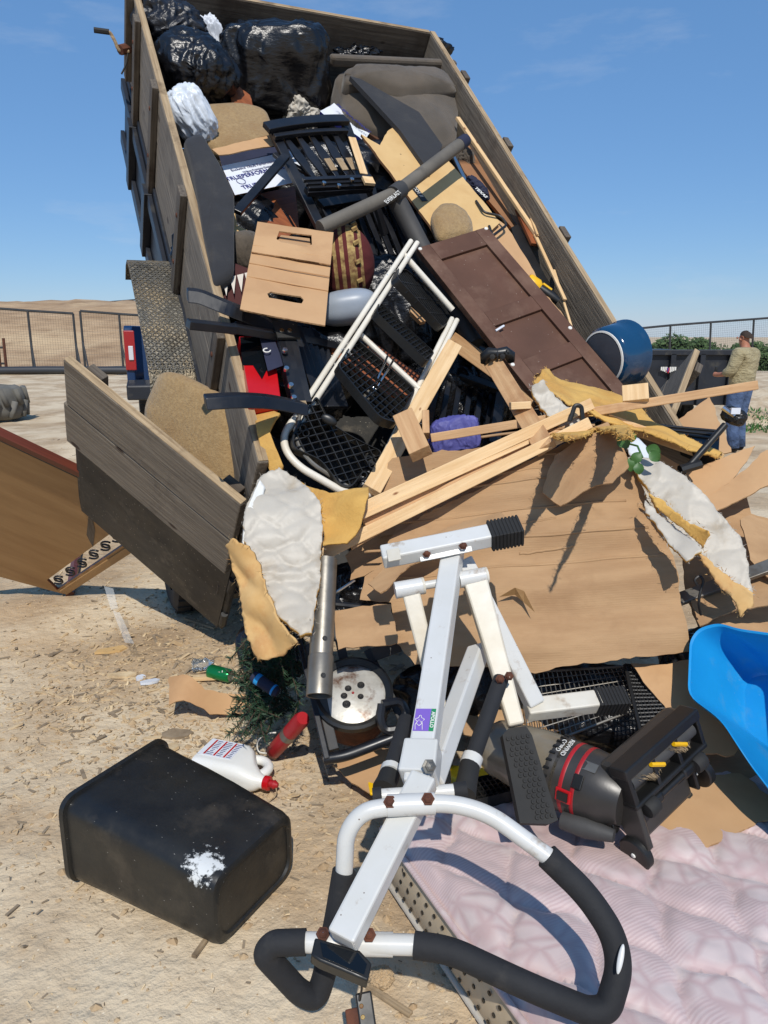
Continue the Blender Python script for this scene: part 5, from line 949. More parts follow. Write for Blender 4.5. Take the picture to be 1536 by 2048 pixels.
def rag(name, label, pix, q, m, xi=(0, 1), thick=.02, warp=None, step=.012, jag=.004, cat='mattress rag', seed=1):
    pl = pl3(*q); o = tag(sheet(name, pix, pl, thick, [K[m], K['foam']] if m == 'quilt' else [K[m], K[m]], None, xi, step=step, jag=jag, warp=warp, seed=seed, smooth=True), label, cat)
    if m in ('quilt', 'foam', 'foam2') and jag > .002:              # torn threads and crumbs along the rim
        M, poly = pframe(pix, pl, xi); rnd = random.Random(seed + len(label)); t = MB(); n = len(poly); wf = warp or (lambda x, y: 0)
        for i in range(n):
            a, b = V(poly[i]), V(poly[(i + 1) % n])
            for k in range(int((b - a).length / .006)):
                p = a.lerp(b, rnd.random()) + V((rnd.gauss(0, .005), rnd.gauss(0, .005))); z = wf(p.x, p.y) - rnd.random() * thick; q0 = V((p.x, p.y, z)); d = V((rnd.gauss(0, 1), rnd.gauss(0, 1), rnd.gauss(0, .6))).normalized(); l = rnd.uniform(.004, .02); s = d.orthogonal().normalized() * rnd.uniform(.0006, .0022)
                t.add([q0 - s, q0 + s, q0 + d * l + s * .3, q0 + d * l - s * .3], [(0, 1, 2, 3)])
        stuffpart(t.obj('frayed_edge', K['quilt'] if m == 'quilt' else K[m], o, M))
    return o
FQ = lambda a, s, sd: (lambda x, y: a * fbm(x * s * .7, y * s * .7, sd, 2) + a * .6 * abs(nz(x * s * .8, y * s * 1.7, sd + 2)) + .0015 * nz(x * 45, y * 45, sd))
rag('quilt_rag', 'long white quilted mattress cover draped at the right', [(1255, 915), (1300, 920), (1340, 945), (1400, 985), (1440, 1030), (1480, 1080), (1490, 1120), (1505, 1185), (1488, 1200), (1440, 1150), (1400, 1110), (1375, 1085), (1330, 1060), (1295, 1000)], ((1255, 915, 2.9), (1505, 1185, 2.6), (1440, 1030, 2.75)), 'quilt', (0, 6), .02, quiltwarp(.009, .05, 4, 3, .11, .17, .03), .011)
rag('foam_rag', 'torn yellow foam strip along the white quilt at right', [(1296, 985), (1330, 1003), (1380, 1048), (1418, 1062), (1405, 1096), (1370, 1062), (1320, 1024)], ((1296, 985, 2.74), (1418, 1062, 2.62), (1370, 1062, 2.66)), 'foam', (0, 3), .009, FQ(.03, 8, 2), .012, .006)
rag('quilt_rag', 'ragged underside of the right quilt hanging over the cardboard edge', [(1290, 1000), (1330, 1035), (1385, 1085), (1402, 1110), (1372, 1128), (1335, 1085), (1300, 1030)], ((1290, 1000, 2.7), (1402, 1110, 2.55), (1335, 1085, 2.6)), 'quilt', (0, 3), .015, FQ(.03, 7, 4), .012, .006)
rag('quilt_rag', 'torn tail of the right quilt pointing down at the frame edge', [(1395, 1098), (1420, 1120), (1470, 1165), (1506, 1185), (1508, 1205), (1480, 1235), (1472, 1205), (1430, 1165)], ((1395, 1098, 2.62), (1506, 1185, 2.55), (1480, 1235, 2.55)), 'foam2', (0, 3), .015, FQ(.03, 8, 6), .012, .006)
rag('foam_rag', 'arched yellow foam sheet above the big cardboard', [(1068, 762), (1088, 742), (1135, 746), (1190, 772), (1270, 822), (1360, 868), (1445, 906), (1420, 914), (1330, 888), (1250, 852), (1190, 836), (1140, 805), (1100, 780)], ((1068, 762, 3.15), (1445, 906, 3.1), (1250, 852, 3.0)), 'foam', (1, 6), .010, FQ(.04, 6, 7), .015, .006)
rag('quilt_rag', 'torn white wadding under the arched yellow foam', [(1064, 772), (1085, 764), (1120, 798), (1152, 828), (1165, 850), (1142, 872), (1100, 832), (1074, 800)], ((1064, 772, 3.05), (1165, 850, 2.98), (1100, 832, 3.0)), 'quilt', (0, 4), .02, quiltwarp(.01, .035, 6, 9, .08, .12, .02), .01, .006)
rag('foam_rag', 'yellow foam edge curling over the top of the big cardboard', [(1100, 868), (1180, 842), (1218, 835), (1255, 850), (1262, 872), (1232, 860), (1190, 858), (1130, 878)], ((1100, 868, 3.0), (1255, 850, 2.98), (1190, 858, 2.96)), 'foam', (0, 3), .015, FQ(.015, 8, 8), .014)
rag('plastic_wrap', 'pale silvery plastic sheet at the top right corner of the cardboard', [(1240, 868), (1275, 880), (1320, 930), (1400, 985), (1380, 1000), (1290, 955), (1262, 930)], ((1240, 868, 2.98), (1400, 985, 2.85), (1262, 930, 2.9)), 'bluewhite', (0, 3), .006, FQ(.03, 6, 3), .015, .003, 'plastic sheet')
rag('quilt_rag', 'white quilted mattress cover hanging at the left below the cart', [(522, 952), (560, 938), (600, 962), (640, 1008), (646, 1060), (634, 1200), (624, 1268), (600, 1274), (560, 1240), (520, 1150), (490, 1092), (492, 1055), (505, 1000)], ((522, 952, 2.84), (646, 1060, 2.72), (600, 1274, 2.5)), 'quilt', (3, 6), .025, quiltwarp(.010, .06, 4, 5, .12, .2, .035), .01)
rag('foam_rag', 'stained yellow foam peeling off the left quilt', [(450, 1092), (474, 1078), (500, 1092), (522, 1150), (562, 1232), (600, 1284), (572, 1300), (512, 1322), (490, 1280), (475, 1200), (455, 1132)], ((450, 1092, 2.6), (600, 1284, 2.42), (490, 1280, 2.5)), 'foam2', (0, 5), .010, FQ(.07, 6, 11), .012, .006)
rag('foam_rag', 'smooth yellow foam sheet spread beside the left quilt', [(535, 905), (560, 930), (610, 965), (660, 990), (700, 986), (738, 978), (742, 1005), (722, 1060), (696, 1092), (650, 1100), (640, 1010), (560, 948)], ((535, 905, 2.95), (738, 978, 2.8), (650, 1100, 2.7)), 'foam', (2, 5), .009, FQ(.07, 5, 12), .014, .002)
rag('foam_rag', 'looped yellow foam between the bed end and the cart', [(510, 828), (545, 818), (562, 832), (546, 880), (566, 930), (546, 962), (530, 915)], ((510, 828, 3.02), (562, 832, 3.0), (546, 962, 2.86)), 'foam', (1, 5), .015, lambda x, y: .06 * math.sin(x * 12), .012, .001)
rag('quilt_rag', 'plain white cloth edge left of the hanging quilt', [(520, 960), (530, 975), (508, 1060), (500, 1092), (486, 1088), (492, 1020)], ((520, 960, 2.78), (530, 975, 2.78), (486, 1088, 2.66)), 'whiteplast', (0, 3), .015, FQ(.02, 6, 13), .012, .001)
# ------------------------------------------------------------------ right-hand bits of the heap
def build_blackpanel():
    pl = pl3((1298, 846, 3.3), (1440, 860, 3.25), (1437, 912, 3.1)); o = sheet('louvred_panel', [(1298, 846), (1440, 860), (1437, 912), (1400, 906), (1330, 872)], pl, .05, K['blackpaint'], bev=.004); tag(o, 'flat black louvred panel behind the trimmer pole', 'panel')
    for k in range(3): beam('louvre', hit(1304 + k * 10, 851 + k * 7, pl), hit(1437, 863 + k * 8, pl), .012, .014, K['blackplast'], o, up=pl[1])
build_blackpanel()
def build_trimmer():
    root = thing('string_trimmer', 'black string trimmer head on a pole at the right', 'trimmer', P(1372, 938, 2.95)); c = P(1468, 832, 3.0)
    MB().tube([P(1366, 945, 2.95), P(1450, 850, 3.0)], .014, 10).obj('pole', K['blackplast'], root, world=True, smooth=40); blob('motor_head', c, ax3(c, .05, .035, .04, -.4), K['blackplast'], root, .7, .1, 10, 2)
    MB().tube([P(1446, 815, 2.98), P(1470, 832, 2.96)], .011, 8).obj('spool', K['chrome'], root, world=True, smooth=40); MB().box(P(1471, 822, 2.95), (.018, .004, .012)).obj('plate', K['paper'], root, world=True)
    MB().tube([P(1360, 940, 2.95), P(1400, 928, 2.96)], .02, 8).obj('coupling', K['blackplast'], root, world=True, smooth=40)
build_trimmer()
def build_sprig():
    root = thing('leafy_sprig', 'wilted green leafy sprig at the corner of the big cardboard', 'plant', P(1265, 890, 2.86)); MB().tube([P(1248, 885, 2.9), P(1275, 892, 2.84), P(1285, 915, 2.8)], .004, 6).obj('stem', K['leaf'], root, world=True)
    for k, (x, y, a, s) in enumerate(((1256, 896, 2.2, .06), (1292, 895, -.3, .055), (1270, 912, 4.5, .06), (1282, 905, 4.1, .05), (1262, 885, 1.5, .04), (1276, 925, 4.9, .045), (1300, 902, -.8, .05))):
        c = P(x, y, 2.82 - .01 * k); X, Y, Z = ax3(c, 1, 1, 1, a); n = 6; m = MB(); vs = []
        for i in range(n + 1):
            t = i / n; w = s * .42 * math.sin(math.pi * min(1, t * .95 + .03)) ** .8; z = .012 * math.sin(t * 3)
            vs += [c + X * (s * t) - Y * w + Z * z, c + X * (s * t) + Z * (z - .006), c + X * (s * t) + Y * w + Z * z]
        m.add(vs, [(3 * i + j, 3 * i + j + 1, 3 * i + j + 4, 3 * i + j + 3) for i in range(n) for j in (0, 1)]).obj('leaf', K['leaf'], root, world=True, smooth=True)
build_sprig()
tag(beam('metal_strip', P(1355, 1200, 2.80), P(1640, 1095, 2.68), .05, .02, K['steelgrey'], up=UP - FW), 'grey metal strip sticking out below the right quilt', 'metal strip')
tag(MB().tube(rpath([P(1140, 842, 2.92), P(1150, 810, 2.92), P(1163, 812, 2.92), P(1166, 850, 2.92), P(1166, 880, 2.95)], .03), .009, 8).obj('bent_rod', K['blackplast'], world=True, smooth=40), 'bent black rod hooked over the pine bundle', 'rod')
tag(MB().tube(rpath([P(1395, 1170, 2.66), P(1388, 1160, 2.66), P(1400, 1150, 2.66), P(1408, 1162, 2.66), P(1396, 1200, 2.66), P(1402, 1230, 2.68)], .03), .005, 6).obj('wire_loop', K['wire'], world=True, smooth=40), 'small loop of black wire on the grey metal strip', 'wire')
def build_tub():
    pl = pl3((1385, 1265, 2.62), (1640, 1280, 2.35), (1385, 1400, 2.45)); pix = [(1384, 1285), (1400, 1262), (1440, 1250), (1475, 1262), (1640, 1285), (1700, 1690), (1550, 1590), (1500, 1525), (1445, 1440), (1380, 1392)]
    M, poly = pframe(pix, pl, (3, 4)); poly = rnd2(poly, .04, 4); root = thing('plastic_tub', 'bright blue plastic tub tipped open at the right edge', 'tub', hit(1445, 1440, pl)); n = len(poly); cx = sum(p[0] for p in poly) / n; cy = sum(p[1] for p in poly) / n
    ring = lambda k, z, dx=0, dy=0: [V((cx + dx + (x - cx) * k, cy + dy + (y - cy) * k, z)) for x, y in poly]
    m = MB(); m.loft([ring(1.0, .0), ring(1.03, .004), ring(1.035, -.012), ring(1.005, -.02), ring(.93, -.14, .02, .03), ring(.86, -.27, .04, .05), ring(.82, -.29, .04, .05), ring(.002, -.29, .04, .05)], False, False); m.obj('shell', K['blue'], root, M, smooth=35)
    m = MB(); m.loft([ring(1.0, .0), ring(.985, -.02), ring(.91, -.14, .02, .03), ring(.84, -.265, .04, .05), ring(.80, -.28, .04, .05), ring(.002, -.28, .04, .05)], False, False); m.obj('inside', K['blue'], root, M, smooth=35)
    for k in range(3):
        a = V(poly[int(n * (.05 + .02 * k))]); 
build_tub()
def wirepanel(name, label, pix, pl, nx, ny, mt, r=.0025, xi=(0, 1), group=None):
    a, b, c, d = [hit(x, y, pl) for x, y in pix]; root = thing(name, label, 'wire rack', d, group); m = MB()
    for k in range(nx + 1): m.tube([a.lerp(b, k / nx), d.lerp(c, k / nx)], r, 4)
    for k in range(ny + 1): m.tube([a.lerp(d, k / ny), b.lerp(c, k / ny)], r, 4)
    stuffpart(m.obj('wires', K[mt], root, world=True)); MB().tube([a, b, c, d, a], r * 2.5, 6).obj('border_rod', K[mt], root, world=True); return root
wirepanel('wire_rack', 'wire rack in the shade under the big cardboard', [(1040, 1345), (1275, 1332), (1320, 1400), (1060, 1500)], pl3((1040, 1345, 2.82), (1275, 1332, 2.85), (1060, 1500, 2.6)), 26, 9, 'steelgrey', .002)
wirepanel('wire_rack', 'black wire basket side right of the shaded wire rack', [(1250, 1330), (1290, 1335), (1392, 1490), (1290, 1500)], pl3((1250, 1330, 2.76), (1290, 1335, 2.74), (1290, 1500, 2.5)), 9, 22, 'wire', .003)
for k, (x, y, d, sx, sy, lb) in enumerate(((1200, 1420, 2.95, .3, .17, 'black bag added as dark fill behind the wire racks'), (720, 1190, 3.12, .17, .14, 'black bag added as dark fill left of the big cardboard'), (545, 1300, 3.2, .14, .16, 'black bag added as dark fill under the hanging left quilt'), (900, 1380, 3.05, .24, .14, 'black bag added as dark fill behind the legs of the white machine'), (1420, 1330, 3.0, .2, .16, 'black bag added as dark fill behind the blue tub'), (800, 1000, 3.4, .3, .2, 'black bag added as dark fill behind the cardboard and pine bundle'), (1150, 950, 3.5, .4, .2, 'black bag added as dark fill behind the top of the big cardboard'))):
    c = P(x, y, d); tag(blob('trash_bag', c, ax3(c, sx, sy, .14, .1 * k), K['bag'], None, .7, .22, 4, 40 + k), lb, 'trash bag')  # bags added behind the heap to keep its openings dark
# support under the heap: more cartons mostly hidden
crd('crushed carton buried under the big cardboard', [(830, 1340), (1250, 1330), (1300, 1420), (1050, 1480), (850, 1460)], ((830, 1340, 3.1), (1250, 1330, 3.1), (850, 1460, 2.9)), (0, 1), seed=15)
# ------------------------------------------------------------------ burner, pipe, frame, garland: the dark left foot of the heap
def build_burner():
    c = P(706, 1388, 2.72); ax = (EYE - c).normalized() * .72 + V((0, 0, .62)); ax.normalize(); root = thing('burner_pot', 'rust-stained steel burner drum with a pale lid', 'burner', c)
    MB().lathe([(.124, -.02), (.126, .0), (.138, .012), (.142, .004), (.142, -.02), (.130, -.06), (.128, -.15), (.001, -.15)], c, ax, 40).obj('drum', K['rust'], root, world=True, smooth=50)
    MB().lathe([(.118, .006), (.136, .02), (.146, .014), (.147, -.01), (.14, -.014)], c, ax, 40).obj('rim', K['blackplast'], root, world=True, smooth=50)
    x = V((1, 0, 0)); x = (x - ax * x.dot(ax)).normalized(); y = ax.cross(x); M = fr(c, x, y); l = MB().lathe([(.001, .008), (.10, .006), (.122, -.004)], V(), V((0, 0, 1)), 40).obj('lid', M_['lid'], root, M, smooth=50)
    for u, v, r in ((-.018, .018, .009), (-.032, -.012, .009), (.028, -.014, .008), (-.022, -.045, .011), (.028, .032, .010)): MB().lathe([(r * 1.4, .0085), (r, .011), (.001, .0105)], V((u, v, 0)), V((0, 0, 1)), 12).obj('hole', K['blackplast'], l, M)
    MB().lathe([(.005, .009), (.003, .013), (.001, .013)], V((.0, 0, 0)), V((0, 0, 1)), 10).obj('screw', K['redm'], l, M)
M_['lid'] = mat('galvanised_lid', (200, 198, 190), (170, 166, 156), 14, rough=.4, metal=.35, bump=.1, bsc=40, c3=(104, 72, 52), sc3=11, f3=(.5, .64)); build_burner()
def build_pipe():
    a, b = P(652, 1120, 2.72), P(638, 1392, 2.5); d = (b - a).normalized(); root = thing('steel_pipe', 'grey steel pipe with bolt holes standing over the burner', 'pipe', b); M = fr(a, d, UP)
    l = (b - a).length; MB().lathe([(.041, 0), (.041, l * .72), (.0415, l * .72), (.044, l * .73), (.044, l), (.039, l), (.038, l * .6), (.001, l * .6)], V(), V((1, 0, 0)), 28).obj('tube', K['steelgrey'], root, M, smooth=50)
    z = (EYE - a).normalized()
    for t, rr in ((.62, .041), (.88, .0443)):
        p = a + d * l * t; n = (EYE - p); n = (n - d * n.dot(d)).normalized(); n = (n + RT * .25).normalized(); MB().lathe([(.009, -.004), (.009, .0015), (.001, .0015)], p + n * rr, n, 12).obj('bolt_hole', K['blackplast'], root, world=True)
build_pipe()
def build_frame():
    root = thing('broken_chair', 'black steel chair frame around the burner drum', 'frame', G(660, 1525)); bk = K['blackpaint']
    beam('side_rail', P(588, 1235, 2.9), P(655, 1522, 2.58), .06, .02, bk, root, up=RT); beam('side_rail', P(618, 1290, 2.82), P(668, 1500, 2.6), .035, .02, K['darktube'], root)
    MB().tube(rpath([P(648, 1518, 2.58), P(690, 1512, 2.58), P(800, 1470, 2.62), P(830, 1440, 2.66)], .04), .02, 10).obj('foot_tube', bk, root, world=True, smooth=40)
    MB().tube(rpath([P(764, 1408, 2.62), P(800, 1402, 2.64), P(814, 1425, 2.64), P(800, 1458, 2.6), P(770, 1462, 2.6), P(760, 1440, 2.6), P(764, 1408, 2.62)], .02), .016, 8).obj('handle_loop', bk, root, world=True, smooth=40)
    beam('brace', P(655, 1170, 2.95), P(690, 1330, 2.85), .035, .012, K['darktube'], root); beam('brace', P(735, 1300, 2.88), P(805, 1440, 2.68), .03, .012, K['darktube'], root); beam('brace', P(745, 1310, 2.84), P(800, 1290, 2.86), .05, .012, K['darktube'], root)
    MB().tube([P(640, 1205, 2.9), P(740, 1215, 2.9)], .012, 8).obj('rod', bk, root, world=True, smooth=40); MB().tube([P(650, 1200, 2.95), P(710, 1160, 2.95)], .006, 6).obj('rod', K['chrome'], root, world=True, smooth=40)
build_frame()
def build_garland():
    root = thing('artificial_tree', 'crushed dark green artificial tree under the left quilt', 'artificial tree', G(545, 1450)); rnd = random.Random(5); m = MB(); st = MB()
    for k in range(120):
        a = P(rnd.uniform(485, 600), rnd.uniform(1270, 1440), rnd.uniform(2.85, 3.05)); d = V((rnd.gauss(-.2, .5), rnd.gauss(-.5, .3), rnd.gauss(-.1, .5))).normalized(); l = rnd.uniform(.06, .13); st.tube([a, a + d * l], .003, 4)
        for i in range(44):
            t = rnd.random(); p = a + d * l * t; q = V((rnd.gauss(0, 1), rnd.gauss(0, 1), rnd.gauss(0, 1))).normalized(); q = (q + d * .8).normalized(); s = q.orthogonal().normalized() * .0026; e = p + q * rnd.uniform(.02, .04); m.add([p - s, p + s, e], [(0, 1, 2)])
    st.obj('branch', K['bark'], root, world=True); stuffpart(m.obj('needles', K['needle'], root, world=True))
build_garland()
def cyl(name, label, cat, a, b, r, mt, caps=None):
    d = (b - a).normalized(); root = thing(name, label, cat, a); M = fr(a, d, UP if abs(d.dot(UP)) < .9 else RT); return root, M, (b - a).length
root, M, l = cyl('drink_bottle', 'dark bottle with blue rings lying on the artificial tree', 'bottle', P(506, 1352, 2.82), P(556, 1386, 2.78), .02, 'navy'); MB().lathe([(.001, 0), (.02, .0), (.022, .01), (.022, l * .85), (.015, l), (.001, l)], V(), V((1, 0, 0)), 18).obj('body', K['navy'], root, M, smooth=50)
for t in (.15, .22, .8): MB().lathe([(.0225, l * t), (.0228, l * t + .002), (.0228, l * t + .007), (.0225, l * t + .009)], V(), V((1, 0, 0)), 18).obj('blue_ring', K['blue'], root, M, smooth=50)
root, M, l = cyl('fuel_canister', 'red cylinder with a silver label beside the white jug', 'canister', G(545, 1505, .03), P(606, 1436, 2.72), .03, 'redm'); MB().lathe([(.001, 0), (.02, 0), (.029, .012), (.030, .03), (.030, l - .02), (.024, l), (.001, l)], V(), V((1, 0, 0)), 22).obj('body', K['redm'], root, M, smooth=50)
MB().lathe([(.0305, l * .5), (.0305, l * .62)], V(), V((1, 0, 0)), 22).obj('silver_label', K['steelgrey'], root, M, smooth=True); MB().tube(rpath([(0, 0, .02), (-.03, .02, .05), (.0, .06, .05), (.06, .06, .02), (.08, .05, 0)], .03), .003, 6).obj('wire_handle', K['offwhite'], root, M, smooth=True)
root, M, l = cyl('soda_can', 'crushed green soda can on the ground', 'can', G(418, 1342, .03), G(462, 1352, .03), .032, 'cangreen'); m = MB().lathe([(.001, .003), (.024, .0), (.028, .004), (.033, .014), (.0335, l * .5), (.033, l - .012), (.027, l), (.024, l - .004), (.001, l - .004)], V(), V((1, 0, 0)), 28)
for p in m.v: p += V((0, .006 * nz(p.x * 40, p.y * 40, p.z * 40), .006 * nz(p.x * 40, p.z * 40, 3)))
m.m = [1 if (k // 28) in (0, 1, 6, 7) else 0 for k in range(len(m.f))]; m.obj('shell', [K['cangreen'], K['steelgrey']], root, M, smooth=40); X = M.col[0].to_3d(); text('lettering', 'ale', fr(M @ V((l * .6, 0, 0)) + (EYE - M.translation).normalized() * .0375, X, UP), .045, K['offwhite'], root)
root, M, l = cyl('plastic_bottle', 'crumpled clear plastic bottle beside the green can', 'bottle', G(386, 1330, .03), G(420, 1326, .04), .03, 'glassp'); m = MB().lathe([(.001, 0), (.026, 0), (.03, .01), (.026, l * .3), (.031, l * .45), (.027, l * .6), (.03, l * .8), (.014, l), (.012, l + .02), (.001, l + .02)], V(), V((1, 0, 0)), 20)
for p in m.v: p += V((0, .01 * nz(p.x * 30, p.y * 30, p.z * 30), .01 * nz(p.x * 30, p.z * 30, 3)))
m.obj('shell', K['glassp'], root, M, smooth=True)
tag(sheet('plastic_tray', [(730, 1540), (745, 1536), (800, 1538), (806, 1578), (790, 1588), (740, 1586)], (V((0, 0, .07)), V((0, 0, 1))), .012, K['yellow'], step=.04, bev=.004), 'yellow plastic lid under the machine, left of its column', 'plastic lid')
tag(sheet('plastic_tray', [(900, 1530), (990, 1538), (985, 1568), (905, 1580)], (V((0, 0, .2)), V((0, 0, 1))), .012, K['yellow'], step=.04, bev=.004), 'yellow plastic edge right of the machine column', 'plastic lid')
root = thing('plastic_crate', 'black mesh crate edge beside the foot pedal', 'crate', G(950, 1600, .2)); gridtray('tray', [(935, 1560), (1015, 1545), (1035, 1582), (945, 1605)], (V((0, 0, .235)), V((0, 0, 1))), root, 9, 5)
# ------------------------------------------------------------------ pink mattress
def build_mattress():
    T = .205; c0 = G(768, 1638, T); X = V((.43, -.903, 0)).normalized(); Y = V((.903, .43, 0)).normalized(); M = fr(V((c0.x, c0.y, 0)), X, Y); LX, LY = 1.95, 1.36
    root = thing('mattress', 'pink quilted mattress lying flat at the lower right', 'mattress', V((c0.x, c0.y, 0))); fl = 1 if M.col[2].z > 0 else -1
    if fl < 0: M = fr(V((c0.x, c0.y, 0)), X, -Y)
    sy = fl; st = .011; nx, ny = int(LX / st), int(LY / st); vs = []; fs = []
    def hgt(x, y):
        e = min(x, LX - x, y, LY - y); u = x + .03 * fbm(x * 4, y * 4, 1); v = y + .03 * fbm(x * 4, y * 4, 7)
        a_ = .05 * math.sin(2 * math.pi * u / .34); d_ = min(min(w_, 1 - w_) * .23 for w_ in (((v + a_) / .23) % 1, ((v - a_) / .23 + .5) % 1)); q = 1 - math.exp(-d_ / .022)
        z = .024 * q + .004 * nz(u * 22, v * 9, 3) * (1 - q) + .0025 * nz(u * 30, v * 30, 8) + .006 * fbm(x * 6, y * 6, 4, 3) + .003 * abs(nz(x * 16, y * 16, 2)) + .02 * fbm(x * 1.3, y * 1.3, 6)
        return T - .012 + z * sm(0, .06, e) - .03 * (1 - sm(0, .035, e))
    for j in range(ny + 1):
        for i in range(nx + 1): x = LX * i / nx; y = LY * j / ny; vs.append((x, sy * y, hgt(x, y)))
    for j in range(ny):
        for i in range(nx): a = j * (nx + 1) + i; fs.append((a, a + 1, a + nx + 2, a + nx + 1))
    MB().add(vs, fs).obj('top', K['pink'], root, M, smooth=True)
    b = MB(); zt, zb = T - .042, .015; ring = []
    n = 40
    per = [(LX * i / n, 0) for i in range(n)] + [(LX, LY * i / n) for i in range(n)] + [(LX * (1 - i / n), LY) for i in range(n)] + [(0, LY * (1 - i / n)) for i in range(n)]
    cx, cy = LX / 2, LY / 2
    def off(p, o): return (p[0] + (o if p[0] > cx else -o), p[1] + (o if p[1] > cy else -o))
    def R(o, z): return [V((off(p, o)[0], sy * off(p, o)[1], z)) for p in per]
    b.loft([R(0, zt), R(.008, zt - .03), R(.012, (zt + zb) / 2), R(.008, zb + .03), R(0, zb)], False, True); b.obj('border', K['ticking'], root, M, smooth=40)
    vents = MB()
    for i in range(44):
        for j in range(3): vents.lathe([(.006, .0), (.006, .003), (.001, .003)], V((.03 + i * .044 + (.022 if j % 2 else 0), -sy * .0115, zb + .035 + j * .042)), V((0, -sy, 0)), 8)
    stuffpart(vents.obj('vent_holes', K['blackplast'], root, M))
    for z in (zt + .006, zb - .002): MB().tube(R(.006, z) + [R(.006, z)[0]], .009, 8).obj('piping', K['quilt'] if z < .1 else K['pink'], root, M, smooth=True)
build_mattress()
# ------------------------------------------------------------------ vacuum cleaner
def build_vacuum():
    root = thing('vacuum_cleaner', 'upright vacuum cleaner lying on its side on the mattress', 'vacuum cleaner', G(1280, 1745, .22)); bp_ = K['blackplast']
    a, b = P(985, 1490, 2.40), P(1236, 1592, 2.14); d = (b - a).normalized(); l = (b - a).length; M = fr(a, d, EYE - a)
    MB().lathe([(.001, 0), (.076, 0), (.084, .01), (.090, .03), (.090, .06), (.100, .12), (.106, .17), (.106, .26), (.104, l * .56)], V(), V((1, 0, 0)), 36).obj('dust_cup', K['smoke'], root, M, smooth=35)
    MB().lathe([(.104, l * .54), (.110, l * .55), (.110, l * .58), (.106, l * .60), (.106, l * .8), (.098, l * .95), (.075, l * 1.06), (.001, l * 1.08)], V(), V((1, 0, 0)), 36).obj('motor_housing', K['vac'], root, M, smooth=35)
    m = MB()
    for k in range(30): q = 2 * math.pi * k / 30; m.box(V((l * .565, math.cos(q) * .1105, math.sin(q) * .1105)), (.008, .004, .003), Matrix.Rotation(q, 3, 'X'))
    stuffpart(m.obj('air_slots', K['void'], root, M))
    for x, rr in ((.67, .1062), (.76, .1062)): MB().lathe([(rr, l * x), (rr + .0006, l * x + .001), (rr + .0006, l * x + .011), (rr, l * x + .012)], V(), V((1, 0, 0)), 36).obj('red_band', K['redm'], root, M, smooth=True)
    # writing on the housing, turned to the eye
    def rl(t, ang):                                                    # a point on the housing and its frame
        ey = (EYE - (a + d * l * t)); ey = (ey - d * ey.dot(d)).normalized(); sd = d.cross(ey); n = ey * math.cos(ang) + sd * math.sin(ang); return a + d * l * t + n * .108, n
    for t, ang, s, sz in ((.587, .75, 'CORD', .019), (.635, .75, 'REWIND', .019)):
        for sg in (1,): 
            p, n = rl(t, -ang); Xx = (n.cross(d)); text('lettering', s, fr(p, d.cross(n) * -1, d * 1) if False else fr(p, Xx * -1, -d if False else d), sz, K['offwhite'], root)
    p, n = rl(.83, -.45); MB().box((0, 0, .0), (.024, .014, .001)).obj('grey_label', K['steelgrey'], root, fr(p - n * .004, d, n.cross(d)))
    p, n = rl(.72, .55); MB().box((0, 0, 0), (.024, .02, .004)).obj('red_latch', K['red'], root, fr(p, d, n.cross(d)), bev=.003); MB().box((0, 0, .004), (.016, .013, .004)).obj('latch_recess', bp_, root, fr(p, d, n.cross(d)))
    p, n = rl(.80, .05); MB().box((0, 0, 0), (.014, .02, .004)).obj('vent', K['void'], root, fr(p, d, n.cross(d)), bev=.002)
    # floor head: underside looks to the right and to the eye
    pl = pl3((1246, 1545, 2.04), (1388, 1420, 2.2), (1300, 1708, 2.09)); A, Bq, D = hit(1246, 1545, pl), hit(1388, 1420, pl), hit(1300, 1708, pl); X = Bq - A; lx = X.length; Y = D - A; Y = Y - X.normalized() * Y.dot(X.normalized()); ly = Y.length
    Mh = fr(A, X, Y); s = 1 if Mh.col[2].to_3d().dot(EYE - A) > 0 else -1
    def bx(n, x0, x1, y0, y1, z0, z1, mt=bp_, par=root, bev=.005): return MB().box(((x0 + x1) / 2, (y0 + y1) / 2, s * (z0 + z1) / 2), (abs(x1 - x0) / 2, abs(y1 - y0) / 2, abs(z1 - z0) / 2)).obj(n, mt, par, Mh, bev=bev)
    hd = bx('floor_head', 0, lx, 0, ly * .52, -.10, -.03, K['vac'], root, .02); bx('nozzle_wall', -.004, lx + .004, -.006, .028, -.05, .012, bp_, hd); bx('nozzle_wall', -.002, lx + .002, ly * .40, ly * .46, -.05, .010, bp_, hd)
    for x in (0, .33, .66, 1): bx('nozzle_bar', x * (lx - .014), x * (lx - .014) + .014, .026, ly * .41, -.04, .008, bp_, hd, .002)
    MB().tube([(.02, ly * .21, s * -.02), (lx - .02, ly * .21, s * -.02)], .024, 14).obj('brush_roll', K['darktube'], hd, Mh, smooth=40); br = MB(); rnd = random.Random(3)
    for k in range(500):
        x = rnd.uniform(.03, lx - .03); q = x * 22 + rnd.choice((0, math.pi)) + rnd.gauss(0, .15); dv = V((0, math.cos(q), math.sin(q))); p = V((x, ly * .21, s * -.02)); w = V((.0012, 0, 0)); br.add([p + dv * .02 - w, p + dv * .02 + w, p + dv * .042], [(0, 1, 2)])
    stuffpart(br.obj('bristles', K['oldend'], hd, Mh)); 
    for x in (.3, .62): MB().tube([(lx * x, ly * .21 - .02, s * .006), (lx * x + .05, ly * .21 + .012, s * .004)], .007, 6).obj('yellow_bristle_row', K['yellow'], hd, Mh)
    for k in range(2): bx('axle_block', lx * (.12 + .5 * k), lx * (.12 + .5 * k) + .07, ly * .47, ly * .60, -.05, .012, bp_, root, .01)
    MB().tube([(lx * .1, ly * .535, s * .0), (lx * .95, ly * .535, s * .0)], .010, 10).obj('roller_axle', bp_, root, Mh, smooth=40)
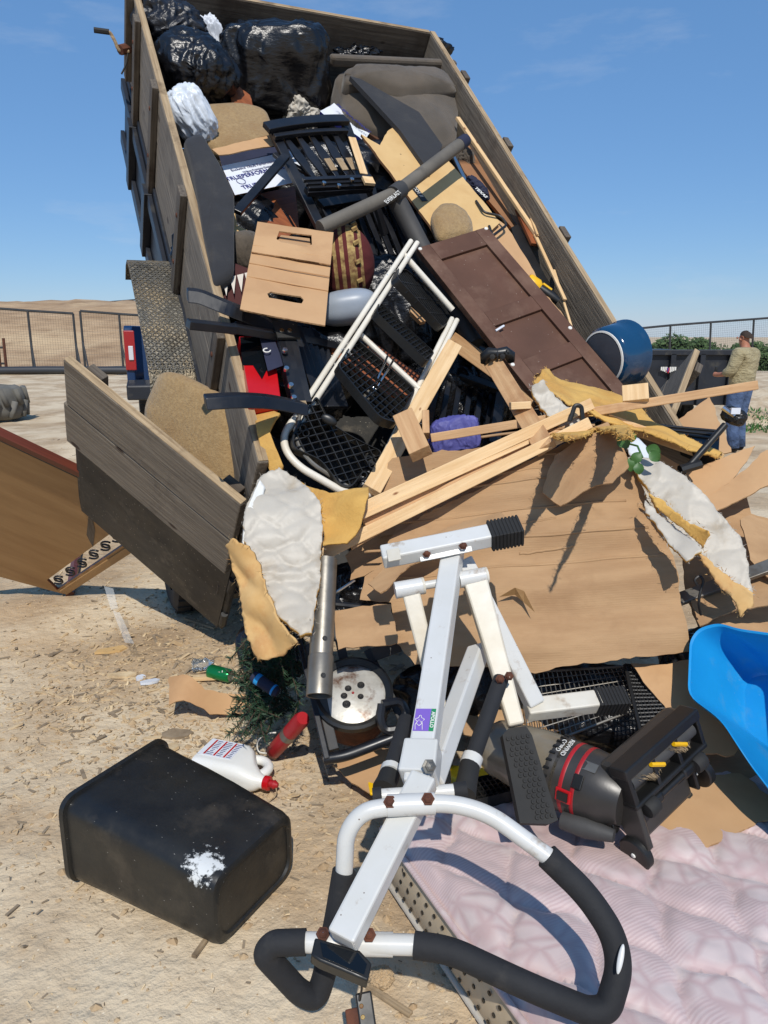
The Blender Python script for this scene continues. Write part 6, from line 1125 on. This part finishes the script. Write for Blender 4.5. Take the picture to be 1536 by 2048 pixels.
    for x in (.16, .84): MB().lathe([(.001, -.022), (.022, -.022), (.026, -.016), (.026, .016), (.022, .022), (.001, .022)], V((lx * x, ly * .535, s * .006)), V((1, 0, 0)), 18).obj('roller', K['rubber'], root, Mh, smooth=40)
    bx('back_plate', .03, lx * .80, ly * .58, ly * .98, -.07, -.035, K['vac'], root, .012); bx('back_rib', lx * .80, lx * .84, ly * .5, ly * .9, -.07, -.01, bp_, root, .006)
    for x in (-.018, lx * .93):
        wh = MB().lathe([(.001, -.014), (.046, -.014), (.050, -.010), (.050, .010), (.046, .014), (.02, .012), (.001, .012)], V((x, ly * .98 if x < 0 else ly * .76, s * -.03)), V((1, 0, 0)), 30).obj('wheel', bp_, root, Mh, smooth=40)
        MB().lathe([(.001, -.018), (.006, -.017), (.008, -.013)], V((x, ly * .98 if x < 0 else ly * .76, s * -.03)), V((1, 0, 0)), 10).obj('axle_cap', K['offwhite'], wh, Mh, smooth=40)
    sheet('side_cheek', [(1226, 1592), (1250, 1545), (1272, 1610), (1300, 1700), (1282, 1720), (1250, 1668), (1236, 1640)], pl3((1226, 1592, 2.12), (1250, 1545, 2.06), (1282, 1715, 2.09)), .02, K['vac'], root, bev=.006)
    # hose and wand below
    hs = [P(1115, 1598, 2.24), P(1150, 1625, 2.2), P(1190, 1640, 2.16), P(1232, 1648, 2.12)]; MB().tube(hs, .022, 12).obj('hose', bp_, root, world=True, smooth=40)
    rg = MB(); 
    for k in range(26): t = k / 25 * 3; i = min(2, int(t)); p = hs[i].lerp(hs[i + 1], t - i); rg.lathe([(.022, -.003), (.0262, 0), (.022, .003)], p, hs[i + 1] - hs[i], 14)
    rg.obj('hose_rings', bp_, root, world=True, smooth=True); MB().tube([P(1125, 1640, 2.16), P(1170, 1655, 2.12), P(1200, 1664, 2.1), P(1228, 1672, 2.08)], [.026, .03, .024, .018], 14).obj('wand_end', K['darktube'], root, world=True, smooth=40)
    MB().box(P(1135, 1608, 2.17), (.012, .012, .02)).obj('clip', K['chrome'], root, world=True, bev=.003)
M_['vac'] = mat('vacuum_plastic', (44, 42, 40), (56, 53, 50), 4, rough=.36, bump=.04, bsc=40, c3=(82, 76, 68), sc3=6, f3=(.58, .8)); build_vacuum()
# ------------------------------------------------------------------ white exercise machine
def build_machine():
    root = thing('exercise_machine', 'white exercise machine with black foam handles in the foreground', 'exercise machine', G(690, 2000)); W, FG = K['white'], K['foamgrip']
    def sq(name, a, b, w, t, mt=W, up=None, taper=1, par=root, bev=.006): return beam(name, a, b, w, t, mt, par, up=up, bev=bev, taper=taper)
    def bolt(p, n, r=.011, mt='rust', par=root): return MB().lathe([(r * 1.5, -.001), (r * 1.5, .002), (r, .003), (r, .008), (r * .6, .011), (.001, .012)], p, n, 6).obj('bolt', K[mt], par, world=True)
    top, low, bot = P(908, 1092, 2.42), P(838, 1560, 1.78), P(690, 1872, 1.52); ax = (top - low).normalized(); nrm = (EYE - P(870, 1300, 2.1)); nrm = nrm - ax * nrm.dot(ax); nrm = (nrm.normalized() + ax.cross(nrm.normalized()) * -.28).normalized()
    col_ = sq('column', low - ax * .02, top + ax * .02, .062, .062, up=nrm)
    tb0, tb1 = P(764, 1114, 2.34), P(985, 1070, 2.36); tx = (tb1 - tb0).normalized(); upT = UP * .75 - FW * .65
    tb = sq('base_bar', tb0, P(1000, 1067, 2.36), .062, .05, up=upT); e0, e1 = P(978, 1072, 2.36), P(1042, 1060, 2.365); cap = MB(); Mx = fr(e0, e1 - e0, upT.cross(e1 - e0)); le = (e1 - e0).length
    for k in range(9): cap.box((le * (k + .5) / 9, 0, 0), (le / 9 * .34, .039, .033))
    cap.box((le / 2, 0, 0), (le / 2, .036, .030)); cap.obj('rubber_foot', K['rubber'], tb, Mx, bev=.002); sq('tape_patch', P(775, 1112, 2.30), P(800, 1107, 2.30), .05, .004, K['whitedirt'], up=upT, par=tb, bev=.001)
    sq('bracket', P(838, 1110, 2.33), P(942, 1089, 2.335), .045, .006, up=-FW + UP * .3, par=tb, bev=.002)
    for x, y in ((853, 1107), (926, 1091)): bolt(P(x, y, 2.318), -FW + UP * .2, .009)
    # pivot tube across the column with the two swinging arms
    pv0, pv1 = P(796, 1180, 2.30), P(972, 1150, 2.34); MB().tube([pv0, pv1], .013, 14).obj('pivot_rod', W, root, world=True, smooth=40)
    for a, b in ((P(790, 1181, 2.30), P(848, 1171, 2.31)), (P(918, 1160, 2.33), P(974, 1150, 2.34))): t_ = MB().tube([a, b], .026, 20).obj('pivot_sleeve', W, root, world=True, smooth=40); MB().lathe([(.001, .003), (.014, .003), (.026, .001), (.027, -.006)], b, b - a, 18).obj('end_plug', K['whitedirt'], t_, world=True, smooth=40)
    sq('swing_arm', P(822, 1186, 2.31), P(880, 1420, 2.22), .055, .035, K['whitedirt'], up=-FW, taper=.8); sq('swing_arm', P(950, 1162, 2.34), P(1032, 1452, 2.14), .075, .045, K['whitedirt'], up=-FW + UP * .2, taper=.62)
    sq('strut', P(925, 1120, 2.44), P(1070, 1410, 2.36), .055, .05, up=-FW + RT * .4)
    lb = sq('base_bar', P(1052, 1420, 2.36), P(1200, 1402, 2.4), .06, .05, K['whitedirt'], up=upT); e0, e1 = P(1188, 1404, 2.4), P(1250, 1400, 2.42); Mx = fr(e0, e1 - e0, upT.cross(e1 - e0)); le = (e1 - e0).length; cap = MB()
    for k in range(9): cap.box((le * (k + .5) / 9, 0, 0), (le / 9 * .34, .036, .032))
    cap.box((le / 2, 0, 0), (le / 2, .033, .029)); cap.obj('rubber_foot', K['rubber'], lb, Mx, bev=.002)
    sq('rear_tube', P(957, 1300, 2.32), P(862, 1560, 1.86), .05, .055, up=-FW + RT * .5)
    # hydraulic pistons
    for a, b, c in ((P(1002, 1358, 2.16), P(940, 1530, 1.96), P(928, 1590, 1.88)), (P(812, 1440, 2.1), P(780, 1548, 1.9), P(768, 1578, 1.86))):
        MB().tube([a, b], .022, 16).obj('piston', FG, root, world=True, smooth=40); MB().tube([b, b.lerp(c, .5), c], [.027, .027, .03], 16).obj('piston_boot', K['rubber'], root, world=True, smooth=40); MB().tube([b.lerp(a, -.0), b.lerp(a, .09)], .0278, 16).obj('collar', W, root, world=True, smooth=40)
    bolt(P(1000, 1358, 2.12), -FW, .009); bolt(P(1018, 1352, 2.12), -FW, .009)
    # lower clamp, axle
    br = sq('clamp', P(806, 1508, 1.80), P(888, 1500, 1.84), .1, .085, up=nrm) if False else sq('clamp', low + ax * .09 + nrm * .006, low - ax * .0 + nrm * .006, .085, .07, up=nrm, taper=1.05)
    bolt(P(858, 1533, 1.745), (EYE - P(858, 1533, 1.75)) + RT * .8, .012, 'steelgrey'); MB().tube([P(752, 1592, 1.78), P(925, 1580, 1.8)], .016, 14).obj('axle', W, root, world=True, smooth=40)
    for a, b in ((P(746, 1593, 1.78), P(764, 1591, 1.78)), (P(908, 1582, 1.8), P(934, 1579, 1.8))): MB().tube([a, b], .02, 14).obj('axle_cap', FG, root, world=True, smooth=40)
    # lower column and the two looping handlebars
    l0 = P(842, 1572, 1.745); ax2 = (bot - l0).normalized(); n2 = EYE - bot; n2 = (n2 - ax2 * n2.dot(ax2)).normalized(); n2 = (n2 + ax2.cross(n2) * .35).normalized(); sq('lower_column', l0 - ax2 * .02, bot + ax2 * .01, .062, .052, up=n2)
    up_ = [P(688, 1748, 1.66), P(692, 1665, 1.66), P(725, 1622, 1.665), P(800, 1610, 1.67), P(905, 1606, 1.67), P(980, 1628, 1.66), P(1100, 1716, 1.62)]
    MB().tube(rpath(up_, .06, 10), .0195, 18).obj('handlebar', W, root, world=True, smooth=40); lo_ = [P(590, 1884, 1.60), P(840, 1890, 1.58)]; MB().tube(lo_, .021, 18).obj('handlebar', W, root, world=True, smooth=40)
    for a, b in ((P(775, 1611, 1.67), P(870, 1607, 1.67)), (P(640, 1886, 1.595), P(786, 1889, 1.59))): MB().tube([a, b], .024, 18).obj('bar_sleeve', W, root, world=True, smooth=40)
    gr = [P(1094, 1712, 1.62), P(1175, 1790, 1.60), P(1226, 1868, 1.57), P(1240, 1935, 1.55), P(1216, 2018, 1.53), P(1180, 2024, 1.53), P(1060, 1975, 1.54), P(900, 1900, 1.57), P(828, 1890, 1.58)]
    g1 = MB().tube(rpath(gr, .055, 10), .0275, 18).obj('foam_grip', FG, root, world=True, smooth=40); gl = [P(612, 1884, 1.60), P(545, 1886, 1.60), P(528, 1908, 1.60), P(600, 1986, 1.66), P(632, 1998, 1.68), P(646, 1960, 1.68), P(672, 1840, 1.66), P(688, 1742, 1.66)]
    MB().tube(rpath(gl, .045, 10), .0265, 18).obj('foam_grip', FG, root, world=True, smooth=40); c = P(1241, 1918, 1.518); blob('bare_patch', c, ax3(c, .006, .028, .004, -.1), W, g1, 1, 0)
    for x, y, d_ in ((780, 1604, 1.655), (856, 1598, 1.652), (646, 1868, 1.578), (738, 1870, 1.572)): bolt(P(x, y, d_), (EYE - P(x, y, d_)) + UP * .6, .010)
    # monitor
    pm = pl3((632, 1876, 1.53), (742, 1928, 1.50), (622, 1912, 1.50)); mo = sheet('monitor', [(630, 1874), (720, 1900), (744, 1926), (736, 1962), (640, 1922), (622, 1910)], pm, .035, K['blackplast'], root, bev=.004); z = pm[1] if pm[1].dot(-FW) > 0 else -pm[1]
    sheet('screen', [(640, 1884), (716, 1906), (734, 1928), (728, 1950), (646, 1914)], (pm[0] + z * .002, pm[1]), .002, K['glass'], mo)
    # foot pedal
    pp = pl3((1005, 1468, 2.12), (1056, 1452, 2.14), (1042, 1645, 2.0)); pd = sheet('pedal', [(1005, 1470), (1018, 1456), (1052, 1452), (1064, 1470), (1116, 1640), (1098, 1648), (1040, 1646)], pp, .03, K['rubber'], root, bev=.008); z = pp[1] if pp[1].dot(-FW) > 0 else -pp[1]; kn = MB()
    for i in range(16):
        for j in range(6):
            x = 1016 + i * 4.2 + j * 10 - (5 if i % 2 else 0); y = 1478 + i * 10.5 - j * 1.5
            lft = 1008 + (y - 1470) * .19; rgt = 1060 + (y - 1470) * .30
            if lft + 6 < x < rgt - 4: kn.lathe([(.0065, 0), (.0055, .0035), (.001, .004)], hit(x, y, pp), z, 8)
    stuffpart(kn.obj('grip_knobs', K['rubber'], pd, world=True))
    # sticker with lettering
    p0 = P(833, 1455, 1.9); t = (p0 - low).dot(ax); cpt = low + ax * t + nrm * .0315; sx = ax.cross(nrm); Ms = fr(cpt, sx if sx.x > 0 else -sx, ax); st = MB().box((-.006, 0, .0005), (.02, .033, .0005)).obj('sticker', K['lilac'], col_, Ms); g = MB().box((.020, 0, .0005), (.006, .033, .0005)).obj('sticker_strip', K['green'], col_, Ms)
    text('lettering', 'APOLLO', Ms @ Matrix.Translation((.020, 0, .0016)) @ Matrix.Rotation(-math.pi / 2, 4, 'Z'), .0125, K['offwhite'], col_, .0002, .0003)
    cu = [(-.012 + .009 * math.cos(q) * (1 + .35 * math.sin(5 * q)), -.003 + .013 * math.sin(q) * (1 + .2 * math.cos(4 * q)), .0016) for q in [k * .22 for k in range(29)]]; MB().tube(cu, .0008, 5).obj('emblem_line', K['offwhite'], col_, Ms); MB().tube([(-.02, -.03, .0016), (-.022, -.015, .0016), (-.014, .0, .0016), (-.004, -.014, .0016), (-.002, -.03, .0016)], .0008, 5).obj('emblem_line', K['offwhite'], col_, Ms)
build_machine()
def build_dangler():
    root = thing('circuit_box', 'small brown and black electronic box dangling on a wire at the bottom', 'electronic box', P(722, 2030, 1.62)); MB().tube(rpath([P(722, 1955, 1.52), P(724, 1975, 1.55), P(720, 2000, 1.6)], .02), .0025, 6).obj('wire', K['wire'], root, world=True)
    X, Y, Z = ax3(P(722, 2030, 1.62), 1, 1, 1, .15); M = fr(P(722, 2035, 1.62), X, Y); MB().box((.012, 0, 0), (.018, .045, .012)).obj('case', K['blackplast'], root, M, bev=.004); MB().box((-.018, -.01, 0), (.014, .03, .01)).obj('bracket', K['rust'], root, M, bev=.003)
    for y in (-.02, .0, .02): MB().lathe([(.005, .012), (.004, .016), (.001, .016)], V((.004, y, 0)), V((0, 0, 1)), 10).obj('terminal', K['gold'], root, M, smooth=40)
build_dangler()
# ------------------------------------------------------------------ wastebasket
def build_bin():
    a = G(140, 1768, .005); b = G(428, 1916, .005); X = (b - a); l = X.length; X.normalize(); Y = V((-X.y, X.x, 0)); M = fr(a, X, Y); root = thing('wastebasket', 'black plastic wastebasket lying on its side in the foreground', 'wastebasket', a)
    def rr(x, w, h, r, z0=0, inset=0):
        pts = rnd2([(inset, z0 + inset), (w - inset, z0 + inset), (w - inset, z0 + h - inset), (inset, z0 + h - inset)], r, 6); return [V((x, .0 + p[0], p[1])) for p in pts]
    def ring(t, grow=0, r=.06):
        w = .41 + (.36 - .41) * t; h = .285 + (.235 - .29) * t; y0 = .012 * t
        k = 10; pts = []; base = [(-grow, max(0, -grow)), (w + grow, max(0, -grow)), (w + grow, h + grow), (-grow, h + grow)]
        out = []
        for i in range(4):
            A, Bq, C = V(base[i - 1]), V(base[i]), V(base[(i + 1) % 4]); p = Bq + (A - Bq).normalized() * r; q = Bq + (C - Bq).normalized() * r
            for j in range(9):
                s = j / 8; v = p * (1 - s) ** 2 + Bq * 2 * s * (1 - s) + q * s * s; out.append(v)
            nx = V(base[(i + 1) % 4]); e = nx + (Bq - nx).normalized() * r
            for j in range(1, 10): out.append(q.lerp(e, j / 10))
        bow = .012 * (1 - abs(2 * t - 1)); return [V((l * t, y0 + v.x, v.y + (bow if v.y > h * .6 else 0))) for v in out]
    m = MB(); m.loft([ring(.004, -.004), ring(.0, 0), ring(0, .012), ring(.03, .012), ring(.035, .002), ring(.2), ring(.4), ring(.6), ring(.8), ring(.95, 0), ring(.99, -.004), ring(1.0, -.012), ring(1.0, -.022), ring(.988, -.026)], False, True); m.obj('shell', M_['binp'], root, M, smooth=35)
    m = MB(); m.loft([ring(.004, -.004), ring(.3, -.004), ring(.97, -.006), ring(.975, -.03)], False, True); m.obj('inside', K['binplast'], root, M, smooth=35)
def binmat():
    m = K['binplast'].copy(); m.name = 'bin_plastic_with_paint'; nt = m.node_tree; N, L = nt.nodes, nt.links; b = N['Principled BSDF']; tcn = N.new('ShaderNodeTexCoord'); src = b.inputs['Base Color'].links[0].from_socket; cur = src
    for c, r in (((.51, .05, .235), .085), ((.53, .38, .25), .05), ((.545, .3, .262), .03)):
        vd = N.new('ShaderNodeVectorMath'); vd.operation = 'DISTANCE'; L.new(tcn.outputs['Object'], vd.inputs[0]); vd.inputs[1].default_value = c; no = N.new('ShaderNodeTexNoise'); no.inputs['Scale'].default_value = 34; no.inputs['Detail'].default_value = 6; no.inputs['Roughness'].default_value = .7; L.new(tcn.outputs['Object'], no.inputs['Vector'])
        mr = N.new('ShaderNodeMapRange'); mr.inputs[1].default_value = r; mr.inputs[2].default_value = 0; mr.inputs[3].default_value = 0; mr.inputs[4].default_value = 1.0; L.new(vd.outputs['Value'], mr.inputs[0])
        mu = N.new('ShaderNodeMath'); mu.operation = 'MULTIPLY_ADD'; L.new(no.outputs['Fac'], mu.inputs[0]); mu.inputs[1].default_value = 2.2; mu.inputs[2].default_value = -1.25; ad = N.new('ShaderNodeMath'); ad.operation = 'ADD'; L.new(mu.outputs[0], ad.inputs[0]); L.new(mr.outputs[0], ad.inputs[1])
        g = N.new('ShaderNodeMath'); g.operation = 'MULTIPLY'; g2 = N.new('ShaderNodeMapRange'); g2.inputs[1].default_value = .0; g2.inputs[2].default_value = .12; L.new(mr.outputs[0], g2.inputs[0]); s2 = N.new('ShaderNodeMapRange'); s2.inputs[1].default_value = .3; s2.inputs[2].default_value = .5; L.new(ad.outputs[0], s2.inputs[0]); L.new(g2.outputs[0], g.inputs[0]); L.new(s2.outputs[0], g.inputs[1])
        mx = N.new('ShaderNodeMixRGB'); L.new(g.outputs[0], mx.inputs[0]); L.new(cur, mx.inputs[1]); mx.inputs[2].default_value = col((206, 208, 206)); cur = mx.outputs[0]
    L.new(cur, b.inputs['Base Color']); return m
M_['binp'] = binmat(); build_bin()
# ------------------------------------------------------------------ white jug
def build_jug():
    a = G(376, 1572); b = G(548, 1610); X = (b - a); X.normalize(); Y = V((-X.y, X.x, 0)); M = fr(a, X, Y); root = thing('plastic_jug', 'white plastic jug with red cap lying behind the wastebasket', 'jug', a); w = K['whiteplast']
    def sec(x, y0, y1, z0, z1, r): return [V((x, p[0], p[1])) for p in rr_(y0, y1, z0, z1, r)]
    def rr_(y0, y1, z0, z1, r):
        out = []
        for cx, cy, a0 in ((y1 - r, z1 - r, 0), (y0 + r, z1 - r, 90), (y0 + r, z0 + r, 180), (y1 - r, z0 + r, 270)):
            for k in range(7): q = math.radians(a0 + 15 * k); out.append((cx + r * math.cos(q), cy + r * math.sin(q)))
        return out
    S_ = [(0, .03, .15, .02, .09, .02), (.008, .01, .175, .006, .104, .03), (.03, .0, .185, .0, .11, .035), (.17, .0, .185, .0, .11, .035), (.20, .0, .16, .002, .108, .035), (.24, .0, .10, .008, .098, .035), (.27, .008, .075, .02, .085, .03), (.285, .018, .066, .03, .078, .022), (.30, .02, .064, .03, .074, .021)]
    MB().loft([sec(*s) for s in S_]).obj('body', w, root, M, smooth=40)
    MB().tube(rpath([(.17, .155, .055), (.235, .165, .055), (.275, .13, .055), (.272, .085, .055), (.25, .06, .055)], .05, 8), [.022] * 2 + [.017] * 50 if False else .0185, 14).obj('handle', w, root, M, smooth=40)
    MB().lathe([(.024, .297), (.026, .299), (.026, .318), (.022, .321), (.001, .321)], V((0, .042, .052)), V((1, 0, 0)), 26).obj('cap', K['red'], root, M, smooth=35); MB().lathe([(.014, .32), (.014, .335), (.017, .337), (.008, .352), (.001, .353)], V((0, .042, .052)), V((1, 0, 0)), 18).obj('nozzle', K['redm'], root, M, smooth=35)
    lb = MB().box((.085, .105, .1105), (.07, .055, .0006)).obj('label', K['paper'], root, M); 
    for x in (.04, .082, .124): MB().box((x, .105, .1116), (.0035, .05, .0004)).obj('red_stripe', K['red'], lb, M)
    rnd = random.Random(2)
    for x in (.06, .102, .143):
        for k in range(9): MB().box((x - .002, .06 + k * .011, .1116), (rnd.uniform(.006, .014), .0022, .0003)).obj('print_line', K['inkgrey'], lb, M)
    MB().tube(rpath([(.34, .045, .05), (.36, .02, .03), (.33, -.01, .006), (.36, -.04, .004), (.345, -.07, .004)], .02), .0022, 5).obj('string', K['oldend'], root, M, smooth=True)
build_jug()
# ------------------------------------------------------------------ varnished panel at the left, plastic shards
def build_orangepanel():
    pl = pl3((-100, 822, 3.55), (155, 945, 3.86), (127, 1188, 4.78)); pix = [(-100, 822), (155, 945), (300, 1012), (300, 1075), (127, 1188), (-100, 1127)]; hole = [(94, 1160), (236, 1056), (256, 1084), (114, 1180)]
    o = sheet('headboard', pix, pl, .02, [K['orange'], K['redtrim']], None, (0, 1), holes=[hole], step=.2); tag(o, 'varnished tan furniture panel with scrollwork behind the left tailgate', 'furniture panel'); z = pl[1] if pl[1].dot(EYE - pl[0]) > 0 else -pl[1]
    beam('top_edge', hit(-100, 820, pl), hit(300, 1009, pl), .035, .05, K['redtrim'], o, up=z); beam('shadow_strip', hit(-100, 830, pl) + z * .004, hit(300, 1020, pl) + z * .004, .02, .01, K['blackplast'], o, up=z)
    beam('lower_rail', hit(127, 1184, pl), hit(300, 1071, pl), .05, .02, K['orange'], o, up=z)
    for k in range(6):
        a = hit(106 + k * 23.5, 1168 - k * 17, pl); b = hit(128 + k * 23.5, 1152 - k * 17, pl); u = (b - a); l = u.length; u.normalize(); v = z.cross(u)
        for sg in (1, -1):
            pts = [a + u * l * (.5 + sg * .45) + v * sg * .0]; 
            for q in range(16): th = q * .42; r = .042 * (1 - q / 19); pts.append(a + u * (l * .5 + sg * (.01 + r * math.cos(th))) + v * sg * (r * math.sin(th) - .002))
            MB().tube(pts[1:], .006, 6).obj('scroll', K['blackpaint'], o, world=True, smooth=True)
    sheet('torn_hole', [(178, 1014), (186, 1040), (190, 1062), (186, 1095), (173, 1070), (176, 1042)], (pl[0] + z * .003, pl[1]), .002, K['oldwood2'], o)
    MB().tube([hit(140, 1190, pl), hit(110, 1190, pl) + V((-.3, 1.2, .1))], .03, 6).obj('rear_support', K['redtrim'], o, world=True)
build_orangepanel()
for k, (pix, q, lb) in enumerate((([(208, 1172), (226, 1180), (236, 1215), (222, 1220)], ((208, 1172, 4.1), (226, 1180, 4.1), (222, 1220, 4.0)), 'small clear plastic shard standing left of the tailgate'), ([(226, 1218), (240, 1222), (268, 1288), (250, 1285)], ((226, 1218, 3.95), (240, 1222, 3.95), (250, 1285, 3.75)), 'long clear plastic shard standing in the tailgate shadow'))):
    tag(sheet('plastic_shard', pix, pl3(*q), .003, K['film'], step=.05, warp=wob(.02, 5, k)), lb, 'plastic shard')
# ------------------------------------------------------------------ scraps on the ground
rnd = random.Random(11)
def scrap(px, py, l, w, label, m='chip', ang=None, name='wood_scrap', z=.012):
    g = G(px, py); a = ang if ang is not None else rnd.uniform(0, 3.1); n = 7; poly = [(math.cos(6.283 * k / n) * l / 2 * rnd.uniform(.7, 1), math.sin(6.283 * k / n) * w / 2 * rnd.uniform(.7, 1)) for k in range(n)]
    M = Matrix.Translation(V((g.x, g.y, gz(g.x, g.y) + z))) @ Matrix.Rotation(a, 4, 'Z') @ Matrix.Rotation(rnd.gauss(0, .05), 4, 'X'); tag(sheet2(name, poly, M, .012, K[m], None, step=.03, jag=.004, warp=wob(.01, 8, px), seed=px), label, 'scrap')
scrap(222, 1303, .2, .09, 'pale yellowish slab of wood on the ground left of the can', 'partb', .3); scrap(240, 1352, .16, .08, 'flat pale scrap nearer than the yellowish slab', 'chip', .1); scrap(408, 1352, .12, .06, 'pale wedge beside the green can', 'chip', .2)
scrap(300, 1368, .1, .06, 'small pale chip in the middle of the littered ground', 'paper', .5); scrap(282, 1358, .07, .05, 'small white paper scrap on the ground', 'paper', .9); scrap(355, 1470, .18, .07, 'dusty flat scrap in front of the cardboard curl', 'chipd', .2); scrap(330, 1500, .15, .1, 'pale flat chunk behind the wastebasket rim', 'chip', .7)
for k, (p, q, w_, lb, m_) in enumerate((((735, 1978), (822, 2036), .016, 'split wood stick on the ground below the monitor', 'oldend'), ((388, 1925), (412, 1888), .014, 'thin wood stick at the foot of the wastebasket', 'oldend'), ((1010 - 640, 1362), (470, 1356), .02, 'thin pale lath on the ground beyond the cardboard curl', 'pine'), ((370, 1240), (430, 1262), .018, 'pale stick in the tailgate shadow', 'oldend'), ((440, 1462), (520, 1470), .014, 'thin stick behind the white jug', 'chip'))):
    a, b = G(*p), G(*q); a.z = gz(a.x, a.y) + .012; b.z = gz(b.x, b.y) + .014; tag(beam('stick', a, b, w_, w_ * .6, K[m_], None, up=V((0, 0, 1)), bev=.001), lb, 'stick')
c = G(762, 1955, .02); tag(blob('stone', c, (V((.035, 0, 0)), V((0, .03, 0)), V((0, 0, .025))), K['rock'], None, .9, .25, 20, 3), 'grey stone beside the split stick', 'stone')
def litter():
    rnd = random.Random(8); ch, cd, cl = MB(), MB(), MB()
    def dens(x, y):
        d = (.05 + .30 * max(0, fbm(x * .8, y * .8, 5) + .1)) * (.35 + .65 * sm(1.8, 3, y)); d += 1.4 * math.exp(-(((x + 1.0) / .75) ** 2 + ((y - 3.35) / .75) ** 2)) + .5 * math.exp(-(((x + .55) / .4) ** 2 + ((y - 2.75) / .35) ** 2)) + .25 * math.exp(-(((x - .1) / .4) ** 2 + ((y - 2.1) / .4) ** 2)); return d
    k = 0
    while k < 13000:
        y = 1.2 + 9 * rnd.random() ** 1.7; x = rnd.uniform(-.62, .35) * (y + .6)
        if rnd.random() > dens(x, y): continue
        k += 1; z = gz(x, y); R = Matrix.Rotation(rnd.uniform(0, 6.3), 3, 'Z') @ Matrix.Rotation(rnd.gauss(0, .22), 3, 'Y'); q = rnd.random()
        if q < .62:
            l = min(.05, rnd.lognormvariate(-4.6, .6)) * (.55 + .45 * sm(1.8, 3.2, y)); w = l * rnd.uniform(.06, .3); (ch if rnd.random() < .6 else cd).box((x, y, z + .002), (l, w, .0012 + w * .12), R)
        else:
            r = min(.022, rnd.lognormvariate(-5.1, .55)); pts = []
            for i in range(6): a = i * 1.047; pts.append(V((x, y, z)) + R @ V((math.cos(a) * r * rnd.uniform(.6, 1.2), math.sin(a) * r * rnd.uniform(.6, 1.2), 0)))
            t = V((x, y, z + r * .7)); cl.add(pts + [t, V((x, y, z - r * .4))], [(i, (i + 1) % 6, 6) for i in range(6)] + [((i + 1) % 6, i, 7) for i in range(6)])
    for m, n, mt in ((ch, 'wood_chips', 'chip'), (cd, 'grey_splinters', 'chipd'), (cl, 'dirt_clods', 'rock')):
        o = stuffpart(m.obj(n, K[mt])); o['label'] = {'wood_chips': 'pale wood chips littered over the dirt', 'grey_splinters': 'grey wood splinters littered over the dirt', 'dirt_clods': 'small dirt clods strewn over the ground'}[n]; o['category'] = 'debris'
litter()
def weeds():
    rnd = random.Random(3); m = MB()
    for k in range(500):
        p = P(rnd.uniform(1485, 1590), rnd.uniform(838, 866), 1); r = (p - EYE); t = -(EYE.z + .2) / r.z; q = EYE + r * t; q.z = gz(q.x, q.y); h = rnd.uniform(.03, .1); a = rnd.uniform(0, 6.3); u = V((math.cos(a), math.sin(a), 0)) * .02; m.add([q - u, q + u, q + V((rnd.gauss(0, .04), rnd.gauss(0, .04), h))], [(0, 1, 2)])
    o = stuffpart(m.obj('weeds', K['leaf'], world=True)); o['label'] = 'low green weeds on the dirt right of the man'; o['category'] = 'weeds'
weeds()
